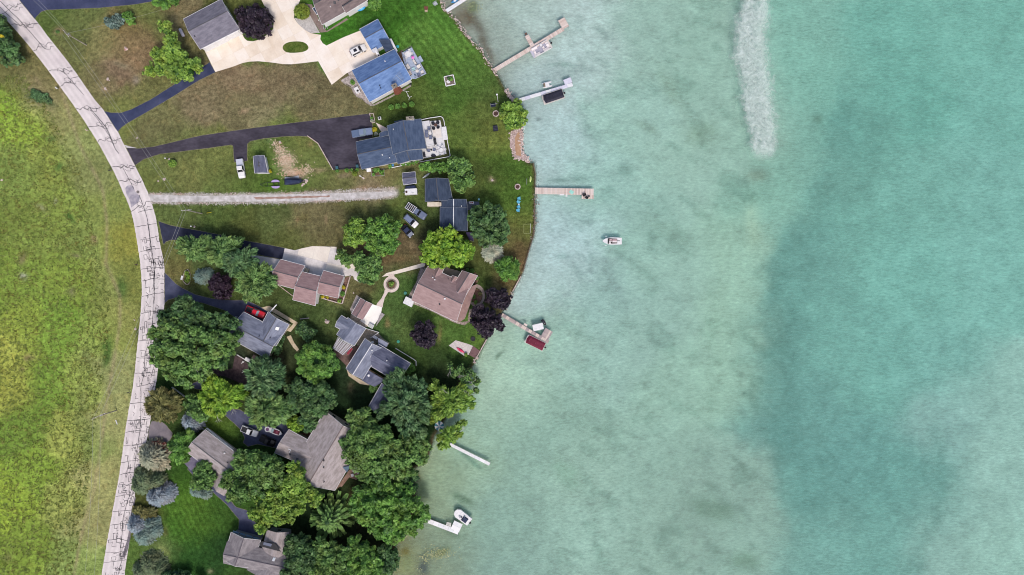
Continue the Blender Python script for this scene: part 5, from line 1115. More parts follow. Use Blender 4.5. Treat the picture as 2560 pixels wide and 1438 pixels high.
for i in range(3): MB().box(-.7 + i * .7, 0, .45, .62, .7, .14).build('cushion', mat(c(160, 62, 80), c(180, 80, 96), 3, .9, name='red_fabric'), tw)
def railing(name, label, k, pts, z0, h_, m, cat='railing', closed=False, gap=1.6, th=.08):
    P_ = [W(p, z0) for p in q(k, *pts)]
    if closed: P_.append(P_[0])
    c_ = P_[0]; t = thing(name, label, cat, (c_.x, c_.y, z0))
    for a_, b_ in zip(P_[:-1], P_[1:]):
        MB().beam(a_ + Vector((0, 0, h_)), b_ + Vector((0, 0, h_)), th, th).build('rail', m, t, world=True)
        n_ = max(1, int((b_ - a_).length / gap))
        for i in range(n_ + 1):
            p = a_.lerp(b_, i / n_); MB().box(p.x, p.y, z0, .07, .07, h_).build('post', m, t, world=True)
    return t
def wall_run(name, label, k, pts, h_, w, m, cat='wall', cl=False, seg=1.5, piece='block'):
    P_ = [W(p, h_) for p in q(k, *pts)]
    t = thing(name, label, cat, (P_[0].x, P_[0].y, 0))
    for a_, b_ in zip(P_[:-1], P_[1:]):
        L_ = (b_ - a_).length; n_ = max(1, round(L_ / seg))
        for i in range(n_):
            p0, p1 = a_.lerp(b_, i / n_), a_.lerp(b_, (i + 1) / n_); d_ = (p1 - p0).normalized() * .012; z = Vector((0, 0, -h_ / 2))
            MB().beam(p0 + d_ + z, p1 - d_ + z, w, h_).build(piece, m, t, world=True)
    return t
# slate house terraces
def terrace(name, label, k, pts, z, m, cat='deck', boards=0):
    P_ = [W(p, z) for p in q(k, *pts)]; c_ = sum(P_, Vector()) / len(P_)
    t = thing(name, label, cat, (c_.x, c_.y, 0))
    MB().prism([(p.x, p.y) for p in P_], z - .16, z).build('deck_surface', m, t, world=True)
    MB().prism([(c_.x + (p.x - c_.x) * .96, c_.y + (p.y - c_.y) * .96) for p in P_], 0, z - .17).build('skirt', WOODG, t, world=True)
    return t
DECKW = mat(c(222, 222, 228), c(236, 236, 240), .8, .7, stretch=(1, 6, 1), name='pale_decking')
DECKB = mat(c(168, 182, 208), c(182, 196, 220), .8, .7, stretch=(1, 6, 1), name='pale_blue_decking')
terrace('deck', 'raised white deck against the slate blue house', 'G', (1118, 195, 1232, 180, 1305, 548, 1192, 572), .9, DECKW)
sheet('white_terrace', q('G', 1225, 192, 1385, 180, 1405, 275, 1440, 470, 1475, 660, 1140, 728, 1128, 600, 1190, 572), .05, DECKW)
railing('white_edging_fence', 'low white edging curving round the white terrace', 'G', (1115, 178, 1250, 150, 1390, 130, 1420, 145, 1440, 190, 1452, 262), .0, .5, TRIM, 'fence', th=.16)
railing('white_edging_fence', 'low white edging running from the hot tub deck back beside the house', 'G', (1488, 470, 1530, 690, 1505, 708, 1300, 745, 1000, 800, 690, 866), .0, .5, TRIM, 'fence', th=.16)
railing('deck_rail', 'black rail along the raised white deck edge', 'G', (1232, 182, 1265, 350, 1305, 548, 1192, 572), .9, .9, BLACK, gap=1.2, th=.06)
t_ = terrace('hot_tub_deck', 'white boarded platform on the east side of the terrace', 'G', (1402, 276, 1468, 265, 1496, 455, 1425, 462), .5, WHITE, 'platform')
# blue house deck
terrace('deck', 'pale blue deck crowded with furniture behind the blue house', 'C', (1148, 680, 1280, 608, 1470, 945, 1325, 1015, 1280, 1010, 1195, 850), .6, DECKB)
railing('deck_rail', 'dark rail round the north corner of the pale blue deck', 'C', (1205, 795, 1148, 680, 1280, 605, 1365, 760), .6, .9, mat(c(120, 112, 120), name='brown_rail'), gap=1.2)
railing('deck_rail', 'dark rail round the south corner of the pale blue deck', 'C', (1398, 820, 1470, 945, 1325, 1015), .6, .9, mat(c(120, 112, 120), name='brown_rail2'), gap=1.2)
t_ = thing('deck_steps', 'pale steps leading off the blue deck onto the lawn', 'steps', W(q1('C', 1388, 768), 0), R(-60))
for i in range(3): MB().box(0, .45 - i * .35, 0, 1.6, .34, .5 - i * .16).build('tread', DECKB, t_)
# retaining walls, edging
wall_run('retaining_wall', 'thin white topped retaining wall beside the dark parking court', 'F', (1215, 370, 1355, 470, 1555, 820), .5, .22, STONE)
wall_run('retaining_wall', 'dark block wall closing the parking court by the bins', 'F', (1560, 822, 1750, 808, 1925, 800), .4, .22, mat(c(70, 68, 76), name='dark_block'))
wall_run('planter_wall', 'white edged planter strip beyond the blue grey pickup', 'G', (365, 75, 402, 215, 445, 205, 422, 80, 365, 75), .3, .14, STONE, 'planter')
wall_run('garden_wall', 'pinkish capped garden wall around the bed at the brown garages', 'J', (1815, 635, 1700, 1030, 1620, 1015, 1400, 950), .5, .25, STONE)
wall_run('timber_edging', 'thin timber edging angling beside the brown garage roof', 'J', (780, 765, 1000, 930), .25, .14, WOOD2, 'edging')
MBED = sheet('house_bed', q('J', 1690, 680, 1800, 640, 1790, 680, 1700, 1020, 1640, 1010, 1400, 945, 1400, 890, 1640, 955), .03, MULCH)
wall_run('paling_edging', 'white paling edge along the bed east of the steel grey house', 'N', (1010, 905, 1290, 1075, 1318, 1100, 1320, 1168), .5, .12, TRIM, 'fence', seg=.5, piece='paling')
wall_run('white_paling', 'thin white fence panel between the cabin and the grey house', 'N', (560, 605, 760, 668, 630, 752), .8, .1, TRIM, 'fence', seg=1.2, piece='panel')
wall_run('white_railing', 'white rail leaning near the wooded bend of the road', 'O', (330, 1095, 485, 1210), .7, .12, TRIM, 'rail', seg=.8, piece='rail_section')
wall_run('low_wall', 'pale wall between the dark paving and the brown yard', 'O', (1112, 705, 1365, 860), .5, .18, TRIM, 'wall')
wall_run('seawall', 'straight timber seawall along the middle lawns', 'H', (670, 777, 690, 890, 686, 1040), .3, .18, mat(c(110, 92, 78), c(140, 120, 104), 2, .9, name='seawall_timber'), 'seawall', seg=1.0, piece='plank')
wall_run('seawall', 'curved dark seawall below the grassy point', 'I', (1806, 480, 1801, 740, 1792, 900, 1722, 1130, 1664, 1340), .3, .18, mat(c(96, 80, 72), c(132, 112, 100), 2, .9, name='seawall_timber2'), 'seawall', seg=1.0, piece='plank')
wall_run('seawall', 'pale straight seawall by the purple maples', 'L', (1500, 300, 1395, 490), .3, .25, STONE, 'seawall', seg=1.0)
wall_run('seawall', 'pale seawall beside the maroon shore deck', 'L', (1085, 1065, 935, 1335), .3, .25, STONE, 'seawall', seg=1.0)
deckbox = terrace('deck_box', 'small wooden deck box at the corner of the white patio', 'N', (712, 580, 850, 398, 800, 370, 770, 420), .3, WOODG, 'deck')
wall_run('garden_edging', 'stone edging around the river rock bed by the blue house', 'C', (370, 1035, 420, 1080, 500, 1120, 530, 1190, 570, 1240, 650, 1280, 700, 1330, 780, 1358, 1000, 1250, 1270, 1105), .12, .12, STONEG, 'edging', seg=1.2)

# stones on the shore (loose riprap)
def scatter_stones(name, label, line, width, n_, r0, r1, m, seed):
    rs = random.Random(seed); mb = MB(); L_ = [W(p) for p in line]
    seg = [(a_, b_, (b_ - a_).length) for a_, b_ in zip(L_[:-1], L_[1:])]; tot = sum(s_[2] for s_ in seg)
    for i in range(n_):
        t = rs.random() * tot
        for a_, b_, l_ in seg:
            if t < l_: break
            t -= l_
        p = a_.lerp(b_, min(1, t / l_)); nrm = Vector((-(b_ - a_).y, (b_ - a_).x, 0)).normalized(); p = p + nrm * rs.gauss(0, width)
        r_ = rs.uniform(r0, r1); mb.ball(p.x, p.y, rs.uniform(-.25, .02) if r_ < .5 else 0, r_ * rs.uniform(.7, 1.2), r_ * rs.uniform(.7, 1.2), r_ * .7, 6, 4, rs.uniform(0, 3))
    o = mb.build(name, m, None); tag(o, label, None, None, 'stuff'); return o
scatter_stones('shore_stones', 'small pale stones lining the north shore', SHORE[3:14], .35, 230, .08, .26, STONE, 1)
scatter_stones('riprap', 'pink boulders by the white dock under the shore tree', q('D', 950, 1150, 1000, 1230, 1060, 1290), .35, 60, .15, .4, STONE, 2)
scatter_stones('riprap', 'pinkish riprap ringing the sand patio', q('H', 530, 380, 538, 440, 542, 680, 590, 720, 625, 770), .35, 150, .15, .38, STONE, 3)
scatter_stones('riprap', 'rubble border on the land side of the sand patio', q('H', 500, 420, 440, 430, 425, 500, 445, 640, 460, 715, 560, 735), .3, 110, .12, .34, STONE, 4)
scatter_stones('shore_stones', 'stones below the curved seawall', q('H', 690, 1110, 692, 1438) + [(1336, 554), (1331, 600)], .35, 110, .08, .22, STONEG, 5)
scatter_stones('shore_stones', 'pebbles at the foot of the pale seawall', q('L', 1395, 500, 1340, 620, 1300, 700), .3, 40, .1, .22, STONE, 6)
scatter_stones('shore_stones', 'stones where the seawall meets the woods', q('P', 420, 150, 380, 215), .3, 20, .15, .3, STONE, 7)
# ================================================================= VEHICLES
def paint(r, g, b_, k=.8, rough=.28, name='car_paint'):
    m = mat(c(r, g, b_, k), rough=rough, spec=.5, name=name); return m
CARGLASS = mat((0.012, 0.014, 0.02, 1), rough=.06, spec=.6, name='car_glass')
LGLASS = mat((0.25, 0.33, 0.38, 1), rough=.08, spec=.6, name='pale_glass')
RIM = mat((.4, .4, .42, 1), rough=.3, metal=.7, name='wheel_rim')
def loft(mb, secs):
    """secs: list of rings with equal vertex count"""
    n_ = len(secs[0]); ks = [mb.add(s_) for s_ in secs]
    for a_, b_ in zip(ks[:-1], ks[1:]):
        for i in range(n_):
            j = (i + 1) % n_; mb.face((a_ + i, a_ + j, b_ + j, b_ + i))
    mb.face([ks[0] + n_ - 1 - i for i in range(n_)]); mb.face(range(ks[-1], ks[-1] + n_))
def vehicle(name, label, cat, p0, p1, kind, pm, L_=None, Wd=1.95, hoodm=None, roofm=None, glass=None, bedcover=None):
    """p0 rear, p1 front as photograph pixels (at body height)"""
    a_, b_ = W(p0, 1.0), W(p1, 1.0); d_ = b_ - a_; L_ = d_.length; rz = math.atan2(d_.y, d_.x); mid = (a_ + b_) / 2
    t = thing(name, label, cat, (mid.x, mid.y, .03), rz); hl = L_ / 2; hw = Wd / 2
    glass = glass or CARGLASS
    # profile: (x/hl, halfwidth factor, deck height)
    if kind == 'pickup': pr = [(-1, .88, .95), (-.98, .97, 1.08), (-.25, 1, 1.10), (.3, 1, 1.12), (.45, .99, 1.14), (.85, .96, 1.06), (.97, .88, .92), (1, .72, .7)]; cab = (-.27, .42, -.20, .20, 1.85)
    elif kind == 'suv': pr = [(-1, .80, .9), (-.97, .93, 1.02), (-.6, 1, 1.06), (.3, 1, 1.06), (.45, .99, 1.04), (.8, .95, .95), (.95, .85, .82), (1, .66, .62)]; cab = (-.96, .48, -.84, .14, 1.72)
    else: pr = [(-1, .78, .8), (-.95, .92, .95), (-.6, 1, .98), (.3, 1, .95), (.45, .99, .92), (.8, .94, .82), (.95, .82, .7), (1, .6, .55)]; cab = (-.72, .42, -.45, .12, 1.45)
    secs = []
    for x, w, z in pr:
        w *= hw; secs.append([(x * hl, -w * .9, .3), (x * hl, -w, .55), (x * hl, -w * .98, z * .82), (x * hl, -w * .86, z), (x * hl, 0, z + .05), (x * hl, w * .86, z), (x * hl, w * .98, z * .82), (x * hl, w, .55), (x * hl, w * .9, .3)])
    mb = MB(); loft(mb, secs); bo = mb.build('body', pm, t, smooth=False)
    if hoodm:
        MB().hexa([(.45 * hl, -.82 * hw, 1.0), (.93 * hl, -.7 * hw, .8), (.93 * hl, .7 * hw, .8), (.45 * hl, .82 * hw, 1.0), (.45 * hl, -.82 * hw, 1.19), (.93 * hl, -.7 * hw, 1.02), (.93 * hl, .7 * hw, 1.02), (.45 * hl, .82 * hw, 1.19)]).build('hood', hoodm, t)
    x0, x1, x0t, x1t, zt = cab; x0, x1, x0t, x1t = [v * hl for v in (x0, x1, x0t, x1t)]; zb = .98 if kind != 'sedan' else .88; wb, wt = hw * .92, hw * .74
    ring = lambda x0, x1, w, z: [Vector((x0, -w, z)), Vector((x1, -w, z)), Vector((x1, w, z)), Vector((x0, w, z))]
    B_, T_ = ring(x0, x1, wb, zb), ring(x0t, x1t, wt, zt)
    MB().hexa(B_ + T_).build('cabin', roofm or pm, t)
    MB().hexa([v + Vector((0, 0, 0)) for v in ring(x0t * .98, x1t * .98, wt * .97, zt - .02)] + ring(x0t * .9, x1t * .88, wt * .86, zt + .05)).build('cabin_roof', roofm or pm, t)
    def win(nm, q4, sc=.86):
        c_ = sum(q4, Vector()) / 4; n_ = (q4[1] - q4[0]).cross(q4[2] - q4[0]).normalized()
        if n_.dot(c_ - Vector(((x0 + x1) / 2, 0, 1.2))) < 0: n_ = -n_
        w_ = [c_ + (v - c_) * sc for v in q4]; MB().hexa([v - n_ * .02 for v in w_] + [v + n_ * .025 for v in w_]).build(nm, glass, t)
    win('windscreen', [B_[1], B_[2], T_[2], T_[1]], .88); win('rear_window', [B_[3], B_[0], T_[0], T_[3]]); win('side_window', [B_[0], B_[1], T_[1], T_[0]]); win('side_window', [B_[2], B_[3], T_[3], T_[2]])
    for sx in (-.64, .66):
        for sy in (-1, 1):
            wh = MB().tube((sx * hl, sy * hw * 1.01, .34), (sx * hl, sy * hw * .82, .34), .36, n=12).build('wheel', RUBBER, t)
            MB().tube((sx * hl, sy * hw * 1.02, .34), (sx * hl, sy * hw * 1.0, .34), .2, n=10).build('rim', RIM, wh)
    for sy in (-1, 1):
        MB().box(.955 * hl, sy * hw * .66, .68, .16, .36, .15).build('headlight', LAMPG, t)
        MB().box(-.985 * hl, sy * hw * .76, .72, .1, .22, .22).build('tail_light', REDL, t)
        MB().box(x1 - .22, sy * (hw * 1.06), zb + .02, .2, .24, .16).build('mirror', BLACK, t)
    if kind == 'pickup':
        if bedcover: MB().box((-1 + -.27) / 2 * hl - .0, 0, 1.09, .70 * hl, hw * 1.76, .09).build('bed_cover', bedcover, t)
        else:
            MB().box(-.63 * hl, 0, 1.02, .66 * hl, hw * 1.5, .125).build('bed_floor', mat((.03, .03, .035, 1), name='bed_liner'), t)
            for sy in (-1, 1): MB().box(-.63 * hl, sy * hw * .83, 1.05, .72 * hl, .12, .16).build('bed_side', pm, t)
            MB().box(-.975 * hl, 0, 1.05, .1, hw * 1.6, .15).build('tailgate', pm, t)
    return t, hl, hw
WP = paint(238, 238, 240); 
v, hl, hw = vehicle('white_suv', 'white sport utility car on the concrete by the blue house', 'car', q1('C', 492, 695), q1('C', 688, 595), 'suv', WP)
MB().box(-.28 * hl, 0, 1.76, .9, .8, .04).build('sunroof', CARGLASS, v)
vehicle('pickup_truck', 'blue grey pickup with a covered bed by the slate blue house', 'pickup', q1('G', 112, 378), q1('G', 406, 328), 'pickup', paint(128, 142, 172), Wd=2.05, bedcover=mat(c(98, 116, 148), rough=.6, name='vinyl_cover'), glass=LGLASS)
vehicle('pickup_truck', 'white pickup parked at the end of the dark side spur', 'pickup', q1('F', 308, 680), q1('F', 345, 932), 'pickup', WP, Wd=1.95, bedcover=mat(c(200, 205, 222), rough=.6, name='grey_cover'))
v, hl, hw = vehicle('work_pickup', 'silver pickup carrying a white ladder rack over its bed', 'pickup', q1('I', 278, 545), q1('I', 498, 688), 'pickup', paint(110, 122, 150), Wd=2.05)
for sy in (-1, 1): MB().box(-.55 * hl, sy * hw * .85, 1.9, 1.1 * hl * .85, .09, .09).build('rack_rail', TRIM, v)
for i in range(6): MB().box((-.98 + i * .17) * hl, 0, 1.9, .09, hw * 1.8, .08).build('rack_bar', TRIM, v)
for sx in (-.95, -.3):
    for sy in (-1, 1): MB().box(sx * hl, sy * hw * .85, 1.1, .08, .08, .85).build('rack_post', TRIM, v)
vehicle('suv', 'grey roofed car with a white bonnet between two parked vehicles', 'car', q1('I', 250, 668), q1('I', 392, 792), 'suv', WP, roofm=paint(122, 136, 168))
vehicle('sedan', 'black car nearest the trees below the white bonnet car', 'car', q1('I', 226, 792), q1('I', 334, 912), 'sedan', paint(30, 32, 42), roofm=paint(52, 60, 92), hoodm=paint(120, 130, 152))
vehicle('red_pickup', 'bright red pickup beside the cross gabled grey house', 'pickup', q1('J', 318, 1098), q1('J', 582, 1208), 'pickup', paint(215, 22, 50), Wd=2.0, glass=LGLASS)
vehicle('pickup_truck', 'white pickup on the woodland driveway beside a black truck', 'pickup', q1('R', 132, 500), q1('R', 350, 590), 'pickup', WP, Wd=1.9)
vehicle('black_pickup', 'black pickup with a white edged bed on the woodland driveway', 'pickup', q1('R', 388, 632), q1('R', 590, 728), 'pickup', paint(12, 12, 18), Wd=2.0, bedcover=mat((.012, .012, .016, 1), rough=.6, name='black_cover'))
def trailer_frame(t, L_, w, m, wheels=True):
    for sy in (-1, 1): MB().beam((-L_ / 2, sy * w / 2, .45), (L_ * .2, sy * w / 2, .45), .09, .12).build('rail', m, t); MB().beam((L_ * .2, sy * w / 2, .45), (L_ / 2, 0, .42), .09, .12).build('tongue', m, t)
    for x in (-.45, -.2, .1): MB().beam((x * L_, -w / 2, .44), (x * L_, w / 2, .44), .08, .1).build('crossbar', m, t)
    for sy in (-1, 1): MB().tube((-.18 * L_, sy * (w / 2 + .05), .32), (-.18 * L_, sy * (w / 2 + .25), .32), .32, n=12).build('wheel', RUBBER, t)
PURPLE = mat(c(178, 160, 208), c(190, 172, 220), 2, .5, name='lavender_vinyl')
w = W(q1('F', 722, 1022)); t = thing('boat_trailer', 'empty black boat trailer carrying two lavender side panels', 'trailer', (w.x, w.y, .02), math.pi - R(-2))
trailer_frame(t, 5.4, 1.0, BLACK)
for sy in (-1, 1):
    mb = MB(); pts = [(-1.7 + 1.15 * math.cos(a_), sy * (.58 + .62 * math.sin(a_))) for a_ in [math.pi * i / 10 for i in range(11)]]
    mb.prism(pts, .5, .72); mb.build('side_panel', PURPLE, t)
w = W(q1('F', 1050, 985)); t = thing('covered_boat', 'boat under a dark blue cover on a trailer amid white lumber', 'boat', (w.x, w.y, .02), R(3))
def hull(L_, w, n_=9, z0=.3, z1=1.1, bow=1.0, sternw=.85):
    """closed hull plan pointing +x"""
    secs = []
    for i in range(n_):
        x = -L_ / 2 + L_ * i / (n_ - 1); u = i / (n_ - 1)
        ww = (w / 2) * (sternw + (1 - sternw) * min(1, u * 3)) if u < .5 else (w / 2) * max(.03, (1 - ((u - .5) * 2) ** (2.2 * bow)) ** .75)
        secs.append([(x, -ww * .45, z0 + max(0, u - .7) * .8), (x, -ww, z1), (x, ww, z1), (x, ww * .45, z0 + max(0, u - .7) * .8)])
    mb = MB(); loft(mb, secs); return mb
NAVYC = mat(c(34, 44, 72), c(52, 64, 96), 1.2, .7, bump=.5, name='navy_canvas')
trailer_frame(t, 6.0, 1.2, BLACK)
hull(5.0, 1.9).build('hull', mat(c(40, 44, 60), name='dark_hull'), t)
mb = MB(); mb.hexa([(-2.3, -.9, 1.08), (2.0, -.5, 1.08), (2.0, .5, 1.08), (-2.3, .9, 1.08), (-2.2, -.5, 1.4), (1.4, -.1, 1.6), (1.4, .1, 1.6), (-2.2, .5, 1.4)]); mb.build('cover', NAVYC, t)
for i in range(9):
    w = W(q1('F', 930 + i * 21, 945 - i * 2.3)); MB().box(w.x, w.y, 0, .36, .9, .35, R(i * 23)).build('lumber_piece', WHITE, None, tag_=('white cut lumber piece behind the covered boat, ' + ['westernmost', 'second', 'third', 'fourth', 'middle', 'sixth', 'seventh', 'eighth', 'easternmost'][i] + ' of the row', 'lumber', 'white lumber row beside the covered boat'))
for i, (x, y) in enumerate([(1165, 975), (1190, 960), (1215, 968), (1170, 1010), (1150, 1030), (1200, 990)]):
    w = W(q1('F', x, y)); MB().ball(w.x, w.y, .1, .42, .3, .25, 8, 5, i).build('pale_rock', STONE, None, tag_=(['pale rock nearest the stern of the covered boat', 'pale rock at the top of the heap by the covered boat', 'easternmost upper pale rock by the covered boat', 'pale rock in the middle of the heap by the covered boat', 'lowest pale rock in the heap by the covered boat', 'easternmost pale rock in the heap by the covered boat'][i], 'rock', 'pale rocks by the covered boat'), smooth=False)
# camper trailer near the small shed
a_, b_ = W(q1('G', 880, 1195), 1), W(q1('G', 1052, 1185), 1); w = (a_ + b_) / 2
t = thing('camper_trailer', 'white pop up camper trailer with a dark awning beside the shed', 'trailer', (w.x, w.y, .02), math.atan2((b_ - a_).y, (b_ - a_).x))
MB().box(0, -.35, .5, 3.3, 1.6, 1.2).build('body', WHITE, t); MB().hexa([(-1.5, .3, 1.3), (1.4, .3, 1.3), (1.25, 1.3, 1.0), (-1.35, 1.3, 1.0), (-1.5, .3, 1.62), (1.4, .3, 1.62), (1.25, 1.3, 1.4), (-1.35, 1.3, 1.4)]).build('awning', NAVYC, t)
MB().tube((-1.2, -.4, 1.7), (-1.2, -.4, 1.85), .3, n=12).build('spare_wheel', mat(c(72, 48, 48), name='brown_cover'), t); MB().beam((-1.6, -.3, .5), (-2.2, -.3, .45), .1, .1).build('tongue', METAL, t)
for sy in (-1.2, .5): MB().tube((.2, sy, .32), (.2, sy + .18, .32), .32, n=12).build('wheel', RUBBER, t)
MB().box(.5, -.8, 1.7, .5, .25, .1).build('roof_vent', mat(c(205, 205, 205), name='vent_cover'), t)
# maroon boat on the woodland drive
a_, b_ = W(q1('R', 690, 575), 1), W(q1('R', 470, 500), 1); w = (a_ + b_) / 2; 
a_, b_ = W(q1('R', 520, 520), 1), W(q1('R', 695, 585), 1); w = (a_ + b_) / 2
t = thing('speedboat', 'small white speedboat with maroon seats on a trailer', 'boat', (w.x, w.y, .02), math.atan2((b_ - a_).y, (b_ - a_).x))
trailer_frame(t, 3.9, 1.3, BLACK); hull(3.6, 1.6, z1=.95).build('hull', WHITE, t)
MB().box(-.1, 0, .93, 2.3, 1.1, .06).build('floor', mat(c(96, 40, 60), name='maroon_floor'), t); MB().box(.3, 0, .98, .5, 1.0, .3).build('seat', mat(c(130, 62, 84), name='maroon_seat'), t)
MB().hexa([(-.9, -.65, .95), (-.6, -.65, .95), (-.6, .65, .95), (-.9, .65, .95), (-1.3, -.5, 1.3), (-1.2, -.5, 1.3), (-1.2, .5, 1.3), (-1.3, .5, 1.3)]).build('windscreen', LGLASS, t)
w = W(q1('R', 497, 512)); t = thing('tow_tube', 'round mauve towing tube with a white rim beside the speedboat', 'inflatable', (w.x, w.y, .05), R(20))
MB().torus(0, 0, .3, .62, .18, 20, 8, 1.0).build('ring', TRIM, t, smooth=True); MB().ball(0, 0, .3, .55, .6, .16, 14, 6).build('seat', mat(c(128, 92, 132), name='mauve_vinyl'), t, smooth=True)
# ================================================================= DOCKS
def dock(name, label, k, parts_, mats, plank=.5, gap=.03, z=.28, posts=True, piece='plank'):
    """parts_: list of (x0,y0,x1,y1,width_px) centre lines in zoom coords"""
    p0 = W(q1(k, *parts_[0][:2]), z); t = thing(name, label, 'dock', (p0.x, p0.y, z)); rs = random.Random(len(label))
    f = ZS[k][2]; proto = {}
    for (x0, y0, x1, y1, wp) in parts_:
        a_, b_ = W(q1(k, x0, y0), z), W(q1(k, x1, y1), z); wd = wp / f * S * (1 - z / H); d_ = (b_ - a_); L_ = d_.length; u = d_.normalized(); sd = Vector((-u.y, u.x, 0)); n_ = max(1, round(L_ / plank)); pl = L_ / n_
        key = (round(pl, 3), round(wd, 2)); rz = math.atan2(u.y, u.x)
        for i in range(n_):
            mk = key + (rs.randrange(len(mats)),)
            c_ = a_ + u * (i + .5) * pl - t.location
            if mk not in proto:
                o = MB().box(0, 0, -.06, pl - gap, wd, .06).build(piece, mats[mk[2]], t); proto[mk] = o.data
            else: o = bpy.data.objects.new(piece, proto[mk]); col.objects.link(o); o.parent = t
            o.location = (c_.x, c_.y, rs.uniform(-.006, .006)); o.rotation_euler = (0, 0, rz + rs.uniform(-.006, .006))
        for s_ in (-1, 1): MB().beam(a_ + sd * s_ * wd * .42 + Vector((0, 0, -.16)), b_ + sd * s_ * wd * .42 + Vector((0, 0, -.16)), .1, .14).build('stringer', WOODG, t, world=True)
        if posts:
            m_ = max(1, int(L_ / 3.2))
            for i in range(m_ + 1):
                for s_ in (-1, 1):
                    p = a_.lerp(b_, i / m_) + sd * s_ * (wd / 2 + .04); MB().tube((p.x, p.y, -3.2), (p.x, p.y, z + .18), .04, n=6).build('post', METAL, t, world=True)
    return t
WD = [WOOD, WOOD2, WOOD3, WOOD]
WHD = [WHITE, TRIM, mat(c(226, 228, 236), c(238, 240, 244), 1, .6, name='white_decking')]
dock('wooden_dock', 'long wooden dock with a finger pier and square end platform', 'D', [(800, 902, 1685, 372, 52), (1215, 455, 1290, 590, 54), (1658, 245, 1720, 358, 92)], WD)
dock('white_dock', 'white dock with a deck boat beside a shoreline tree, ending in a platform', 'D', [(1125, 1285, 1805, 1085, 44), (1730, 1010, 1755, 1075, 100)], [mat(c(212, 212, 232), c(224, 224, 240), 1, .6, name='lilac_white_decking'), WHD[2]], plank=1.5)
dock('white_dock', 'white dock cut by the top edge with a kayak beside it', 'D', [(185, 142, 450, -28, 46)], WHD, plank=1.5)
dock('wooden_dock', 'straight wooden dock running east with a turquoise mat on it', 'H', [(688, 1077, 1326, 1090, 70), (1195, 1145, 1326, 1145, 42)], [WOOD, WOOD3, WOOD, WOOD2], plank=.42)
dock('wooden_dock', 'weathered grey pink dock serving the maroon covered boat', 'L', [(1262, 778, 1840, 1118, 44), (1775, 992, 1865, 1044, 118)], [mat(c(176, 158, 158), c(196, 180, 178), 1.2, .8, name='faded_boards'), mat(c(158, 146, 150), c(186, 172, 174), 1.2, .8, name='faded_boards2'), WOOD], plank=.45)
dock('white_dock', 'plain narrow white dock south of the leafy point', 'P', [(112, 1128, 558, 1352, 34)], WHD, plank=1.5)
t = dock('white_dock', 'white L shaped dock with a side ladder near the bottom', 'V', [(205, 545, 700, 735, 72), (640, 700, 702, 568, 150)], WHD, plank=1.5)
o_ = thing('dock_ladder', 'grey slatted steps on the side of the L shaped dock', 'ladder', W(q1('V', 540, 600), .2), R(-10))
for i in range(5): MB().box(0, -.45 + i * .22, 0, 1.1, .09, .06).build('rung', METAL, o_)
for sy in (-1, 1): MB().box(sy * .58, 0, -.02, .07, 1.1, .1).build('rail', METAL, o_)
for k_, x, y, r_, lb in (('D', 1205, 440, 10, 'brown bench box at the tip of the finger pier'),):
    w = W(q1(k_, x, y), .3); t = thing('dock_box', lb, 'box', (w.x, w.y, .28), R(30)); MB().box(0, 0, 0, .55, .45, .4).build('box', mat(c(92, 70, 62), name='brown_box'), t); MB().box(0, 0, .4, .6, .5, .05).build('lid', mat(c(112, 88, 78), name='box_lid'), t)
# ================================================================= BOATS
def boat_at(name, label, cat, p0, p1, z=WATER_Z):
    a_, b_ = W(p0, .5), W(p1, .5); d_ = b_ - a_; m_ = (a_ + b_) / 2; t = thing(name, label, cat, (m_.x, m_.y, z), math.atan2(d_.y, d_.x)); return t, d_.length
def outboard(t, x, y, m=BLACK):
    o = MB().box(x, y, .35, .55, .42, .55, 0, .75).build('outboard_motor', m, t); MB().box(x - .1, y, -.5, .25, .14, .9).build('motor_leg', BLACK, o)
# open runabout on the water (bow to the left)
t, L_ = boat_at('motorboat', 'white open motorboat floating alone on the lake', 'boat', q1('X', 1705, 770), q1('X', 838, 762))
L = L_; w = 325 / 17.97 * S
hull(L, w, 14, -.15, .62, 1.0, .9).build('hull', WHITE, t)
mb = MB()
secs = []
def ring_deck(L, w, z):
    pts = []
    N_ = 14
    for sgn in (-1, 1):
        rng = range(N_) if sgn < 0 else range(N_ - 1, -1, -1)
        for i in rng:
            x = -L / 2 + L * i / (N_ - 1); u = i / (N_ - 1)
            ww = (w / 2) * (.9 + .1 * min(1, u * 3)) if u < .5 else (w / 2) * max(.03, (1 - ((u - .5) * 2) ** 2.2) ** .75)
            pts.append((x, sgn * ww))
    return pts
DARKF = mat(c(44, 24, 30), rough=.7, name='dark_floor')
MB().prism([(-.26 * L, -.33 * w), (.21 * L, -.38 * w), (.21 * L, .38 * w), (-.26 * L, .33 * w)], .60, .635).build('cockpit_floor', DARKF, t)
SEATW = mat(c(244, 236, 238), rough=.5, name='white_upholstery'); SEATP = mat(c(216, 186, 192), rough=.5, name='pinkish_upholstery')
MB().box(-.12 * L, .10 * w, .60, .23 * L, .18 * w, .30).build('seat', SEATW, t); MB().box(-.12 * L, -.12 * w, .60, .23 * L, .18 * w, .30).build('seat', SEATP, t)
MB().box(.10 * L, .04 * w, .60, .13 * L, .12 * w, .32).build('seat', SEATW, t); MB().box(.085 * L, -.15 * w, .60, .12 * L, .16 * w, .28).build('seat', SEATP, t); MB().box(.12 * L, .28 * w, .60, .10 * L, .16 * w, .3).build('console', SEATW, t)
MB().hexa([(.20 * L, -.4 * w, .62), (.235 * L, -.38 * w, .62), (.235 * L, .38 * w, .62), (.20 * L, .4 * w, .62), (.185 * L, -.36 * w, .95), (.20 * L, -.35 * w, .95), (.20 * L, .35 * w, .95), (.185 * L, .36 * w, .95)]).build('windscreen', CARGLASS, t)
MB().beam((-.26 * L, -.06 * w, .66), (-.40 * L, -.06 * w, .68), .1, .08).build('tow_pole', BLACK, t)
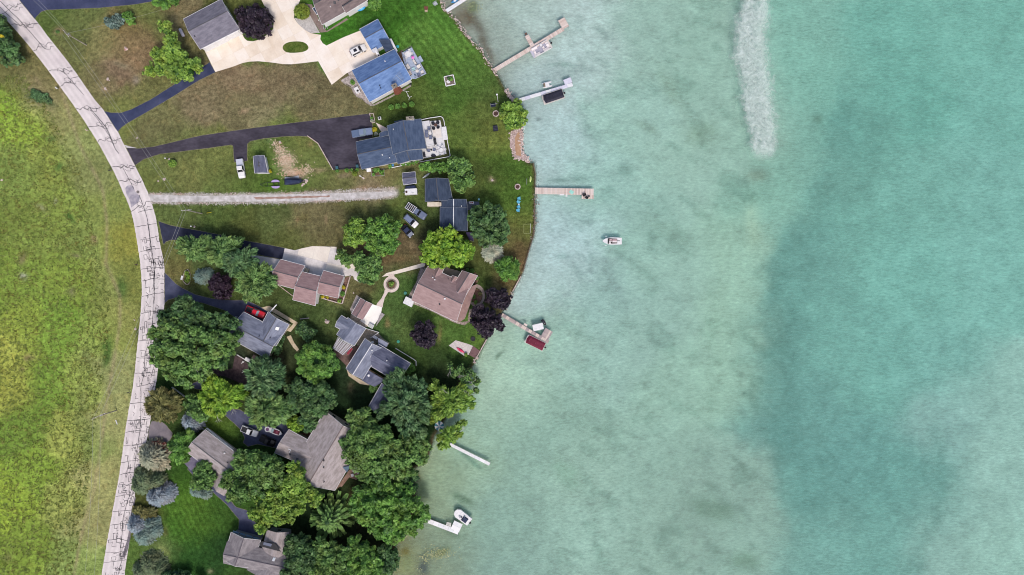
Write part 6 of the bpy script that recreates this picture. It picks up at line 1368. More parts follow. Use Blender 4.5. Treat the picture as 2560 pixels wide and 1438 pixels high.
for s_, x in ((-1, .36), (1, .30)):
    wq = W(q1('X', 1000 if s_ < 0 else 985, 555 if s_ < 0 else 968), .1); MB().ball(wq.x, wq.y, WATER_Z + .05, .32, .1, .1, 8, 5, R(-15 if s_ < 0 else -5)).build('mooring_float', WHITE, None, tag_=('white float off the %s bow of the lone motorboat' % ('upper' if s_ < 0 else 'lower'), 'float'), smooth=True)
def pontoon(name, label, p0, p1, wd, cover=None, furn=True, cm=None):
    t, L = boat_at(name, label, 'boat', p0, p1)
    for s_ in (-1, 1): MB().tube((-L / 2 + .2, s_ * wd * .36, .1), (L / 2 - .1, s_ * wd * .36, .1), .32, .32, 10).build('pontoon', METAL, t)
    MB().prism([(-L / 2, -wd / 2), (L / 2 - .3, -wd / 2), (L / 2, -wd / 2 + .3), (L / 2, wd / 2 - .3), (L / 2 - .3, wd / 2), (-L / 2, wd / 2)], .45, .58).build('deck', mat(c(222, 216, 212), rough=.6, name='boat_deck'), t)
    if cover:
        MB().prism([(-L / 2 + .1, -wd / 2 + .05), (L / 2 - .5, -wd / 2 + .05), (L / 2 - .1, -wd / 2 + .5), (L / 2 - .1, wd / 2 - .5), (L / 2 - .5, wd / 2 - .05), (-L / 2 + .1, wd / 2 - .05)], .58, 1.0).build('fence', mat(c(196, 190, 188), rough=.5, name='boat_fence'), t)
        mb = MB(); b0 = [(-L / 2 + .15, -wd / 2 + .15, 1.0), (L / 2 - .5, -wd / 2 + .15, 1.0), (L / 2 - .2, 0, 1.0), (L / 2 - .5, wd / 2 - .15, 1.0), (-L / 2 + .15, wd / 2 - .15, 1.0)]
        n_ = mb.add(b0 + [(-L / 2 + .5, -wd / 4, 1.28), (L / 2 - 1.2, -wd / 4, 1.28), (L / 2 - .9, 0, 1.3), (L / 2 - 1.2, wd / 4, 1.28), (-L / 2 + .5, wd / 4, 1.28)])
        for i in range(5): j = (i + 1) % 5; mb.face((n_ + i, n_ + j, n_ + 5 + j, n_ + 5 + i))
        mb.face(range(n_ + 5, n_ + 10)); mb.build('cover', cover, t)
        for x in (-.02, .3): MB().beam((x * L, -wd / 2 + .14, 1.06), (x * L, 0, 1.33), .07, .05).build('cover_seam', cm, t); MB().beam((x * L, wd / 2 - .14, 1.06), (x * L, 0, 1.33), .07, .05).build('cover_seam', cm, t)
    outboard(t, -L / 2 - .3, 0)
    return t, L
BC = mat(c(36, 36, 52), c(50, 50, 68), 1.2, .7, bump=.4, name='black_canvas'); MC = mat(c(104, 28, 52), c(124, 42, 68), 1.2, .7, bump=.4, name='maroon_canvas')
pontoon('pontoon_boat', 'pontoon boat under a black canvas cover beside the white dock', q1('D', 1688, 1195), q1('D', 1422, 1285), 2.7, BC, cm=mat(c(58, 58, 76), name='black_seam'))
pontoon('pontoon_boat', 'pontoon boat under a maroon canvas cover', q1('L', 1790, 1180), q1('L', 1562, 1068), 2.6, MC, cm=mat(c(150, 70, 95), name='maroon_seam'))
t, L = pontoon('deck_boat', 'open white pontoon boat with grey floor moored at the wooden dock', q1('D', 1520, 555), q1('D', 1285, 690), 2.6)
GF = mat(c(168, 168, 186), c(180, 180, 196), 2, .8, name='grey_carpet')
MB().box(.02 * L, 0, .58, .62 * L, 1.9, .03).build('carpet', GF, t)
for x, y, sx, sy in ((.30, .85, 1.7, .6), (.30, -.85, 1.7, .6), (-.18, .85, 1.6, .6), (-.33, -.1, .7, 1.5), (.36, 0, .5, 1.2)):
    s_ = MB().box(x * L, y, .58, sx, sy, .4).build('seat', SEATW, t); MB().box(x * L, y + (.22 if y > .3 else -.22 if y < -.3 else 0), .98, sx, .16, .28).build('backrest', SEATW, s_)
MB().box(-.05 * L, -.75, .58, .6, .7, .8).build('console', WHITE, t); MB().box(-.1 * L, .1, .58, .5, .5, .55).build('captain_chair', SEATW, t)
for s_ in (-1, 1): MB().box(0, s_ * 1.25, .58, L * .86, .07, .55).build('fence', WHITE, t)
MB().box(L * .46, 0, .5, .8, 2.3, .1).build('bow_deck', mat(c(196, 196, 214), name='bow_deck'), t)
# white hull by the L dock, with blue engine cover
t, L = boat_at('white_boat', 'white blunt nosed boat with a navy cover at the L shaped dock', 'boat', q1('V', 885, 570), q1('V', 640, 385))
w = 2.5
mb = MB(); mb.prism([(-L / 2, -w / 2 + .1), (L * .3, -w / 2), (L * .45, -w * .3), (L * .5, 0), (L * .45, w * .3), (L * .3, w / 2), (-L / 2, w / 2 - .1)], -.1, .75); mb.build('hull', WHITE, t)
MB().box(-.2 * L, .2, .75, .30 * L, 1.5, .45, 0, .8).build('cover', NAVYC, t); MB().box(.1 * L, .35, .75, .5, .45, .3).build('hatch', mat(c(180, 180, 186), name='grey_hatch'), t); MB().box(.02 * L, .2, .75, .35, .3, .35).build('console', mat(c(110, 110, 120), name='dark_console'), t)
MB().box(-.1 * L, -.1 , .75, .2, 1.2, .4).build('windscreen', LGLASS, t); outboard(t, -L / 2 - .2, .15)
# pedal catamaran
t, L = boat_at('paddle_boat', 'small white twin hulled paddle boat near the white dock', 'boat', q1('D', 1540, 1070), q1('D', 1415, 1095))
for s_ in (-1, 1): hull(L, .42, 8, -.1, .35, 1.2, .7).build('hull', WHITE, t).location = (0, s_ * .55, 0)
MB().box(.05, 0, .35, L * .5, 1.3, .12).build('deck', WHITE, t)
for s_ in (-1, 1): MB().box(.75, s_ * .26, .46, .5, .4, .1).build('seat', mat(c(128, 112, 92), name='tan_seat'), t)
# boat lift canopy and jet ski
t = thing('boat_lift_canopy', 'flat white lift canopy tilted beside the weathered dock', 'canopy', W(q1('L', 1710, 928), 0), R(13)); t.location.z = WATER_Z
MB().box(0, 0, 1.3, 2.9, 1.75, .12).build('canopy', WHITE, t)
for sx in (-1, 1):
    for sy in (-1, 1): MB().tube((sx * 1.3, sy * .7, -2.2), (sx * 1.3, sy * .7, 1.3), .05, n=6).build('post', METAL, t)
t, L = boat_at('jet_ski', 'black jet ski poking out past the white lift canopy', 'jet ski', q1('L', 1768, 852), q1('L', 1802, 900))
hull(1.9, .9, 8, -.1, .4, 1.0, .8).build('hull', BLACK, t); MB().box(-.3, 0, .38, .9, .4, .3, 0, .7).build('seat', mat(c(60, 66, 78), name='grey_seat'), t); MB().beam((.3, -.3, .75), (.3, .3, .75), .06, .06).build('handlebar', METAL, t)
t_ = thing('dock_bench', 'small pale bench standing on the weathered dock', 'bench', W(q1('L', 1556, 902), .28), R(-30)); MB().box(0, 0, .35, 1.0, .5, .07).build('seat', WOOD3, t_); MB().box(-.4, 0, 0, .07, .45, .35).build('leg', METAL, t_); MB().box(.4, 0, 0, .07, .45, .35).build('leg', METAL, t_)
def kayak(name, label, cat, k, x0, y0, x1, y1, wd, m, z=.0, cock=None, seats=1):
    a_, b_ = W(q1(k, x0, y0), z + .2), W(q1(k, x1, y1), z + .2); d_ = b_ - a_; m_ = (a_ + b_) / 2; L = d_.length
    t = thing(name, label, cat, (m_.x, m_.y, z), math.atan2(d_.y, d_.x)); secs = []
    for i in range(11):
        u = -1 + i / 5; ww = wd / 2 * max(.06, (1 - abs(u) ** 2.4)); x = u * L / 2
        secs.append([(x, -ww * .5, .02 + .08 * u * u), (x, -ww, .16), (x, 0, .30 - .05 * abs(u)), (x, ww, .16), (x, ww * .5, .02 + .08 * u * u)])
    mb = MB(); loft(mb, secs); mb.build('hull', m, t, smooth=True)
    if cock:
        for i in range(seats): MB().ball((i - (seats - 1) / 2) * L * .28, 0, .27, .45, wd * .3, .06, 10, 4).build('cockpit', cock, t)
    return t
kayak('kayak', 'light blue kayak stored against the brown roofed house', 'kayak', 'C', 585, 140, 688, 88, .95, mat(c(70, 170, 225), name='sky_blue_plastic'), .4, mat(c(120, 200, 240), name='pale_blue'))
kayak('kayak', 'bright blue and white kayak alongside the top white dock', 'kayak', 'D', 245, 35, 345, -15, 1.0, mat(c(70, 150, 215), name='azure_plastic'), WATER_Z, WHITE)
kayak('paddle_board', 'pale yellow paddle board lying on the lawn by the seawall', 'paddle board', 'H', 640, 915, 634, 985, .62, mat(c(226, 242, 160), name='lemon_foam'), 0, mat(c(190, 210, 130), name='deck_pad'))
kayak('kayak', 'bright pink kayak on the pale gravel patio', 'kayak', 'L', 700, 1185, 800, 1250, .75, mat(c(245, 90, 130), name='pink_plastic'), .03, mat(c(215, 50, 100), name='dark_pink'))
kayak('canoe', 'pale canoe leaning toward the hedge behind the slate garage', 'canoe', 'G', 1128, 1010, 1242, 932, .6, mat(c(206, 222, 224), name='pale_hull'), .0, WHITE, 2)
t = thing('floating_mat', 'turquoise square mat draped on the wooden dock', 'mat', W(q1('H', 1084, 1092), .30), R(-35)); MB().box(0, 0, 0, 1.15, .95, .05).build('mat', mat(c(150, 215, 205), c(170, 228, 218), 2, .7, name='turquoise_vinyl'), t)
t = thing('dock_slide', 'white pad hanging on the edge of the wooden dock', 'pad', W(q1('H', 978, 1121), .2), R(0)); MB().box(0, 0, 0, 1.2, .35, .12).build('pad', WHITE, t)
t = thing('dock_step', 'small white step clipped to the wooden dock', 'step', W(q1('H', 1030, 1124), .15), 0); MB().box(0, 0, 0, .5, .4, .08).build('tread', WHITE, t); MB().box(0, -.3, -.3, .5, .2, .08).build('tread', WHITE, t)
def chair(label, k, x, y, rz, m, z=0, s_=1.0, name='lawn_chair', group=None):
    p = W(q1(k, x, y), z + .4); t = thing(name, label, 'chair', (p.x, p.y, z), R(rz), group)
    MB().box(0, 0, .32 * s_, .62 * s_, .62 * s_, .07).build('seat', m, t)
    MB().hexa([(-.30 * s_, -.3 * s_, .36), (-.36 * s_, -.3 * s_, .36), (-.36 * s_, .3 * s_, .36), (-.30 * s_, .3 * s_, .36), (-.52 * s_, -.28 * s_, 1.0), (-.58 * s_, -.28 * s_, 1.0), (-.58 * s_, .28 * s_, 1.0), (-.52 * s_, .28 * s_, 1.0)]).build('backrest', m, t)
    for sy in (-1, 1): MB().box(.02, sy * .36 * s_, .55 * s_, .7 * s_, .12, .05).build('armrest', m, t)
    for sx in (-1, 1):
        for sy in (-1, 1): MB().box(sx * .25 * s_, sy * .3 * s_, 0, .07, .07, .33 * s_).build('leg', m, t)
    return t
TQ = mat(c(96, 182, 214), c(110, 194, 222), 2, .6, name='turquoise_plastic')
for i, (x, y, r_, w_) in enumerate([(516, 1162, 10, 'top'), (510, 1203, -30, 'second from the top'), (511, 1254, 15, 'third from the top'), (506, 1292, -5, 'lowest')]):
    chair('turquoise lawn chair, %s of the row facing the lake' % w_, 'H', x, y, r_, TQ, s_=1.0, group='turquoise lawn chairs in a row')
t = thing('side_table', 'tiny white side table between the turquoise chairs', 'table', W(q1('H', 510, 1227)), 0); MB().tube((0, 0, .4), (0, 0, .45), .22, n=10).build('top', WHITE, t); MB().tube((0, 0, 0), (0, 0, .4), .05, n=6).build('leg', WHITE, t)
chair('brown wooden lounger on the lawn near the north shore', 'C', 1466, 105, 90, mat(c(130, 82, 72), name='brown_wood'), s_=1.3)
chair('pale cream footrest end of the brown wooden lounger', 'C', 1466, 140, 90, mat(c(226, 206, 182), name='cream_wood'), s_=.9)
chair('grey and white lawn chair close to the top white dock', 'C', 1588, 48, 30, mat(c(190, 196, 205), name='grey_plastic'), s_=1.3)
# furniture on the slate house terrace
BW = mat((.02, .022, .035, 1), rough=.7, name='black_wicker')
for i, (x, y, r_, w_) in enumerate([(1285, 225, -45, 'northwest'), (1348, 212, -135, 'northeast'), (1290, 292, 45, 'southwest'), (1352, 276, 135, 'southeast')]):
    p = W(q1('G', x, y), .4); t = thing('tub_chair', 'black round tub chair at the %s side of the fire table' % w_, 'chair', (p.x, p.y, .06), R(r_), 'black tub chairs round the fire table')
    MB().tube((0, 0, .1), (0, 0, .4), .44, n=14).build('seat', BW, t)
    mb = MB(); N_ = 9
    for j in range(N_):
        a0 = math.pi * (.5 + 1.0 * j / N_) ; a1 = math.pi * (.5 + 1.0 * (j + 1) / N_)
        mb.hexa([(.38 * math.cos(a0), .38 * math.sin(a0), .3), (.5 * math.cos(a0), .5 * math.sin(a0), .3), (.5 * math.cos(a1), .5 * math.sin(a1), .3), (.38 * math.cos(a1), .38 * math.sin(a1), .3)] + [(r2 * math.cos(a_), r2 * math.sin(a_), .8) for r2, a_ in ((.38, a0), (.5, a0), (.5, a1), (.38, a1))])
    mb.build('backrest', BW, t)
t = thing('fire_table', 'small dark fire table between four black tub chairs', 'table', W(q1('G', 1320, 252), .06)); MB().tube((0, 0, 0), (0, 0, .5), .34, n=12).build('base', BW, t); MB().tube((0, 0, .5), (0, 0, .56), .42, n=14).build('top', mat(c(98, 72, 66), name='copper_top'), t)
def sofa(label, k, x, y, rz, L, m, z=0.06, w=.85, back=True, name='sofa', frame=None):
    p = W(q1(k, x, y), z + .4); t = thing(name, label, 'sofa', (p.x, p.y, z), R(rz)); MB().box(0, 0, .1, L, w, .3).build('base', frame or BW, t)
    n_ = max(1, round(L / .8))
    for i in range(n_): MB().box(-L / 2 + (i + .5) * L / n_, -.05, .4, L / n_ - .06, w * .8, .14).build('cushion', m, t)
    if back: MB().box(0, w / 2 - .08, .4, L, .14, .42).build('backrest', m, t)
    return t
GC = mat(c(112, 120, 150), c(128, 136, 162), 2, .8, name='grey_cushion')
sofa('grey sofa on the raised white deck', 'G', 1190, 375, 95, 1.9, GC, .9); sofa('grey armchair north on the raised white deck', 'G', 1222, 296, 185, .8, GC, .9, name='armchair'); sofa('grey armchair south on the raised white deck', 'G', 1246, 425, 0, .8, GC, .9, name='armchair')
t = thing('coffee_table', 'white framed coffee table on the raised white deck', 'table', W(q1('G', 1240, 366), .9), R(5)); MB().box(0, 0, .35, .6, .9, .06).build('top', WHITE, t); [MB().box(sx * .25, sy * .4, 0, .06, .06, .35).build('leg', BLACK, t) for sx in (-1, 1) for sy in (-1, 1)]
t = thing('barbecue_grill', 'long black grill below the raised white deck', 'grill', W(q1('G', 1315, 488), .06), R(100)); MB().box(0, 0, .2, 1.7, .6, .65).build('cabinet', BLACK, t); MB().box(-.1, 0, .85, .9, .55, .25, 0, .8).build('lid', mat(c(60, 60, 68), rough=.3, name='grill_lid'), t)
p = W(q1('G', 1286, 686), .4); MB().ball(p.x, p.y, .06, .72, .42, .75, 14, 6, R(-3), True).build('covered_grill', BC, None, tag_=('oval black covered object at the south edge of the white terrace', 'covered grill'), smooth=True)
sofa('black loveseat by the house wall at the south terrace', 'G', 1148, 672, 98, 1.3, BW, .06); chair('grey terrace chair facing the small glass table', 'G', 1222, 615, 0, GC, .06, 1.0); chair('grey terrace chair east of the small glass table', 'G', 1293, 600, 180, GC, .06, 1.0)
t = thing('bistro_table', 'small dark glass table between two grey terrace chairs', 'table', W(q1('G', 1258, 608), .06)); MB().tube((0, 0, .4), (0, 0, .44), .25, n=12).build('top', CARGLASS, t); MB().tube((0, 0, 0), (0, 0, .4), .04, n=6).build('leg', BLACK, t)
t = thing('dining_table', 'round white dining table on the white terrace', 'table', W(q1('G', 1400, 612), .06)); MB().tube((0, 0, .7), (0, 0, .75), .55, n=16).build('top', WHITE, t); MB().tube((0, 0, 0), (0, 0, .7), .06, n=6).build('pedestal', WHITE, t)
for i in range(6):
    a_ = i * 60 + 15; p = q1('G', 1400, 612); chair('white dining chair on the %s side of the round terrace table' % ['east', 'northeast', 'northwest', 'west', 'southwest', 'southeast'][i], 'Z', p[0] + 9 * math.cos(R(a_)), p[1] - 9 * math.sin(R(a_)), a_ + 180, mat(c(228, 228, 236), name='white_plastic'), .06, .8, 'dining_chair', 'white dining chairs round the terrace table')
t = thing('spa_cover', 'white rectangular patio sheet on the terrace by the fire table', 'rug', W(q1('G', 1340, 370), .052)); MB().box(0, 0, 0, 2.2, 2.3, .02, R(8)).build('rug', mat(c(240, 236, 232), c(228, 220, 216), 1, .9, name='cream_rug'), t)
# furniture on the blue deck
t = thing('round_table', 'round white table on the pale blue deck', 'table', W(q1('C', 1238, 708), .6)); MB().tube((0, 0, .7), (0, 0, .75), .85, n=20).build('top', WHITE, t); MB().tube((0, 0, 0), (0, 0, .7), .06, n=6).build('pedestal', WHITE, t)
for i, (x, y, r_) in enumerate([(1200, 690, 0), (1210, 745, 60), (1250, 660, -90), (1280, 690, 180)]): chair('white deck chair on the %s side of the round blue deck table' % ['west', 'southwest', 'north', 'northeast'][i], 'C', x, y, r_, WHITE, .6, .8, 'deck_chair', 'white chairs round the table on the blue deck')
p = W(q1('C', 1296, 742), 1.6); t = thing('pink_parasol', 'small bright pink parasol on the pale blue deck', 'parasol', (p.x, p.y, .6)); mb = MB(); n_ = mb.add([(.48 * math.cos(R(45 * i)), .48 * math.sin(R(45 * i)), 1.3) for i in range(8)] + [(0, 0, 1.55)])
for i in range(8): mb.face((n_ + i, n_ + (i + 1) % 8, n_ + 8))
mb.build('canopy', mat(c(240, 130, 215), name='pink_fabric'), t); MB().tube((0, 0, 0), (0, 0, 1.5), .03, n=6).build('pole', METAL, t)
CSH = mat(c(232, 228, 226), c(216, 210, 208), 2, .8, name='white_cushion')
sofa('white cushioned bench under the blue house eave on the deck', 'C', 1232, 858, -60, 1.4, CSH, .6); sofa('white lounger in the middle of the pale blue deck', 'C', 1318, 795, -58, 1.5, CSH, .6, w=.7, back=False, name='lounger')
sofa('beige seat at the house wall on the pale blue deck', 'C', 1255, 940, -60, 1.2, mat(c(205, 190, 182), name='beige_cushion'), .6); sofa('grey white sofa at the east rail of the blue deck', 'C', 1372, 858, 30, 1.1, CSH, .6); sofa('turquoise edged armchair on the blue deck', 'C', 1305, 888, 200, .9, mat(c(190, 226, 232), name='pale_turquoise'), .6, name='armchair')
sofa('white armchair near the steps corner of the blue deck', 'C', 1415, 925, -70, .8, CSH, .6, name='armchair'); sofa('grey armchair by the south rail of the blue deck', 'C', 1370, 965, 110, .8, GC, .6, name='armchair')
t = thing('coffee_table', 'round cream coffee table on the blue deck', 'table', W(q1('C', 1352, 918), .6)); MB().tube((0, 0, .3), (0, 0, .36), .45, n=14).build('top', CSH, t); MB().tube((0, 0, 0), (0, 0, .3), .2, n=8).build('base', BW, t)
p = W(q1('C', 1324, 967), .6); t = thing('plant_pot', 'small dark plant pot at the south rail of the blue deck', 'plant pot', (p.x, p.y, .6)); MB().tube((0, 0, 0), (0, 0, .4), .16, .22, 10).build('pot', mat(c(60, 90, 120), name='blue_pot'), t)
# kit at the walls
def unit(name, label, cat, k, x, y, sx, sy, sz, rz, m, parts_=(), z=0.02):
    p = W(q1(k, x, y), sz * .6); t = thing(name, label, cat, (p.x, p.y, z), R(rz)); MB().box(0, 0, 0, sx, sy, sz).build('cabinet', m, t)
    return t
t = unit('air_conditioner', 'white outdoor cooling unit at the west corner of the blue house', 'air conditioner', 'C', 580, 1160, 1.2, 1.6, .9, 27, WHITE); MB().tube((.1, -.3, .9), (.1, -.3, .95), .3, n=14).build('fan_grille', BLACK, t)
t = unit('air_conditioner', 'small white cooling unit north of the slate blue house', 'air conditioner', 'G', 513, 150, .8, .7, .8, 10, WHITE); MB().tube((0, 0, .8), (0, 0, .84), .28, n=12).build('fan_grille', BLACK, t)
t = unit('storage_box', 'white storage box south of the slate blue house', 'box', 'G', 360, 897, 1.15, .85, .6, 5, WHITE); MB().box(0, 0, .6, 1.2, .9, .06).build('lid', TRIM, t)
t = unit('storage_box', 'white box beside the pale wall near the brown yard', 'box', 'O', 1243, 762, 1.3, .9, .7, -28, WHITE); MB().box(0, 0, .7, 1.35, .95, .06).build('lid', TRIM, t)
t = unit('crate', 'low pinkish crate on the brown yard behind the grey house', 'crate', 'O', 1335, 738, 1.6, 1.0, .35, -28, mat(c(178, 148, 140), c(150, 122, 116), 2, .9, name='pink_crate')); [MB().box(0, -.4 + i * .2, .35, 1.55, .14, .04).build('slat', mat(c(190, 160, 150), name='crate_slat'), t) for i in range(5)]
t = unit('storage_box', 'white bench box between the patios of the steel grey house', 'box', 'N', 712, 742, 1.3, .7, .5, -28, WHITE); MB().box(0, 0, .5, 1.36, .76, .06).build('lid', TRIM, t)
t = unit('hot_tub', 'square white framed tub at the corner of the white patio', 'hot tub', 'N', 648, 570, 1.3, 1.0, .7, -28, WHITE); MB().box(0, 0, .7, 1.1, .8, .04).build('cover', mat(c(196, 200, 200), name='tub_cover'), t)
t = unit('grill', 'black kettle grill on the lawn south of the shore tree', 'grill', 'H', 256, 397, 1.3, 1.5, .5, 8, mat(c(40, 42, 60), name='charcoal_cover')); [MB().box(0, -.4 + i * .4, .5, 1.2, .08, .05).build('slat', mat(c(70, 74, 96), name='slat_grey'), t) for i in range(3)]
t = unit('grill', 'red and white grill on the grey decking of the cottage', 'grill', 'I', 1052, 515, 1.2, .6, .8, 0, TRIM, z=.35); MB().box(-.2, 0, .8, .3, .3, .06).build('burner', mat(c(150, 50, 60), name='red_enamel'), t); MB().box(.2, 0, .8, .3, .3, .06).build('burner', mat(c(150, 50, 60), name='red_enamel'), t)
for i, (k_, x, y, lb) in enumerate([('F', 612, 797, 'teal wheeled bin at the south end of the curved retaining wall'), ('F', 1882, 777, 'teal wheeled bin by the corner of the slate blue house')]):
    if i == 0: x = 1612
    p = W(q1(k_, x, y), .8); t = thing('wheeled_bin', lb, 'bin', (p.x, p.y, .03), R(5)); MB().box(0, 0, .1, .62, .7, .9, 0, 1.1).build('body', mat(c(40, 78, 92), name='teal_plastic'), t); MB().box(0, 0, 1.0, .72, .78, .07).build('lid', mat(c(62, 104, 118), name='teal_lid'), t)
    for sy in (-1, 1): MB().tube((-.3, sy * .3, .12), (-.3, sy * .38, .12), .12, n=8).build('wheel', RUBBER, t)
def firepit(label, k, x, y, r_, m=STONE, n_=14, inner=None, name='fire_pit'):
    p = W(q1(k, x, y), .1); t = thing(name, label, 'fire pit', (p.x, p.y, 0))
    for i in range(n_): a_ = 2 * math.pi * i / n_; MB().box(r_ * math.cos(a_), r_ * math.sin(a_), 0, .26, 2 * math.pi * r_ / n_ - .04, .26, a_).build('stone', m, t)
    MB().tube((0, 0, 0), (0, 0, .06), r_ - .12, n=16).build('ash_bed', inner or mat(c(70, 50, 48), c(100, 76, 72), 3, .95, name='ashes'), t)
    return t
firepit('stone ring fire pit beside the lone shore tree', 'H', 260, 237, .75, STONE); firepit('stone ring fire pit on the lawn above the turquoise chairs', 'H', 497, 1034, .68, STONE)
firepit('dark metal fire pit near the purple maples', 'L', 905, 1078, .55, BLACK, 14, BLACK)
for a_ in ((1203, 0),):
    t = thing('swing_frame', 'dark swing seat and pole casting beside the shore tree', 'swing', W(q1('H', 255, 150), 0), R(10)); MB().box(-.6, 0, .5, 1.3, .7, .08).build('seat', mat(c(34, 42, 70), name='navy_mesh'), t); MB().box(-.6, .38, .55, 1.3, .08, .6).build('backrest', mat(c(34, 42, 70), name='navy_mesh'), t)
    for sx in (-1.3, .1): MB().beam((sx, -.4, 0), (sx, .4, 1.7), .07, .07).build('leg', METAL, t)
    MB().beam((-1.35, 0, 1.7), (.6, 0, 1.7), .08, .08).build('crossbar', METAL, t)
t = thing('flag_pole', 'tilting white pole with pennant near the north fire pit', 'pole', W(q1('H', 285, 110), 0), 0); tp = W(q1('H', 272, 28), 3.2) - t.location; MB().tube((0, 0, 0), tp, .07, n=6).build('pole', TRIM, t); MB().box(tp.x, tp.y, 2.9, .5, .35, .3).build('finial', TRIM, t)
# raised planters and round beds
t = thing('raised_planter', 'square white edged planter with dark plants on the big lawn', 'planter', W(q1('C', 1768, 1038), 0), R(12))
for sx, sy, a1, b1 in ((0, -1, 2.6, .2), (0, 1, 2.6, .2), (-1, 0, .2, 2.6), (1, 0, .2, 2.6)): MB().box(sx * 1.3, sy * 1.3, 0, a1, b1, .3).build('edge_beam', TRIM, t)
MB().box(0, 0, 0, 2.45, 2.45, .2).build('soil', mat(c(150, 140, 135), c(98, 84, 78), 3, .95, name='pale_gravel_bed'), t)
rs = random.Random(3)
for i in range(4): MB().ball(rs.uniform(-.7, .2), rs.uniform(-.9, 0), .2, .3, .28, .2, 7, 4, rs.random()).build('rock', WHITE, t)
t = thing('planter_box', 'timber planter of leafy vegetables south of the slate blue house', 'planter', W(q1('G', 490, 932), 0), R(2))
for sy in (-1, 1): MB().box(0, sy * .92, 0, 3.5, .1, .4).build('board', WOODG, t); MB().box(sy * 1.72, 0, 0, .1, 1.8, .4).build('board', WOODG, t)
MB().box(0, 0, 0, 3.3, 1.7, .3).build('soil', SOIL, t)
for lb, k_, x, y, r_, m_ in (('teal round barrel lid beside the north corner of the blue house', 'C', 1100, 598, .4, mat(c(72, 178, 184), name='teal_enamel')), ('pale teal septic lid on the lawn west of the big brown house', 'K', 1390, 1245, .45, mat(c(80, 146, 132), name='green_plastic')),
                        ('green round utility lid on the lawn east of the steel grey house', 'N', 1052, 805, .42, mat(c(72, 160, 138), name='green_plastic2')), ('blue pot at the south wall of the slate blue house', 'G', 702, 824, .36, mat(c(84, 142, 190), name='blue_glaze')),
                        ('pale turquoise bin on the cottage deck corner', 'I', 1136, 472, .28, mat(c(160, 220, 225), name='pale_turquoise_plastic')), ('black kettle at the southeast corner of the blue house', 'C', 1264, 1080, .33, BLACK)):
    p = W(q1(k_, x, y), .3); t = thing('storage_tub', lb, 'tub', (p.x, p.y, 0)); MB().tube((0, 0, 0), (0, 0, .28), r_ * .92, r_, 14).build('body', m_, t); MB().tube((0, 0, .28), (0, 0, .34), r_ * .8, r_ * .5, 14).build('cap', m_, t)
t = thing('tripod_post', 'white clothes post with a branching foot on the lawn', 'post', W(q1('C', 1212, 1180), 0)); tp = W(q1('C', 1250, 1250), 0) - t.location
t.location = W(q1('C', 1250, 1252), 0); tp = W(q1('C', 1208, 1172), 2.6) - t.location
MB().tube((0, 0, 0), tp, .06, n=6).build('post', TRIM, t)
for a_ in (20, 140, 260): MB().tube((0, 0, .05), (.75 * math.cos(R(a_)), .75 * math.sin(R(a_)), .03), .05, n=5).build('foot', TRIM, t)
MB().tube(tp + Vector((-.8, .1, 0)), tp + Vector((.8, -.1, 0)), .035, n=5).build('crossbar', TRIM, t)
# white table set on the brown terrace
for i, (x, y, r_) in enumerate([(1680, 1080, .42), (1712, 1100, .38), (1745, 1110, .36), (1700, 1062, .34)]):
    p = W(q1('R', x, y), .5); t = thing('patio_table' if i == 0 else 'patio_stool', ['round white table on the brown terrace among the woods', 'white stool touching the terrace table, east of it', 'white stool furthest east at the terrace table', 'white stool north of the terrace table'][i], 'table' if i == 0 else 'stool', (p.x, p.y, .03)); MB().tube((0, 0, .55), (0, 0, .62), r_, n=14).build('top', WHITE, t); MB().tube((0, 0, 0), (0, 0, .55), .06, n=6).build('leg', WHITE, t)
p = W(q1('R', 1666, 1150), .4); t = thing('square_table', 'square white side table on the brown terrace among the woods', 'table', (p.x, p.y, .03), R(20)); MB().box(0, 0, .45, .75, .75, .06).build('top', WHITE, t); MB().box(0, 0, 0, .1, .1, .45).build('leg', WHITE, t)
for i, (x, y, a1, b1) in enumerate([(695, 668, .58, .42), (658, 752, .3, .62)]):
    p = W(q1('R', x, y), .5); t = thing('white_canopy', ['oval pale canvas by the drive end at the taupe roof', 'narrow pale canvas tucked at the taupe roof edge'][i], 'canvas', (p.x, p.y, .03), R(25)); MB().ball(0, 0, .0, a1, b1, .55, 14, 6, 0, True).build('canvas', mat(c(205, 225, 232), c(186, 208, 216), 2, .7, name='pale_canvas'), t, smooth=True)
# small tank by the garage
a_, b_ = W(q1('B', 140, 345), .8), W(q1('B', 185, 435), .8); m_ = (a_ + b_) / 2; t = thing('propane_tank', 'silver white tank in a dark bed beside the big garage', 'tank', (m_.x, m_.y, 0), math.atan2((b_ - a_).y, (b_ - a_).x))
MB().tube((-1.0, 0, .65), (1.0, 0, .65), .42, n=14).build('tank', mat(c(200, 198, 214), rough=.35, name='tank_paint'), t, smooth=False)
for s_ in (-1, 1): MB().ball(s_ * 1.0, 0, .65, .25, .42, .42, 12, 8).build('tank_end', mat(c(200, 198, 214), rough=.35, name='tank_paint'), t, smooth=True); MB().box(s_ * .6, 0, 0, .15, .7, .3).build('foot', STONEG, t)
MB().tube((0, 0, 1.05), (0, 0, 1.2), .16, n=10).build('dome', METAL, t)
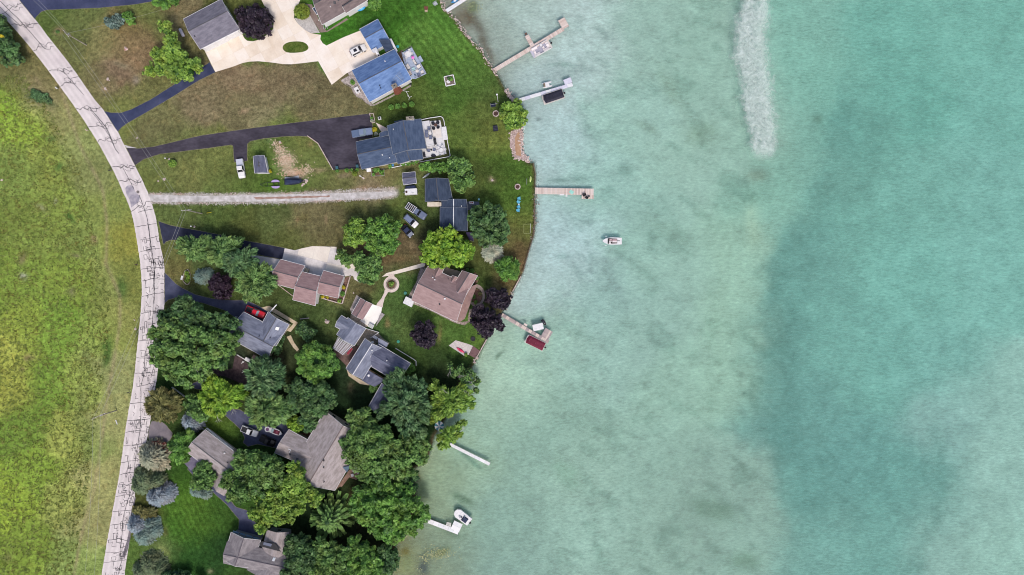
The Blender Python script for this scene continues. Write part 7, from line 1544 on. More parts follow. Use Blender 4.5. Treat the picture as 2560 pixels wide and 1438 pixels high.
# utility poles and wires
def upole(label, base, top, h_, arm, armlen, extra=()):
    b0 = W(base, 0); t = thing('utility_pole', label, 'utility pole', (b0.x, b0.y, 0)); tp = W(top, h_); tp = Vector((b0.x + (tp.x - b0.x), b0.y + (tp.y - b0.y), h_)) - Vector((b0.x, b0.y, 0))
    tp.x *= .15; tp.y *= .15
    MB().tube((0, 0, 0), tp, .16, .11, 10).build('pole', POLEW, t)
    a_ = R(arm); u = Vector((math.cos(a_), math.sin(a_), 0)) * armlen
    ar = MB().beam(tp + Vector((0, 0, -.5)) - u, tp + Vector((0, 0, -.5)) + u, .12, .14).build('crossarm', POLEW, t)
    for s_ in (-.95, -.35, .35, .95): p = tp + u * s_ + Vector((0, 0, -.42)); MB().tube(p, p + Vector((0, 0, .25)), .07, .04, 8).build('insulator', TRIM, ar)
    MB().tube(tp + Vector((.3, .1, -1.6)), tp + Vector((.3, .1, -.9)), .22, n=10).build('transformer', METAL, t)
    return t, tp + t.location
t1, T1 = upole('utility pole with a crossarm beside the round dry bed, top left', (216, 113), (165, 83), 9.0, -50, 1.1)
t2, T2 = upole('utility pole with a long arm beside the gravel track', (505, 534), (468, 532), 9.5, 5, 1.3)
t3, T3 = upole('utility pole on the field verge west of the road', (292, 1026), (254, 1040), 9.0, 25, 1.9)
p = W((522, 532), 1.0); t = thing('yellow_guard', 'yellow guy wire guard beside the middle utility pole', 'guard', (p.x, p.y, 0)); MB().beam((-.9, 0, .2), (.9, .05, 1.4), .1, .1).build('sleeve', mat(c(205, 190, 40), name='yellow_plastic'), t)
WIRE = mat((.35, .36, .34, 1), rough=.5, name='wire')
def wire(label, P0, P1, sag=.8, r_=.022):
    mb = MB(); N_ = 14; pts = [P0.lerp(P1, i / N_) - Vector((0, 0, sag * 4 * (i / N_) * (1 - i / N_))) for i in range(N_ + 1)]
    for a_, b_ in zip(pts[:-1], pts[1:]): mb.tube(a_, b_, r_, n=4, cap=False)
    mb.build('power_line', WIRE, None, tag_=(label, 'cable'))
up = Vector((0, 0, -.3)); off = Vector((.9, .3, 0))
wire('upper power line from the top left pole out of the picture', W((78, -5), 9), T1 + up); wire('lower power line from the top left pole out of the picture', W((84, -12), 8.4), T1 + up + off * .4)
wire('main power line between the top left and middle poles', T1 + up, T2 + up, 1.2); wire('second power line between the top left and middle poles', T1 + up - off, T2 + up - off, 1.4)
wire('main power line crossing the road to the verge pole', T2 + up, T3 + up + Vector((.5, .2, 0)), 1.2); wire('second power line crossing the road to the verge pole', T2 + up - off, T3 + up - Vector((1.4, .7, 0)), 1.4)
wire('power line running down the verge out of the bottom', T3 + up + Vector((.5, .2, 0)), W((232, 1480), 8.6), 1.0); wire('outer power line running down the verge out of the bottom', T3 + up - Vector((1.4, .7, 0)), W((208, 1480), 8.6), 1.0)
wire('service wire from the top left pole toward the garage', T1 + up, W((420, 20), 4.0), .8, .015)
for lb, b0, tp, h_, r_ in (('black lamp post by the round shrub and dark driveway', (423, 398), (405, 394), 3.0, .06), ('white and black lamp post beside the middle driveway', (486, 567), (471, 565), 3.0, .06), ('slim white pole leaning by the trimmed ball shrub', (909, 446), (893, 435), 3.0, .06)):
    b_ = W(b0, 0); t = thing('lamp_post', lb, 'lamp post', (b_.x, b_.y, 0)); q_ = W(tp, h_) - b_; q_.z = h_
    MB().tube((0, 0, 0), q_ * .55, .07, n=8).build('post', BLACK if 'black' in lb else TRIM, t); MB().ball(q_.x * .55, q_.y * .55, h_ * .55 + .1, .2, .2, .22, 10, 6).build('lantern', TRIM, t, smooth=True); MB().tube((0, 0, 0), (0, 0, .08), .3, n=10).build('base', STONE, t)
def mailbox(label, p, rz, m=BLACK):
    w = W(p, 1.0); t = thing('mailbox', label, 'mailbox', (w.x, w.y, 0), R(rz)); MB().box(0, 0, 0, .12, .12, 1.0).build('post', POLEW, t); MB().box(.05, 0, 1.0, .55, .25, .22).build('box', m, t); MB().tube((-.22, 0, 1.22), (.32, 0, 1.22), .125, n=10).build('lid', m, t)
mailbox('black mailbox on the verge opposite the dark driveway', (274, 426), 10); mailbox('dark mailbox on the verge near the island bed', (340, 662), 0, mat(c(80, 62, 62), name='brown_metal')); mailbox('white mailbox by the road below the weedy slope', (141, 220), -40, TRIM); mailbox('white mailbox on the verge north of the second drive', (216, 325), -40, mat(c(220, 195, 185), name='cream_metal')); mailbox('dark mailbox on the lower verge south of the big tree', (320, 982), 0)
for lb, k_, x, y, r_ in (('white rock on the verge beside the big dark tree', 'Y', 1215, 441, .35), ('small pale rock on the verge above the white one', 'Y', 1207, 360, .2), ('red and white rock pile in the top left lawn', 'A', 1260, 490, .5), ('pale boulder near the bare ring of lawn', 'A', 1075, 790, .42), ('pinkish stone beside the upper power lines', 'A', 1050, 885, .35), ('pinkish stone pad below the round shrub', 'E', 1638, 432, .42), ('little cream stone beside the pinkish pad', 'E', 1578, 450, .24), ('light grey rock on the lawn north of the long dark driveway', 'E', 1368, 20, .25), ('white stone on the patchy grass inside the driveway bend', 'F', 848, 452, .32), ('white stone beside the small brown shed path', 'K', 462, 1240, .2), ('grey field stone near the left edge', 'E', 18, 440, .35), ('pale stump end on the east lawn', 'H', 222, 962, .35), ('grey stone cluster on the garden lawn', 'J', 1480, 1295, .6)):
    p = W(q1(k_, x, y), .1); rs = random.Random(x); mb = MB(); mb.ball(p.x, p.y, .05, r_ * 1.15, r_ * .85, r_ * .6, 7, 5, rs.uniform(0, 3)); 
    for j in range(3): mb.ball(p.x + rs.uniform(-r_, r_), p.y + rs.uniform(-r_, r_), .02, r_ * .4, r_ * .4, r_ * .3, 6, 4, j)
    mb.build('boulder', mat(c(165, 82, 62), c(235, 225, 222), 1.5, .9, name='red_white_rock') if 'red' in lb else STONE, None, tag_=(lb, 'rock'))
for lb, k_, v, m_ in (('white plank lying on the verge by the lower pole', 'Y', (1040, 1258, 1055, 1298), WHITE), ('pale log lying on the lawn below the brown garages', 'J', (1092, 1253, 1225, 1238), WOODG), ('thin white tube on the lawn beside the paddle board', 'H', (597, 945, 597, 1010), METAL)):
    a_, b_ = W(q1(k_, v[0], v[1]), .1), W(q1(k_, v[2], v[3]), .1); MB().beam(a_, b_, .22 if 'tube' not in lb else .08, .12).build('fallen_plank' if 'plank' in lb else 'log' if 'log' in lb else 'tube', m_, None, tag_=(lb, 'plank' if 'plank' in lb else 'log' if 'log' in lb else 'tube'))
t = thing('log_ring', 'ring of logs on the dry island bed with a white sign', 'border', W((463, 692), 0)); pts = [q1('M', a_, b_) for a_, b_ in ((455, 760), (500, 740), (530, 800), (530, 900), (505, 945), (470, 945), (430, 900), (430, 850))]
for i in range(8): a_, b_ = W(pts[i], .1), W(pts[(i + 1) % 8], .1); MB().beam(a_.lerp(b_, .04), a_.lerp(b_, .96), .14, .2).build('edging_log', STONE, t, world=True)
MB().box(-.7, -.3, 0, .5, 1.1, .5, R(-15)).build('sign_stone', WHITE, t)
for k_, x, y in (('M', 372, 385), ('O', 1100, 262), ('O', 1180, 797), ('O', 1185, 912)):
    p = W(q1(k_, x, y), .6); t = thing('garden_ornament', {'M': 'white sign blades at the tip of the pine group', }.get(k_) or {262: 'white bicycle frame leaning under the big dark tree', 797: 'white ornament on the dark brick paving, upper one', 912: 'white ornament on the dark brick paving, lower one'}[y], 'ornament', (p.x, p.y, 0), R(20)); MB().box(0, 0, .1, .9, .12, .5, .3).build('blade', WHITE, t); MB().box(.1, .1, .1, .12, .6, .4, .3).build('stand', WHITE, t)

chair('black chair at the end platform of the straight wooden dock', 'H', 1218, 1122, 200, BLACK, .3, 1.0, 'dock_chair'); chair('second black chair at the dock end, nearer the edge', 'H', 1246, 1150, 150, BLACK, .3, .9, 'dock_chair')
t = thing('cooler', 'small black cooler at the end of the straight wooden dock', 'cooler', W(q1('H', 1273, 1138), .3), R(10)); MB().box(0, 0, 0, .55, .3, .3).build('box', BLACK, t); MB().box(0, 0, .3, .58, .33, .05).build('lid', mat(c(60, 60, 70), name='cooler_lid'), t)
t = thing('goal_frame', 'thin pale goal frame on the grass by the curved seawall', 'goal', W(q1('I', 1715, 825), 0), 0)
g_ = [W(q1('I', x, y), .0) - t.location for x, y in ((1755, 770), (1675, 770), (1675, 880), (1750, 880))]
for a_, b_ in zip(g_[:-1], g_[1:]): MB().beam(a_ + Vector((0, 0, .04)), b_ + Vector((0, 0, .04)), .07, .07).build('ground_bar', mat(c(170, 180, 130), name='goal_paint'), t)
MB().beam(g_[0] + Vector((0, 0, 1.2)), g_[3] + Vector((0, 0, 1.2)), .06, .06).build('crossbar', TRIM, t)
for v_ in (g_[0], g_[3]): MB().tube(v_, v_ + Vector((0, 0, 1.2)), .035, n=6).build('post', TRIM, t)
p = W((1098, 1066), 2.6); t = thing('shore_parasol', 'blue and white striped parasol in a gap of the shore trees', 'parasol', (p.x, p.y, -.2)); mb = MB(); mc = [(1.3 * math.cos(R(36 * i)), 1.3 * math.sin(R(36 * i)), 2.4) for i in range(10)]
for i in range(10):
    mb.cm = i % 2; mb.poly([mc[i], mc[(i + 1) % 10], (0, 0, 3.0)])
mb.build('canopy', [mat(c(90, 150, 170), name='teal_canvas'), TRIM], t); MB().tube((0, 0, 0), (0, 0, 2.95), .03, n=6).build('pole', METAL, t)
# ================================================================= TREES AND PLANTS
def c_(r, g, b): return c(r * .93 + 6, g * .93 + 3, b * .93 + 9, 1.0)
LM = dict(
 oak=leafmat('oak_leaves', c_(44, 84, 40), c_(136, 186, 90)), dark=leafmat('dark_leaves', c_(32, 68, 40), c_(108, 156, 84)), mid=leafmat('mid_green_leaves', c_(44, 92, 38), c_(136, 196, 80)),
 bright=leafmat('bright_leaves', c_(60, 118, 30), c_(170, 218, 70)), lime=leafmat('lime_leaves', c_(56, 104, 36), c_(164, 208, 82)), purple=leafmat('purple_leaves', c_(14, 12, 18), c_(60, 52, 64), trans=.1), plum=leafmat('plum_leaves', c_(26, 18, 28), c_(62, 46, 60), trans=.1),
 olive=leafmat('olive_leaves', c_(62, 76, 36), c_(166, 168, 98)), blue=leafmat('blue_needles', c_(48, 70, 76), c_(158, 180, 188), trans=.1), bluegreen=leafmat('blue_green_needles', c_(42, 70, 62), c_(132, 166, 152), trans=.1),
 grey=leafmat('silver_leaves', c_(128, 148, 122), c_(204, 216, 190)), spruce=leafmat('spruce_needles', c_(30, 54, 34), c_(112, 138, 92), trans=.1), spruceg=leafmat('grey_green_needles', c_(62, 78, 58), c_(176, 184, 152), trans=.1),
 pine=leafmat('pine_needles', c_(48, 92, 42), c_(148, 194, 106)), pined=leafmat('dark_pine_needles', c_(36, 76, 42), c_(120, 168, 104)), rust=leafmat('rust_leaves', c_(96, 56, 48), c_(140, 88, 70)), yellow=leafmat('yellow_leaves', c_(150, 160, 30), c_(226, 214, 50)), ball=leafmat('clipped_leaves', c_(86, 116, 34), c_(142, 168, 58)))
BARK = mat(c(98, 84, 72), c(130, 114, 98), 3, .95, bump=.5, name='bark')
DEADW = mat(c(176, 170, 168), c(200, 196, 194), 3, .9, name='dead_wood')
CORE = {}
nprs = np.random.RandomState(11)
def unitv(n, up=.0):
    v = nprs.normal(size=(n, 3)); v[:, 2] = np.abs(v[:, 2]) * (1 if up > 0 else nprs.choice([-1, 1], n)) + up
    return v / np.linalg.norm(v, axis=1, keepdims=True)
def leaf_quads(cen, nrm, sz, asp=1.0, udir=None):
    n = len(cen)
    if udir is None: r_ = nprs.normal(size=(n, 3))
    else: r_ = udir
    v = np.cross(nrm, r_); v /= np.linalg.norm(v, axis=1, keepdims=True) + 1e-9
    u = np.cross(v, nrm); u *= (sz * asp)[:, None]; v = v * (sz / (asp if asp < 1 else asp ** .5))[:, None] if asp != 1 else v * sz[:, None]
    bend = nrm * (sz * .25)[:, None]
    co = np.stack([cen + u, cen + v * .8 - bend, cen - u, cen - v * .8 - bend], 1)
    return co.reshape(-1, 3)
def plant(name, label, cat, lobes, z, kind='broad', leaf='oak', size=.34, cov=1.7, group=None, gap=.0, trunk=True, asp=1.25, k='Z', flat=.78, zj=.5, deadb=0):
    """lobes: (px, py, r_px[, dz]) circles of crown seen in the photograph at height z"""
    LB = []
    for L_ in lobes:
        dz = L_[3] if len(L_) > 3 else nprs.uniform(-zj * 1.6, zj * 1.6) * min(1.0, z / 5)
        w = W((L_[0], L_[1]), z + dz); LB.append((w.x, w.y, w.z, L_[2] * S * (1 - z / H)))
    tot = sum(r_ * r_ for *_, r_ in LB); bx = sum(x * r_ * r_ for x, y, z_, r_ in LB) / tot; by = sum(y * r_ * r_ for x, y, z_, r_ in LB) / tot
    t = thing(name, label, cat, (bx, by, 0), 0, group); off = np.array([bx, by, 0])
    C_, N_, S_, T_, U_ = [], [], [], [], []
    cv, cf = [], []
    def core(x, y, zz, rx, rz, seed):
        mb = MB(); mb.ball(x, y, zz, rx, rx, rz, 9, 6, seed); b0 = len(cv); rs = np.random.RandomState(int(seed * 1000) % 9999)
        for p in mb.v: j = 1 + rs.uniform(-.14, .1); cv.append((x + (p[0] - x) * j, y + (p[1] - y) * j, zz + (p[2] - zz) * j))
        for f in mb.f: cf.append([b0 + i for i in f])
    for li, (x, y, zz, r_) in enumerate(LB):
        rz = r_ * flat
        if zz - rz < .15: rz = max(.25, zz - .15)
        if kind in ('broad', 'feather', 'ball'):
            cr_ = {'broad': min(1.15, max(.3, r_ * .34)), 'feather': min(1.1, max(.3, r_ * .32)), 'ball': max(.2, r_ * .2)}[kind]
            ncl = int(max(10, (1.25 if kind != 'ball' else 3) * 2 * math.pi * r_ * r_ / (math.pi * cr_ * cr_)))
            dv = unitv(ncl, .0); dv[:, 2] = np.where(dv[:, 2] < -.7, -dv[:, 2], dv[:, 2]); dv /= np.linalg.norm(dv, axis=1, keepdims=True)
            rad = nprs.uniform(.5, 1.1, ncl) if kind != 'ball' else nprs.uniform(.92, .98, ncl)
            rad = rad * (1 - .0)
            cc = np.stack([x + dv[:, 0] * (r_ - cr_ * .6) * rad, y + dv[:, 1] * (r_ - cr_ * .6) * rad, zz + dv[:, 2] * (rz - cr_ * .4) * rad], 1)
            if gap: keep = nprs.rand(ncl) > gap; cc, dv = cc[keep], dv[keep]; ncl = len(cc)
            crr = cr_ * nprs.uniform(.65, 1.2, ncl); ct = nprs.beta(1.6, 1.6, ncl)
            per = max(5, int(cov * 2 * math.pi * cr_ * cr_ / (2 * size * size * 1.0)))
            ci = np.repeat(np.arange(ncl), per); n = len(ci)
            d2 = unitv(n); d2 = d2 * .8 + np.array([0, 0, .35]) + dv[ci] * .35; d2 /= np.linalg.norm(d2, axis=1, keepdims=True)
            rr_ = crr[ci] * nprs.uniform(.72, 1.08, n)
            cen = cc[ci] + d2 * rr_[:, None] * np.array([1, 1, .85])
            nr = d2 + nprs.normal(size=(n, 3)) * .75; nr[:, 2] = np.abs(nr[:, 2]) + .15; nr /= np.linalg.norm(nr, axis=1, keepdims=True)
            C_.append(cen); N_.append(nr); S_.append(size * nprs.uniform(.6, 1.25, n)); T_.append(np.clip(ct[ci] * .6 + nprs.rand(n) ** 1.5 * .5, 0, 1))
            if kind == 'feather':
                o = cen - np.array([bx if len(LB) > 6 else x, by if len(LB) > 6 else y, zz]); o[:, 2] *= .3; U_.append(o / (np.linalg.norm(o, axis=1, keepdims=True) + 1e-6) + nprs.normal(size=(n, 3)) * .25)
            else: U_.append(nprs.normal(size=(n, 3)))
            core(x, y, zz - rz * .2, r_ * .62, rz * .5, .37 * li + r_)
            if kind != 'ball' and r_ > 1.5:
                for j in range(0, ncl, 2): core(cc[j, 0], cc[j, 1], cc[j, 2] - .1, crr[j] * .6, crr[j] * .5, j * .13)
        elif kind in ('spruce', 'whorl', 'shrub'):
            Ht = z * 1.7 if kind == 'spruce' else z * 1.5
            lev = 11 if kind == 'spruce' else 9
            if kind == 'shrub': lev, Ht = 6, z * 1.6
            axx, axy = W((L_0[0], L_0[1]), 0)[:2] if False else (x, y)
            for i in range(lev):
                u = i / lev; zl = .12 * Ht + u * Ht * .86; rl_ = r_ * (1 - u) ** (.8 if kind != 'shrub' else .55) + .12
                nb_ = int(max(6, (1.35 if kind == 'spruce' else 2.1 if kind == 'whorl' else 3.4) * 2 * math.pi * rl_ / (.55 if kind == 'spruce' else .9))) if kind != 'whorl' else 11
                for b_i in range(nb_):
                    a_ = 2 * math.pi * (b_i + nprs.uniform(-.35, .35)) / nb_ + i * .7; ln = rl_ * nprs.uniform(.78, 1.1); m_ = int(max(4, ln / (.16 if kind != 'whorl' else .10)))
                    tt = np.linspace(.18, 1, m_); dr = np.array([math.cos(a_), math.sin(a_), 0.])
                    cen = np.array([x, y, zl]) + dr * (tt * ln)[:, None]; cen[:, 2] += (-.28 * tt + .18 * tt * tt) * ln * (1 if kind != 'shrub' else -.6)
                    sdv = np.array([-dr[1], dr[0], 0]); spread = (.17 if kind == 'spruce' else .20) * (1.15 - tt * .75) * (1.6 if kind == 'whorl' else 1)
                    rep = 2 if kind != 'whorl' else 3
                    cen = np.repeat(cen, rep, 0); tt2 = np.repeat(tt, rep); sp = np.repeat(spread, rep)
                    cen = cen + sdv * (nprs.uniform(-1, 1, len(cen)) * sp * ln * .45)[:, None]; cen[:, 2] += nprs.uniform(-.05, .1, len(cen))
                    n = len(cen); nr = np.tile(np.array([0, 0, 1.]), (n, 1)) + dr * .25 + nprs.normal(size=(n, 3)) * .35; nr /= np.linalg.norm(nr, axis=1, keepdims=True)
                    C_.append(cen); N_.append(nr); S_.append(size * nprs.uniform(.7, 1.2, n)); T_.append(np.clip((tt2 ** 2) * .7 + nprs.rand(n) * .4 - .1, 0, 1)); U_.append(dr + sdv * nprs.uniform(-.6, .6, n)[:, None] + nprs.normal(size=(n, 3)) * .1)  # needles tinted darker toward the trunk, inner crown shade put into the colour
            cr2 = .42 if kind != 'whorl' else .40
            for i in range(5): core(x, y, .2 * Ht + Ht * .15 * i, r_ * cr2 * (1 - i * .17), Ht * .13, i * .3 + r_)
    cen, nr, sz, ti, ud = [np.concatenate(a) for a in (C_, N_, S_, T_, U_)]
    co = leaf_quads(cen, nr, sz, asp, ud); nq = len(cen)
    cva = np.array(cv) if cv else np.zeros((0, 3))
    quads = np.arange(nq * 4).reshape(-1, 4)
    allco = np.concatenate([co, cva]) - off; cq = np.array([f if len(f) == 4 else f for f in cf if len(f) == 4]) + nq * 4 if cf else np.zeros((0, 4), int)
    allco[:, 2] = np.maximum(allco[:, 2], .03)
    tint = np.concatenate([np.repeat(ti, 4), np.full(len(cva), .0)])  # cores take the darkest tint, painting shade into the crown gaps
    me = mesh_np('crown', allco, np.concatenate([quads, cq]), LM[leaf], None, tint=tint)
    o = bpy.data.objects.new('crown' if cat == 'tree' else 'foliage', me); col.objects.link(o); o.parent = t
    if trunk:
        mb = MB(); zc = sum(l[2] for l in LB) / len(LB); tr_ = min(.42, .10 + zc * .035)
        if zc > 2.2:
            mb.tube((0, 0, -.1), (0, 0, zc * .45), tr_, tr_ * .75, 9)
            for (x, y, zz, r_) in LB[:9]:
                e = Vector((x - bx, y - by, zz)); m_ = Vector((e.x * .5, e.y * .5, zc * .75)); mb.tube((0, 0, zc * .42), m_, tr_ * .6, tr_ * .35, 6); mb.tube(m_, e, tr_ * .35, tr_ * .12, 6)
        else:
            for (x, y, zz, r_) in LB[:6]: mb.tube((x - bx, y - by, -.05), (x - bx, y - by, max(.2, zz)), .07, .04, 6)
        mb.build('trunk' if cat == 'tree' else 'stem', BARK, t)
    for i in range(deadb):
        x, y, zz, r_ = LB[nprs.randint(len(LB))]; a_ = nprs.uniform(0, 6.28); p = Vector((x - bx + r_ * .4 * math.cos(a_), y - by + r_ * .4 * math.sin(a_), zz + r_ * flat * .75)); mb = MB(); st_ = [(p, a_)]
        for s_ in range(4):
            nn = []
            for (p0, a0) in st_:
                for kk in range(1 if s_ == 0 else 2):
                    a1 = a0 + nprs.uniform(-.7, .7); p1 = p0 + Vector((math.cos(a1), math.sin(a1), nprs.uniform(0, .5))) * nprs.uniform(.35, .8); mb.tube(p0, p1, .05 / (1 + s_ * .4), .035 / (1 + s_ * .4), 5); nn.append((p1, a1))
            st_ = nn
        mb.build('bare_branch', DEADW, t)
    return t
P = plant
# top left
P('hedge_tree', 'dark bushy tree at the left edge above the field', 'tree', [(-8, 60, 26), (12, 78, 22), (8, 108, 30), (30, 128, 24), (45, 150, 16), (18, 145, 20), (-15, 110, 30)], 3.6, leaf='dark')
P('yellow_bush', 'tiny yellow flowering bush at the left edge', 'bush', [(3, 90, 5)], 7.2, leaf='yellow', size=.25, trunk=False)
P('bush', 'blue green bush west of its brighter twin in the top left lawn', 'bush', [(280, 54, 17), (296, 50, 16), (270, 55, 10), (292, 64, 10)], 1.5, leaf='bluegreen', size=.26)
P('bush', 'bright green bush touching the blue green one in the top left lawn', 'bush', [(322, 45, 15), (328, 54, 10), (312, 40, 9)], 1.5, leaf='mid', size=.26)
P('bush', 'wide green bush cut by the top edge', 'bush', [(395, 5, 14), (415, 8, 17), (435, 2, 14)], 1.6, leaf='mid', size=.28)
P('oak_tree', 'large arrow shaped green tree beside the blue driveway', 'tree', [(413, 68, 17, 1.2), (425, 95, 20, 1.5), (435, 120, 24, 1.0), (420, 140, 24), (455, 150, 26), (395, 140, 22, -.8), (398, 165, 22), (375, 178, 17, -1), (440, 180, 26), (485, 160, 22, -.6), (470, 182, 22), (495, 170, 13, -1)], 4.6, leaf='lime', size=.34)
P('plum_tree', 'round purple plum tree by the big garage', 'tree', [(620, 45, 30), (645, 50, 32), (605, 35, 20), (650, 70, 28), (620, 70, 26), (660, 45, 22), (633, 28, 20)], 3.6, leaf='purple')
P('ball_shrub', 'round clipped yellow green shrub by the brown terrace', 'bush', [(755, 29, 19)], 1.5, 'ball', 'ball', size=.2, cov=2)
P('bush', 'green bush at the corner of the brown roofed house', 'bush', [(930, 12, 13), (945, 8, 12), (938, 18, 9)], 1.0, leaf='mid', size=.24)
for i, (x, y) in enumerate([(978, 268), (994, 266), (1011, 264), (1029, 261)]): P('round_shrub', 'small round green shrub, %s of the four on the lawn' % ['leftmost', 'second from left', 'third from left', 'rightmost'][i], 'bush', [(x, y, 6.5)], .6, 'ball', 'mid', size=.16, group='row of four round shrubs')
P('shrub', 'small dark shrub in the river rock by the blue house', 'bush', [(882, 207, 5), (880, 203, 3)], .6, 'ball', 'mid', size=.16)
P('shore_tree', 'lone leafy tree with yellow green leaves by the white dock', 'tree', [(1270, 270, 20), (1290, 270, 20), (1302, 285, 19), (1265, 292, 20), (1285, 297, 24), (1300, 302, 16), (1258, 275, 10), (1270, 308, 14)], 3.4, leaf='lime', size=.34)
P('round_shrub', 'round lime shrub beside the black lamp post', 'bush', [(431, 409, 9.5)], .8, 'ball', 'lime', size=.2)
P('hedge', 'long leafy hedge west of the big garage tree', 'bush', [(1058, 419, 12), (1074, 418, 14), (1090, 420, 14), (1106, 420, 14), (1122, 416, 15)], 2.2, leaf='mid', size=.32)
P('garage_tree', 'tall mottled green tree shading the slate garage', 'tree', [(1140, 406, 18), (1158, 412, 20), (1138, 430, 20), (1160, 436, 24), (1172, 452, 18), (1150, 462, 20), (1135, 448, 14), (1155, 476, 10)], 3.8, leaf='oak')
P('maple_tree', 'yellow green rounded tree west of the dark twin beside the parked cars', 'tree', [(880, 575, 22), (890, 560, 18), (875, 600, 18), (895, 595, 24), (900, 575, 18), (868, 590, 10)], 4.2, leaf='lime')
P('maple_tree', 'darker green tree right beside the parked cars', 'tree', [(940, 565, 24), (965, 560, 24), (985, 575, 20), (925, 590, 22), (950, 595, 26), (975, 600, 24), (955, 620, 22), (980, 622, 16), (930, 615, 18), (995, 560, 10)], 4.8, leaf='mid')
P('maple_tree', 'mixed green tree overhanging the concrete drive end', 'tree', [(855, 640, 18, -1), (872, 650, 20), (895, 640, 18), (900, 660, 24), (925, 655, 22), (940, 670, 16), (920, 685, 20), (905, 690, 12), (935, 690, 16), (945, 650, 14), (925, 705, 10)], 4.4, leaf='oak')
P('small_tree', 'dark small tree at the curved concrete corner', 'tree', [(905, 690, 9), (900, 697, 8), (912, 703, 8)], 2.2, leaf='dark')
P('maple_tree', 'vivid yellow green maple north of the big brown house', 'tree', [(1125, 582, 18), (1105, 590, 20), (1082, 598, 22), (1072, 620, 22), (1065, 642, 16), (1095, 625, 28), (1120, 612, 28), (1145, 610, 24), (1160, 630, 24), (1175, 622, 12), (1140, 640, 28), (1110, 648, 24), (1085, 655, 18), (1150, 655, 14)], 5.2, leaf='bright', size=.38)
P('large_tree', 'big dark green tree overhanging the cottage', 'tree', [(1195, 530, 20), (1220, 522, 20), (1245, 535, 22), (1190, 560, 22), (1215, 550, 26), (1245, 565, 26), (1262, 580, 16), (1200, 585, 22), (1228, 590, 26), (1250, 600, 18), (1182, 545, 14), (1210, 605, 14)], 6.0, leaf='dark', size=.36)
P('willow', 'silvery spiky shrub below the big dark tree', 'tree', [(1231, 631, 24)], 1.6, 'shrub', 'grey', size=.24, asp=2.2)
P('cedar_tree', 'feathery green tree at the grassy point above the seawall', 'tree', [(1250, 665, 16), (1268, 655, 16), (1285, 668, 18), (1265, 675, 20), (1280, 688, 14), (1265, 692, 12)], 3.0, 'feather', 'mid', size=.34, asp=2.2)
P('purple_maple', 'northern of the two touching purple maples at the shore', 'tree', [(1232, 735, 18), (1255, 735, 18), (1268, 750, 14), (1243, 750, 22), (1260, 760, 16), (1238, 764, 13), (1222, 750, 12)], 4.0, leaf='purple')
P('purple_maple', 'southern of the two touching purple maples, by the dock root', 'tree', [(1200, 780, 22), (1222, 790, 22), (1243, 800, 14), (1195, 805, 20), (1220, 812, 28), (1245, 815, 16), (1212, 828, 18), (1185, 790, 10)], 4.2, leaf='purple')
P('purple_maple', 'separate purple maple in the lawn below the brown lake house', 'tree', [(1050, 820, 18), (1073, 818, 18), (1045, 840, 18), (1065, 845, 24), (1082, 840, 14), (1068, 860, 12), (1052, 855, 14), (1036, 836, 10)], 3.8, leaf='purple')
P('pine_tree', 'feathery green tree at the western tip of the driveway row', 'tree', [(458, 612, 18), (475, 606, 16), (468, 628, 22), (485, 622, 18), (500, 612, 20), (515, 600, 16), (505, 635, 18), (488, 640, 14), (525, 610, 10)], 4.4, 'feather', 'pine', size=.38, asp=1.9)
P('pine_tree', 'second feathery tree of the driveway row, brightest green', 'tree', [(540, 615, 18), (558, 605, 18), (575, 605, 14), (545, 635, 24), (568, 628, 22), (530, 648, 16), (555, 650, 18), (590, 605, 14, -1), (600, 600, 8, -1.5)], 4.8, 'feather', 'pine', size=.38, asp=1.9)
P('pine_tree', 'third feathery tree of the driveway row above the brown roof', 'tree', [(585, 645, 24), (608, 640, 22), (625, 630, 16), (580, 668, 20), (605, 668, 24), (628, 660, 20), (570, 650, 14)], 5.0, 'feather', 'pined', size=.38, asp=1.9)
P('pine_tree', 'largest feathery tree of the driveway row overlapping the brown roof', 'tree', [(615, 690, 26), (640, 685, 24), (662, 680, 20), (655, 705, 24), (678, 705, 18), (630, 715, 26), (605, 715, 18), (640, 735, 22), (618, 740, 16), (665, 725, 18), (660, 668, 12)], 5.4, 'feather', 'pine', size=.38, asp=1.9)
P('blue_spruce', 'small pale blue spruce under the feathery driveway row', 'tree', [(500, 692, 19), (515, 685, 15)], 1.6, 'spruce', 'bluegreen', size=.19, asp=2.0)
P('plum_tree', 'dark plum tree in the shade above the second drive', 'tree', [(540, 710, 20), (560, 715, 22), (550, 732, 18), (570, 735, 12), (545, 695, 14), (568, 698, 14)], 2.6, leaf='plum', size=.3)
P('island_shrub', 'yellow green shrub ringed by logs near the road', 'bush', [(468, 683, 6), (470, 693, 6), (469, 702, 6)], .6, leaf='lime', size=.2, trunk=True)
P('large_tree', 'northern dark oak crown reaching over the second drive', 'tree', [(462, 762, 24), (485, 775, 26), (450, 785, 26), (475, 800, 28), (510, 790, 24), (530, 802, 22), (552, 790, 16), (560, 812, 20), (585, 812, 18), (510, 815, 20), (412, 790, 18), (425, 805, 22), (595, 835, 14)], 6.2, leaf='dark', size=.36)
P('large_tree', 'huge round oak covering the road bend', 'tree', [(392, 835, 20, -1), (410, 815, 22), (440, 825, 30, 1), (475, 838, 30, 1.4), (510, 850, 30, 1.4), (545, 848, 28, 1), (578, 850, 22), (400, 865, 24), (430, 868, 30, 1.2), (468, 878, 32, 1.8), (505, 888, 30, 1.6), (545, 882, 28, 1), (575, 880, 18), (395, 900, 20, -1), (420, 905, 26), (455, 915, 28, .6), (495, 920, 26), (430, 935, 22, -.6), (455, 948, 20, -.6), (520, 915, 22), (470, 960, 14, -1.4), (388, 880, 14, -1.2), (555, 910, 18), (500, 940, 16)], 7.0, leaf='oak', size=.38, deadb=2)
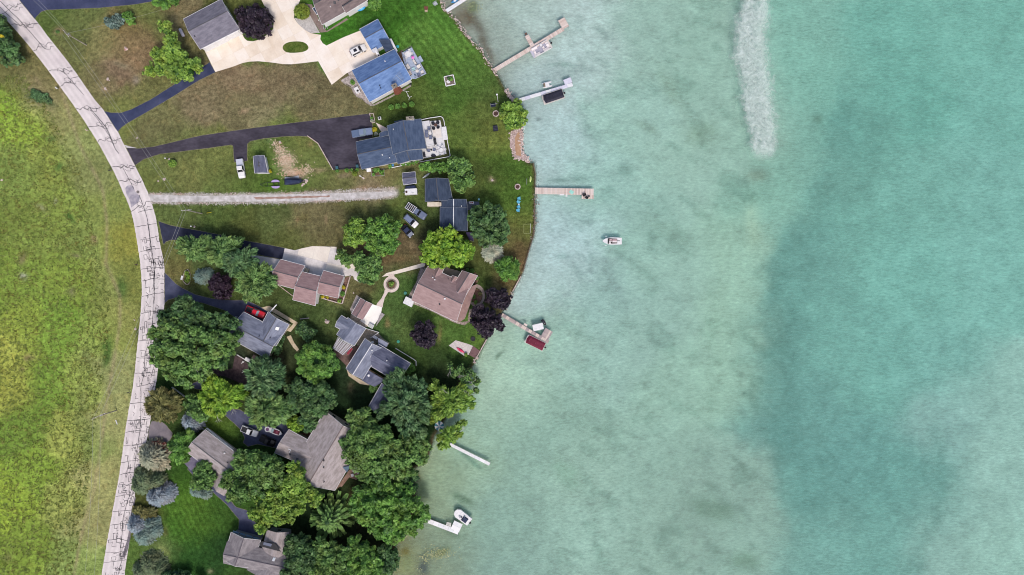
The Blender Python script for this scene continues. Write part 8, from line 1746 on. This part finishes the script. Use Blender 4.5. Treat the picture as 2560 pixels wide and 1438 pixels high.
P('dark_shrub', 'dark bush between the grey house and the terrace walk', 'bush', [(690, 858, 17), (700, 845, 13), (693, 875, 14), (680, 870, 12)], 2.0, leaf='dark', size=.28)
P('small_tree', 'small dark round tree inside the curve of the tan walk', 'tree', [(760, 826, 18), (775, 832, 17), (768, 840, 14), (758, 815, 12)], 2.2, leaf='dark', size=.28)
P('round_tree', 'even round bright tree north of the steel grey house', 'tree', [(790, 905, 46, 0), (765, 890, 24), (790, 878, 26), (815, 890, 24), (828, 910, 22), (760, 915, 24), (785, 932, 26), (812, 928, 24)], 4.6, leaf='mid', size=.26, cov=2.2)
P('pine_tree', 'broad green pine below the dark brick paving', 'tree', [(640, 915, 18), (660, 905, 18), (630, 935, 18), (655, 930, 26), (685, 920, 22), (700, 935, 14), (640, 955, 24), (670, 955, 26), (695, 958, 16), (650, 975, 20), (675, 978, 16)], 5.6, 'feather', 'pined', size=.38, asp=2.0)
P('pine_tree', 'broad pale green pine above the woodland parking', 'tree', [(635, 1010, 22), (660, 1000, 26), (690, 1000, 20), (710, 1015, 20), (640, 1035, 26), (672, 1030, 30), (702, 1038, 22), (722, 1036, 12), (655, 1054, 17), (688, 1052, 16), (625, 1025, 14)], 5.0, 'feather', 'pine', size=.36, asp=1.7)
P('dark_tree', 'very dark tree filling the gap south of the round bright tree', 'tree', [(745, 965, 22), (770, 970, 26), (800, 975, 26), (825, 985, 20), (735, 995, 22), (762, 1000, 28), (795, 1005, 28), (822, 1010, 18), (770, 1028, 20), (800, 1032, 18), (740, 1020, 16), (720, 970, 12)], 4.6, leaf='dark', size=.32)
P('bright_tree', 'yellow green spiky tree in front of the woodland drive', 'tree', [(535, 950, 18), (555, 965, 20), (520, 970, 20), (540, 985, 26), (565, 985, 22), (590, 975, 18), (510, 990, 14), (530, 1010, 24), (560, 1005, 24), (585, 1000, 22), (605, 990, 12), (550, 1025, 18), (535, 1035, 12)], 5.2, 'feather', 'bright', size=.34, asp=1.8, deadb=2)
P('dark_tree', 'darker green tree leaning west of the yellow green spiky one', 'tree', [(480, 1005, 20), (498, 1015, 22), (485, 1028, 20), (510, 1035, 18), (500, 1045, 12), (472, 1015, 10)], 4.2, leaf='oak', size=.32)
P('olive_tree', 'feathery olive coloured tree at the road edge', 'tree', [(385, 1000, 20), (405, 990, 20), (430, 1000, 20), (390, 1020, 22), (415, 1020, 28), (440, 1015, 16), (400, 1040, 18), (425, 1042, 14), (370, 1015, 10)], 3.6, 'feather', 'olive', size=.34, asp=2.4)
P('blue_spruce', 'pale blue spruce next to the weathered roof', 'tree', [(476, 1056, 27)], 2.8, 'spruce', 'blue', size=.27, asp=2.0)
P('lime_bush', 'bright lime bush at the brick walk of the taupe house', 'bush', [(725, 1058, 13), (742, 1052, 14), (738, 1068, 16), (752, 1068, 10)], 2.2, leaf='bright', size=.28)
P('shade_tree', 'dark green growth between the lime bush and the rust walk', 'tree', [(765, 1050, 20), (785, 1058, 20), (772, 1072, 14), (790, 1040, 14)], 3.0, leaf='dark', size=.3)
P('cedar_tree', 'oval green cedar left of the weathered roof', 'tree', [(455, 1095, 18), (472, 1085, 14), (448, 1115, 24), (465, 1120, 20), (445, 1138, 20), (460, 1145, 14), (480, 1098, 10)], 3.2, 'feather', 'mid', size=.3, asp=2.0)
P('rust_shrub', 'rusty shrub behind the grey green spruce', 'bush', [(392, 1108, 10), (405, 1115, 12), (412, 1128, 8)], 1.2, leaf='rust', size=.24)
P('grey_spruce', 'grey green spruce at the road edge above the dark one', 'tree', [(376, 1145, 42)], 3.8, 'spruce', 'spruceg', size=.26, asp=1.8)
P('dark_spruce', 'dark shaggy spruce between two pale spruces', 'tree', [(358, 1200, 36), (345, 1215, 26), (385, 1205, 20)], 2.8, 'spruce', 'spruce', size=.28, asp=2.0)
P('blue_spruce', 'oval blue spruce edging the bright mown lawn', 'tree', [(385, 1245, 25), (405, 1236, 27)], 2.6, 'spruce', 'blue', size=.27, asp=2.2)
P('olive_shrubs', 'low olive juniper between the blue spruces', 'bush', [(345, 1278, 15), (362, 1285, 17), (382, 1280, 14), (372, 1292, 12)], .9, 'feather', 'olive', size=.26, asp=2.0)
P('blue_spruce', 'deep blue spruce touching the road in the bottom group', 'tree', [(338, 1315, 27)], 2.6, 'spruce', 'blue', size=.27, asp=1.8)
P('blue_spruce', 'small blue spruce right of the deep blue one', 'tree', [(375, 1308, 18)], 2.0, 'spruce', 'bluegreen', size=.2, asp=1.8)
P('grey_spruce', 'grey green spruce lowest of the bottom group', 'tree', [(356, 1340, 28), (378, 1328, 20)], 2.0, 'spruce', 'bluegreen', size=.24, asp=2.0)
P('dark_spruce', 'dark brownish juniper near the bottom left corner of the lawn', 'tree', [(375, 1415, 34), (395, 1425, 24), (345, 1430, 20)], 2.0, 'spruce', 'spruce', size=.26, asp=2.0)
P('dark_shrub', 'dark hedge at the bottom edge of the mown lawn', 'bush', [(440, 1440, 20), (465, 1446, 18), (420, 1438, 14), (500, 1450, 14)], 1.8, leaf='dark', size=.3)
P('garden_tree', 'mottled tree left of the weathered porch roof', 'tree', [(505, 1165, 16), (520, 1160, 14), (495, 1185, 18), (515, 1185, 22), (500, 1205, 18), (520, 1208, 18), (530, 1190, 14), (485, 1212, 12)], 4.2, leaf='oak', size=.32)
P('blue_shrub', 'blue grey shrub beneath the mottled garden tree', 'tree', [(488, 1228, 17), (508, 1235, 16)], 1.6, 'spruce', 'bluegreen', size=.24, asp=1.8)
P('great_maple', 'dark crowned maple over the weathered and taupe roofs', 'tree', [(603, 1145, 22), (628, 1148, 20), (655, 1150, 20), (682, 1156, 20), (600, 1165, 24), (628, 1160, 30, 1), (660, 1165, 30, 1), (692, 1175, 24), (575, 1190, 20), (602, 1195, 26), (635, 1195, 28), (668, 1198, 26), (700, 1200, 22), (585, 1225, 22), (612, 1228, 24), (562, 1210, 14), (648, 1225, 24), (575, 1245, 12), (600, 1250, 12)], 6.4, leaf='oak', size=.36)
P('great_maple', 'bright golden green maple beside the taupe roof', 'tree', [(735, 1170, 20, 1), (748, 1190, 24, 1.6), (728, 1205, 24), (752, 1220, 26, 1), (720, 1232, 26), (690, 1235, 24), (745, 1248, 26), (775, 1235, 20), (795, 1240, 16), (712, 1262, 26), (682, 1265, 26), (655, 1258, 22), (742, 1272, 20), (670, 1290, 24), (700, 1295, 22), (640, 1285, 20), (655, 1312, 18), (725, 1295, 14), (655, 1328, 10), (785, 1258, 14)], 6.2, leaf='lime', size=.36)
P('star_pine', 'dark pine with radiating branches like a star', 'tree', [(822, 1302, 64)], 5.0, 'whorl', 'oak', size=.24, asp=2.0)
P('great_oak', 'large rounded oak at the shore by the L shaped dock', 'tree', [(905, 1235, 24), (935, 1225, 26), (965, 1215, 26), (995, 1225, 24), (900, 1265, 26), (930, 1262, 30, 1.2), (965, 1258, 32, 1.6), (1000, 1258, 30, 1), (1030, 1262, 24), (1055, 1275, 20, -.8), (915, 1295, 26), (945, 1298, 30, 1.2), (980, 1300, 32, 1.4), (1015, 1300, 28, .6), (1045, 1300, 22, -.6), (940, 1328, 20), (970, 1335, 22), (1000, 1335, 22, -.6), (1030, 1325, 18, -1), (1065, 1290, 14, -1.4), (885, 1250, 14), (1020, 1225, 18), (985, 1350, 12, -1.2)], 6.6, leaf='mid', size=.38)
P('great_oak', 'massive oak crown between the taupe roof and the shore', 'tree', [(880, 1040, 20), (905, 1035, 22), (895, 1062, 24), (925, 1060, 24), (890, 1090, 26), (920, 1090, 30, 1.2), (955, 1085, 28, 1), (865, 1105, 18, -1), (880, 1125, 26), (915, 1125, 32, 1.6), (950, 1120, 32, 1.6), (985, 1115, 28, 1), (1015, 1110, 24), (1045, 1105, 22), (905, 1155, 26), (940, 1158, 28, 1), (975, 1155, 28, .6), (1010, 1150, 26), (1040, 1140, 24), (1065, 1120, 18, -1), (920, 1185, 22), (950, 1190, 22), (990, 1185, 24), (1020, 1180, 20, -1), (880, 1155, 16), (1060, 1150, 14, -1), (905, 1190, 14)], 6.8, leaf='oak', size=.38)
P('dark_pine', 'dark pine overhanging the steel grey house from the south', 'tree', [(985, 945, 18), (1000, 930, 14), (975, 965, 22), (1005, 965, 24), (1030, 955, 20), (1050, 965, 18), (985, 990, 24), (1015, 995, 28, 1), (1045, 990, 24), (965, 1020, 20), (995, 1022, 26), (1028, 1025, 26), (1058, 1015, 20), (950, 1035, 14), (1000, 1050, 24), (1035, 1055, 24), (1062, 1045, 16), (1020, 1080, 18), (1050, 1082, 18)], 6.4, 'feather', 'pined', size=.36, asp=1.6)
P('shore_tree', 'ragged yellow green tree leaning over the water', 'tree', [(1085, 965, 18), (1105, 980, 20), (1130, 985, 20), (1150, 975, 18), (1170, 985, 16), (1090, 1005, 20), (1115, 1010, 22), (1145, 1005, 22), (1172, 1002, 16), (1095, 1035, 18), (1118, 1030, 16), (1138, 1022, 12), (1158, 1022, 12), (1180, 1015, 9), (1078, 1052, 9)], 4.6, 'feather', 'lime', size=.32, asp=1.7, deadb=2)
P('shore_tree', 'lower hanging clump of the shore growth above the plain white dock', 'tree', [(1122, 1078, 15), (1145, 1065, 12), (1158, 1058, 9), (1110, 1092, 18), (1130, 1095, 16), (1148, 1085, 10), (1105, 1115, 12), (1118, 1112, 10)], 3.8, 'feather', 'lime', size=.32, asp=1.7, deadb=1)
P('thin_tree', 'thin half dead tree at the water edge with bare twigs', 'tree', [(1150, 925, 16), (1175, 935, 18), (1190, 955, 14), (1165, 950, 18), (1190, 975, 12), (1135, 935, 14), (1125, 915, 12)], 3.2, leaf='oak', size=.22, cov=.7, gap=.35, deadb=5)
P('bush', 'green bush at the corner of the paling edge', 'bush', [(1030, 920, 9), (1022, 928, 8), (1026, 912, 6)], 1.3, leaf='mid', size=.24)
P('bush', 'bush tucked in the notch of the steel grey house', 'bush', [(935, 966, 10), (942, 960, 8), (930, 975, 8), (945, 972, 7)], 1.4, leaf='oak', size=.24)
P('wood_mass', 'dark woodland crown at the bottom beside the taupe drive', 'tree', [(735, 1350, 22), (760, 1355, 24), (725, 1375, 20), (750, 1385, 26), (780, 1375, 22), (735, 1405, 24), (765, 1412, 26), (720, 1430, 22), (750, 1440, 22)], 5.4, leaf='dark', size=.36)
P('wood_mass', 'second woodland crown at the bottom with round bright clumps', 'tree', [(800, 1360, 20), (825, 1375, 22), (800, 1395, 24), (830, 1402, 26), (860, 1380, 20), (790, 1425, 24), (820, 1432, 26), (855, 1415, 24), (780, 1445, 20), (850, 1445, 22)], 5.6, leaf='oak', size=.36)
P('wood_mass', 'woodland crown at the bottom right under the shore oak', 'tree', [(885, 1355, 20), (905, 1370, 24), (890, 1395, 26), (925, 1390, 24), (915, 1415, 26), (945, 1400, 20), (890, 1430, 26), (925, 1438, 26), (950, 1425, 22), (870, 1450, 20)], 5.8, leaf='mid', size=.36)
P('wood_mass', 'darkest crown at the bottom shoreline', 'tree', [(960, 1375, 18), (975, 1395, 20), (985, 1385, 14), (970, 1420, 20), (985, 1415, 12), (965, 1440, 18), (990, 1400, 10)], 4.6, leaf='dark', size=.34)
P('shade_tree', 'dark green fill between the massive oak and shore oak', 'tree', [(950, 1215, 18), (985, 1205, 20), (1015, 1200, 18), (1030, 1215, 16), (1035, 1190, 14)], 4.0, leaf='dark', size=.34)
P('shade_tree', 'dark growth between the weathered roof and the black pickup', 'tree', [(618, 1134, 11), (636, 1136, 11), (655, 1140, 11)], 3.0, leaf='dark', size=.3)
P('shrub_row', 'low greenery below the slate blue house south wall', 'bush', [(1008, 411, 5), (1020, 409, 6), (1032, 406, 6), (1042, 404, 5), (975, 416, 4)], .7, leaf='mid', size=.2)
P('vegetable_bed', 'leafy vegetables growing in the timber planter', 'plants', [(937, 428, 6), (945, 425, 6), (954, 432, 7), (934, 436, 4)], .8, leaf='mid', size=.2)
P('ball_shrub', 'trimmed round topiary by the slim leaning pole', 'bush', [(887, 434, 6.5)], 1.2, 'ball', 'ball', size=.15)
for i, (x, y, r_) in enumerate([(843, 427, 4), (867, 426, 5), (879, 425, 3.5), (893, 425, 4)]): P('small_shrub', 'small shrub, %s along the wall below the parking court' % ['westernmost', 'second', 'third', 'easternmost'][i], 'bush', [(x, y, r_)], .45, 'ball', 'mid', size=.14, group='small shrubs below the parking court')
for i, (x, y, r_, lf, lb) in enumerate([(929, 296, 3.5, 'mid', 'upper green plant in the white edged planter strip'), (930, 302, 3.5, 'grey', 'lower pale plant in the white edged planter strip'), (936, 324, 6, 'yellow', 'yellow flowering shrub in front of the blue grey pickup'), (939, 336, 5.5, 'grey', 'whitish shrub beside the yellow flowering shrub'), (675, 428, 4, 'yellow', 'yellow shrub at the corner of the vented shed'), (859, 718, 4, 'yellow', 'yellow shrub in the bed east of the brown garages'), (849, 752, 6, 'lime', 'lime shrub at the corner of the garden wall'), (807, 742, 3.5, 'yellow', 'left yellow shrub in the brown garage border'), (818, 743, 3.5, 'yellow', 'right yellow shrub in the brown garage border'), (856, 735, 6, 'mid', 'green shrub in the bed east of the brown garages'), (978, 711, 7, 'lime', 'spiky lime plant in the round flower bed'), (1140, 202, 0, 'mid', ''), (1128, 198, 5, 'mid', 'leafy plant in the square planter on the lawn'), (1122, 196, 3.5, 'dark', 'dark plant in the square planter on the lawn'), (1165, 887, 4, 'lime', 'yellow green plant at the edge of the gravel patio'), (1190, 756, 5, 'lime', 'lime plant in the oval bed of the brown lake house'), (1184, 742, 5, 'mid', 'green plant in the oval bed of the brown lake house'), (1200, 735, 4, 'olive', 'olive plant in the oval bed of the brown lake house'), (1180, 678, 6, 'mid', 'green shrub at the north corner bed of the brown lake house'), (1168, 676, 5, 'oak', 'darker shrub at the north corner bed of the brown lake house'), (1192, 695, 5, 'mid', 'shrub in the east bed of the brown lake house'), (505, 1070, 0, 'mid', ''), (144, 80, 4, 'oak', 'small shrub inside the round dry bed')]):
    if r_: P('garden_shrub', lb, 'bush', [(x, y, r_)], .5, 'ball' if lf not in ('lime', 'grey') else 'broad', lf, size=.15)
P('weed_patch', 'dark weedy thicket in the field beside the road', 'bush', [(92, 236, 14), (108, 244, 14), (84, 230, 10), (122, 252, 9), (100, 250, 10)], .5, leaf='pined', size=.22, cov=1.2, gap=.25)
# undergrowth strewn through the wood floor
# lily pads
rs = random.Random(8); mb = MB()
for cx0, cy0, sx_, sy_, n_ in ((1100, 1385, 22, 9, 260), (1062, 1398, 8, 10, 60), (1180, 12, 12, 12, 80), (1052, 1430, 8, 6, 20)):
    for i in range(n_):
        w = W((rs.gauss(cx0, sx_), rs.gauss(cy0, sy_)), WATER_Z + .008 + rs.random() * .01); r_ = rs.uniform(.05, .15); a0 = rs.random() * 6
        mb.poly([(w.x + r_ * math.cos(a0 + k), w.y + r_ * math.sin(a0 + k), w.z) for k in (0, 1.2, 2.5, 3.8, 5.0)])
mb.build('lily_pads', mat(c(140, 150, 92), c(190, 186, 140), 1, .6, name='lily_pad'), None, tag_=('floating lily pads in the shallows', None, None, 'stuff'))
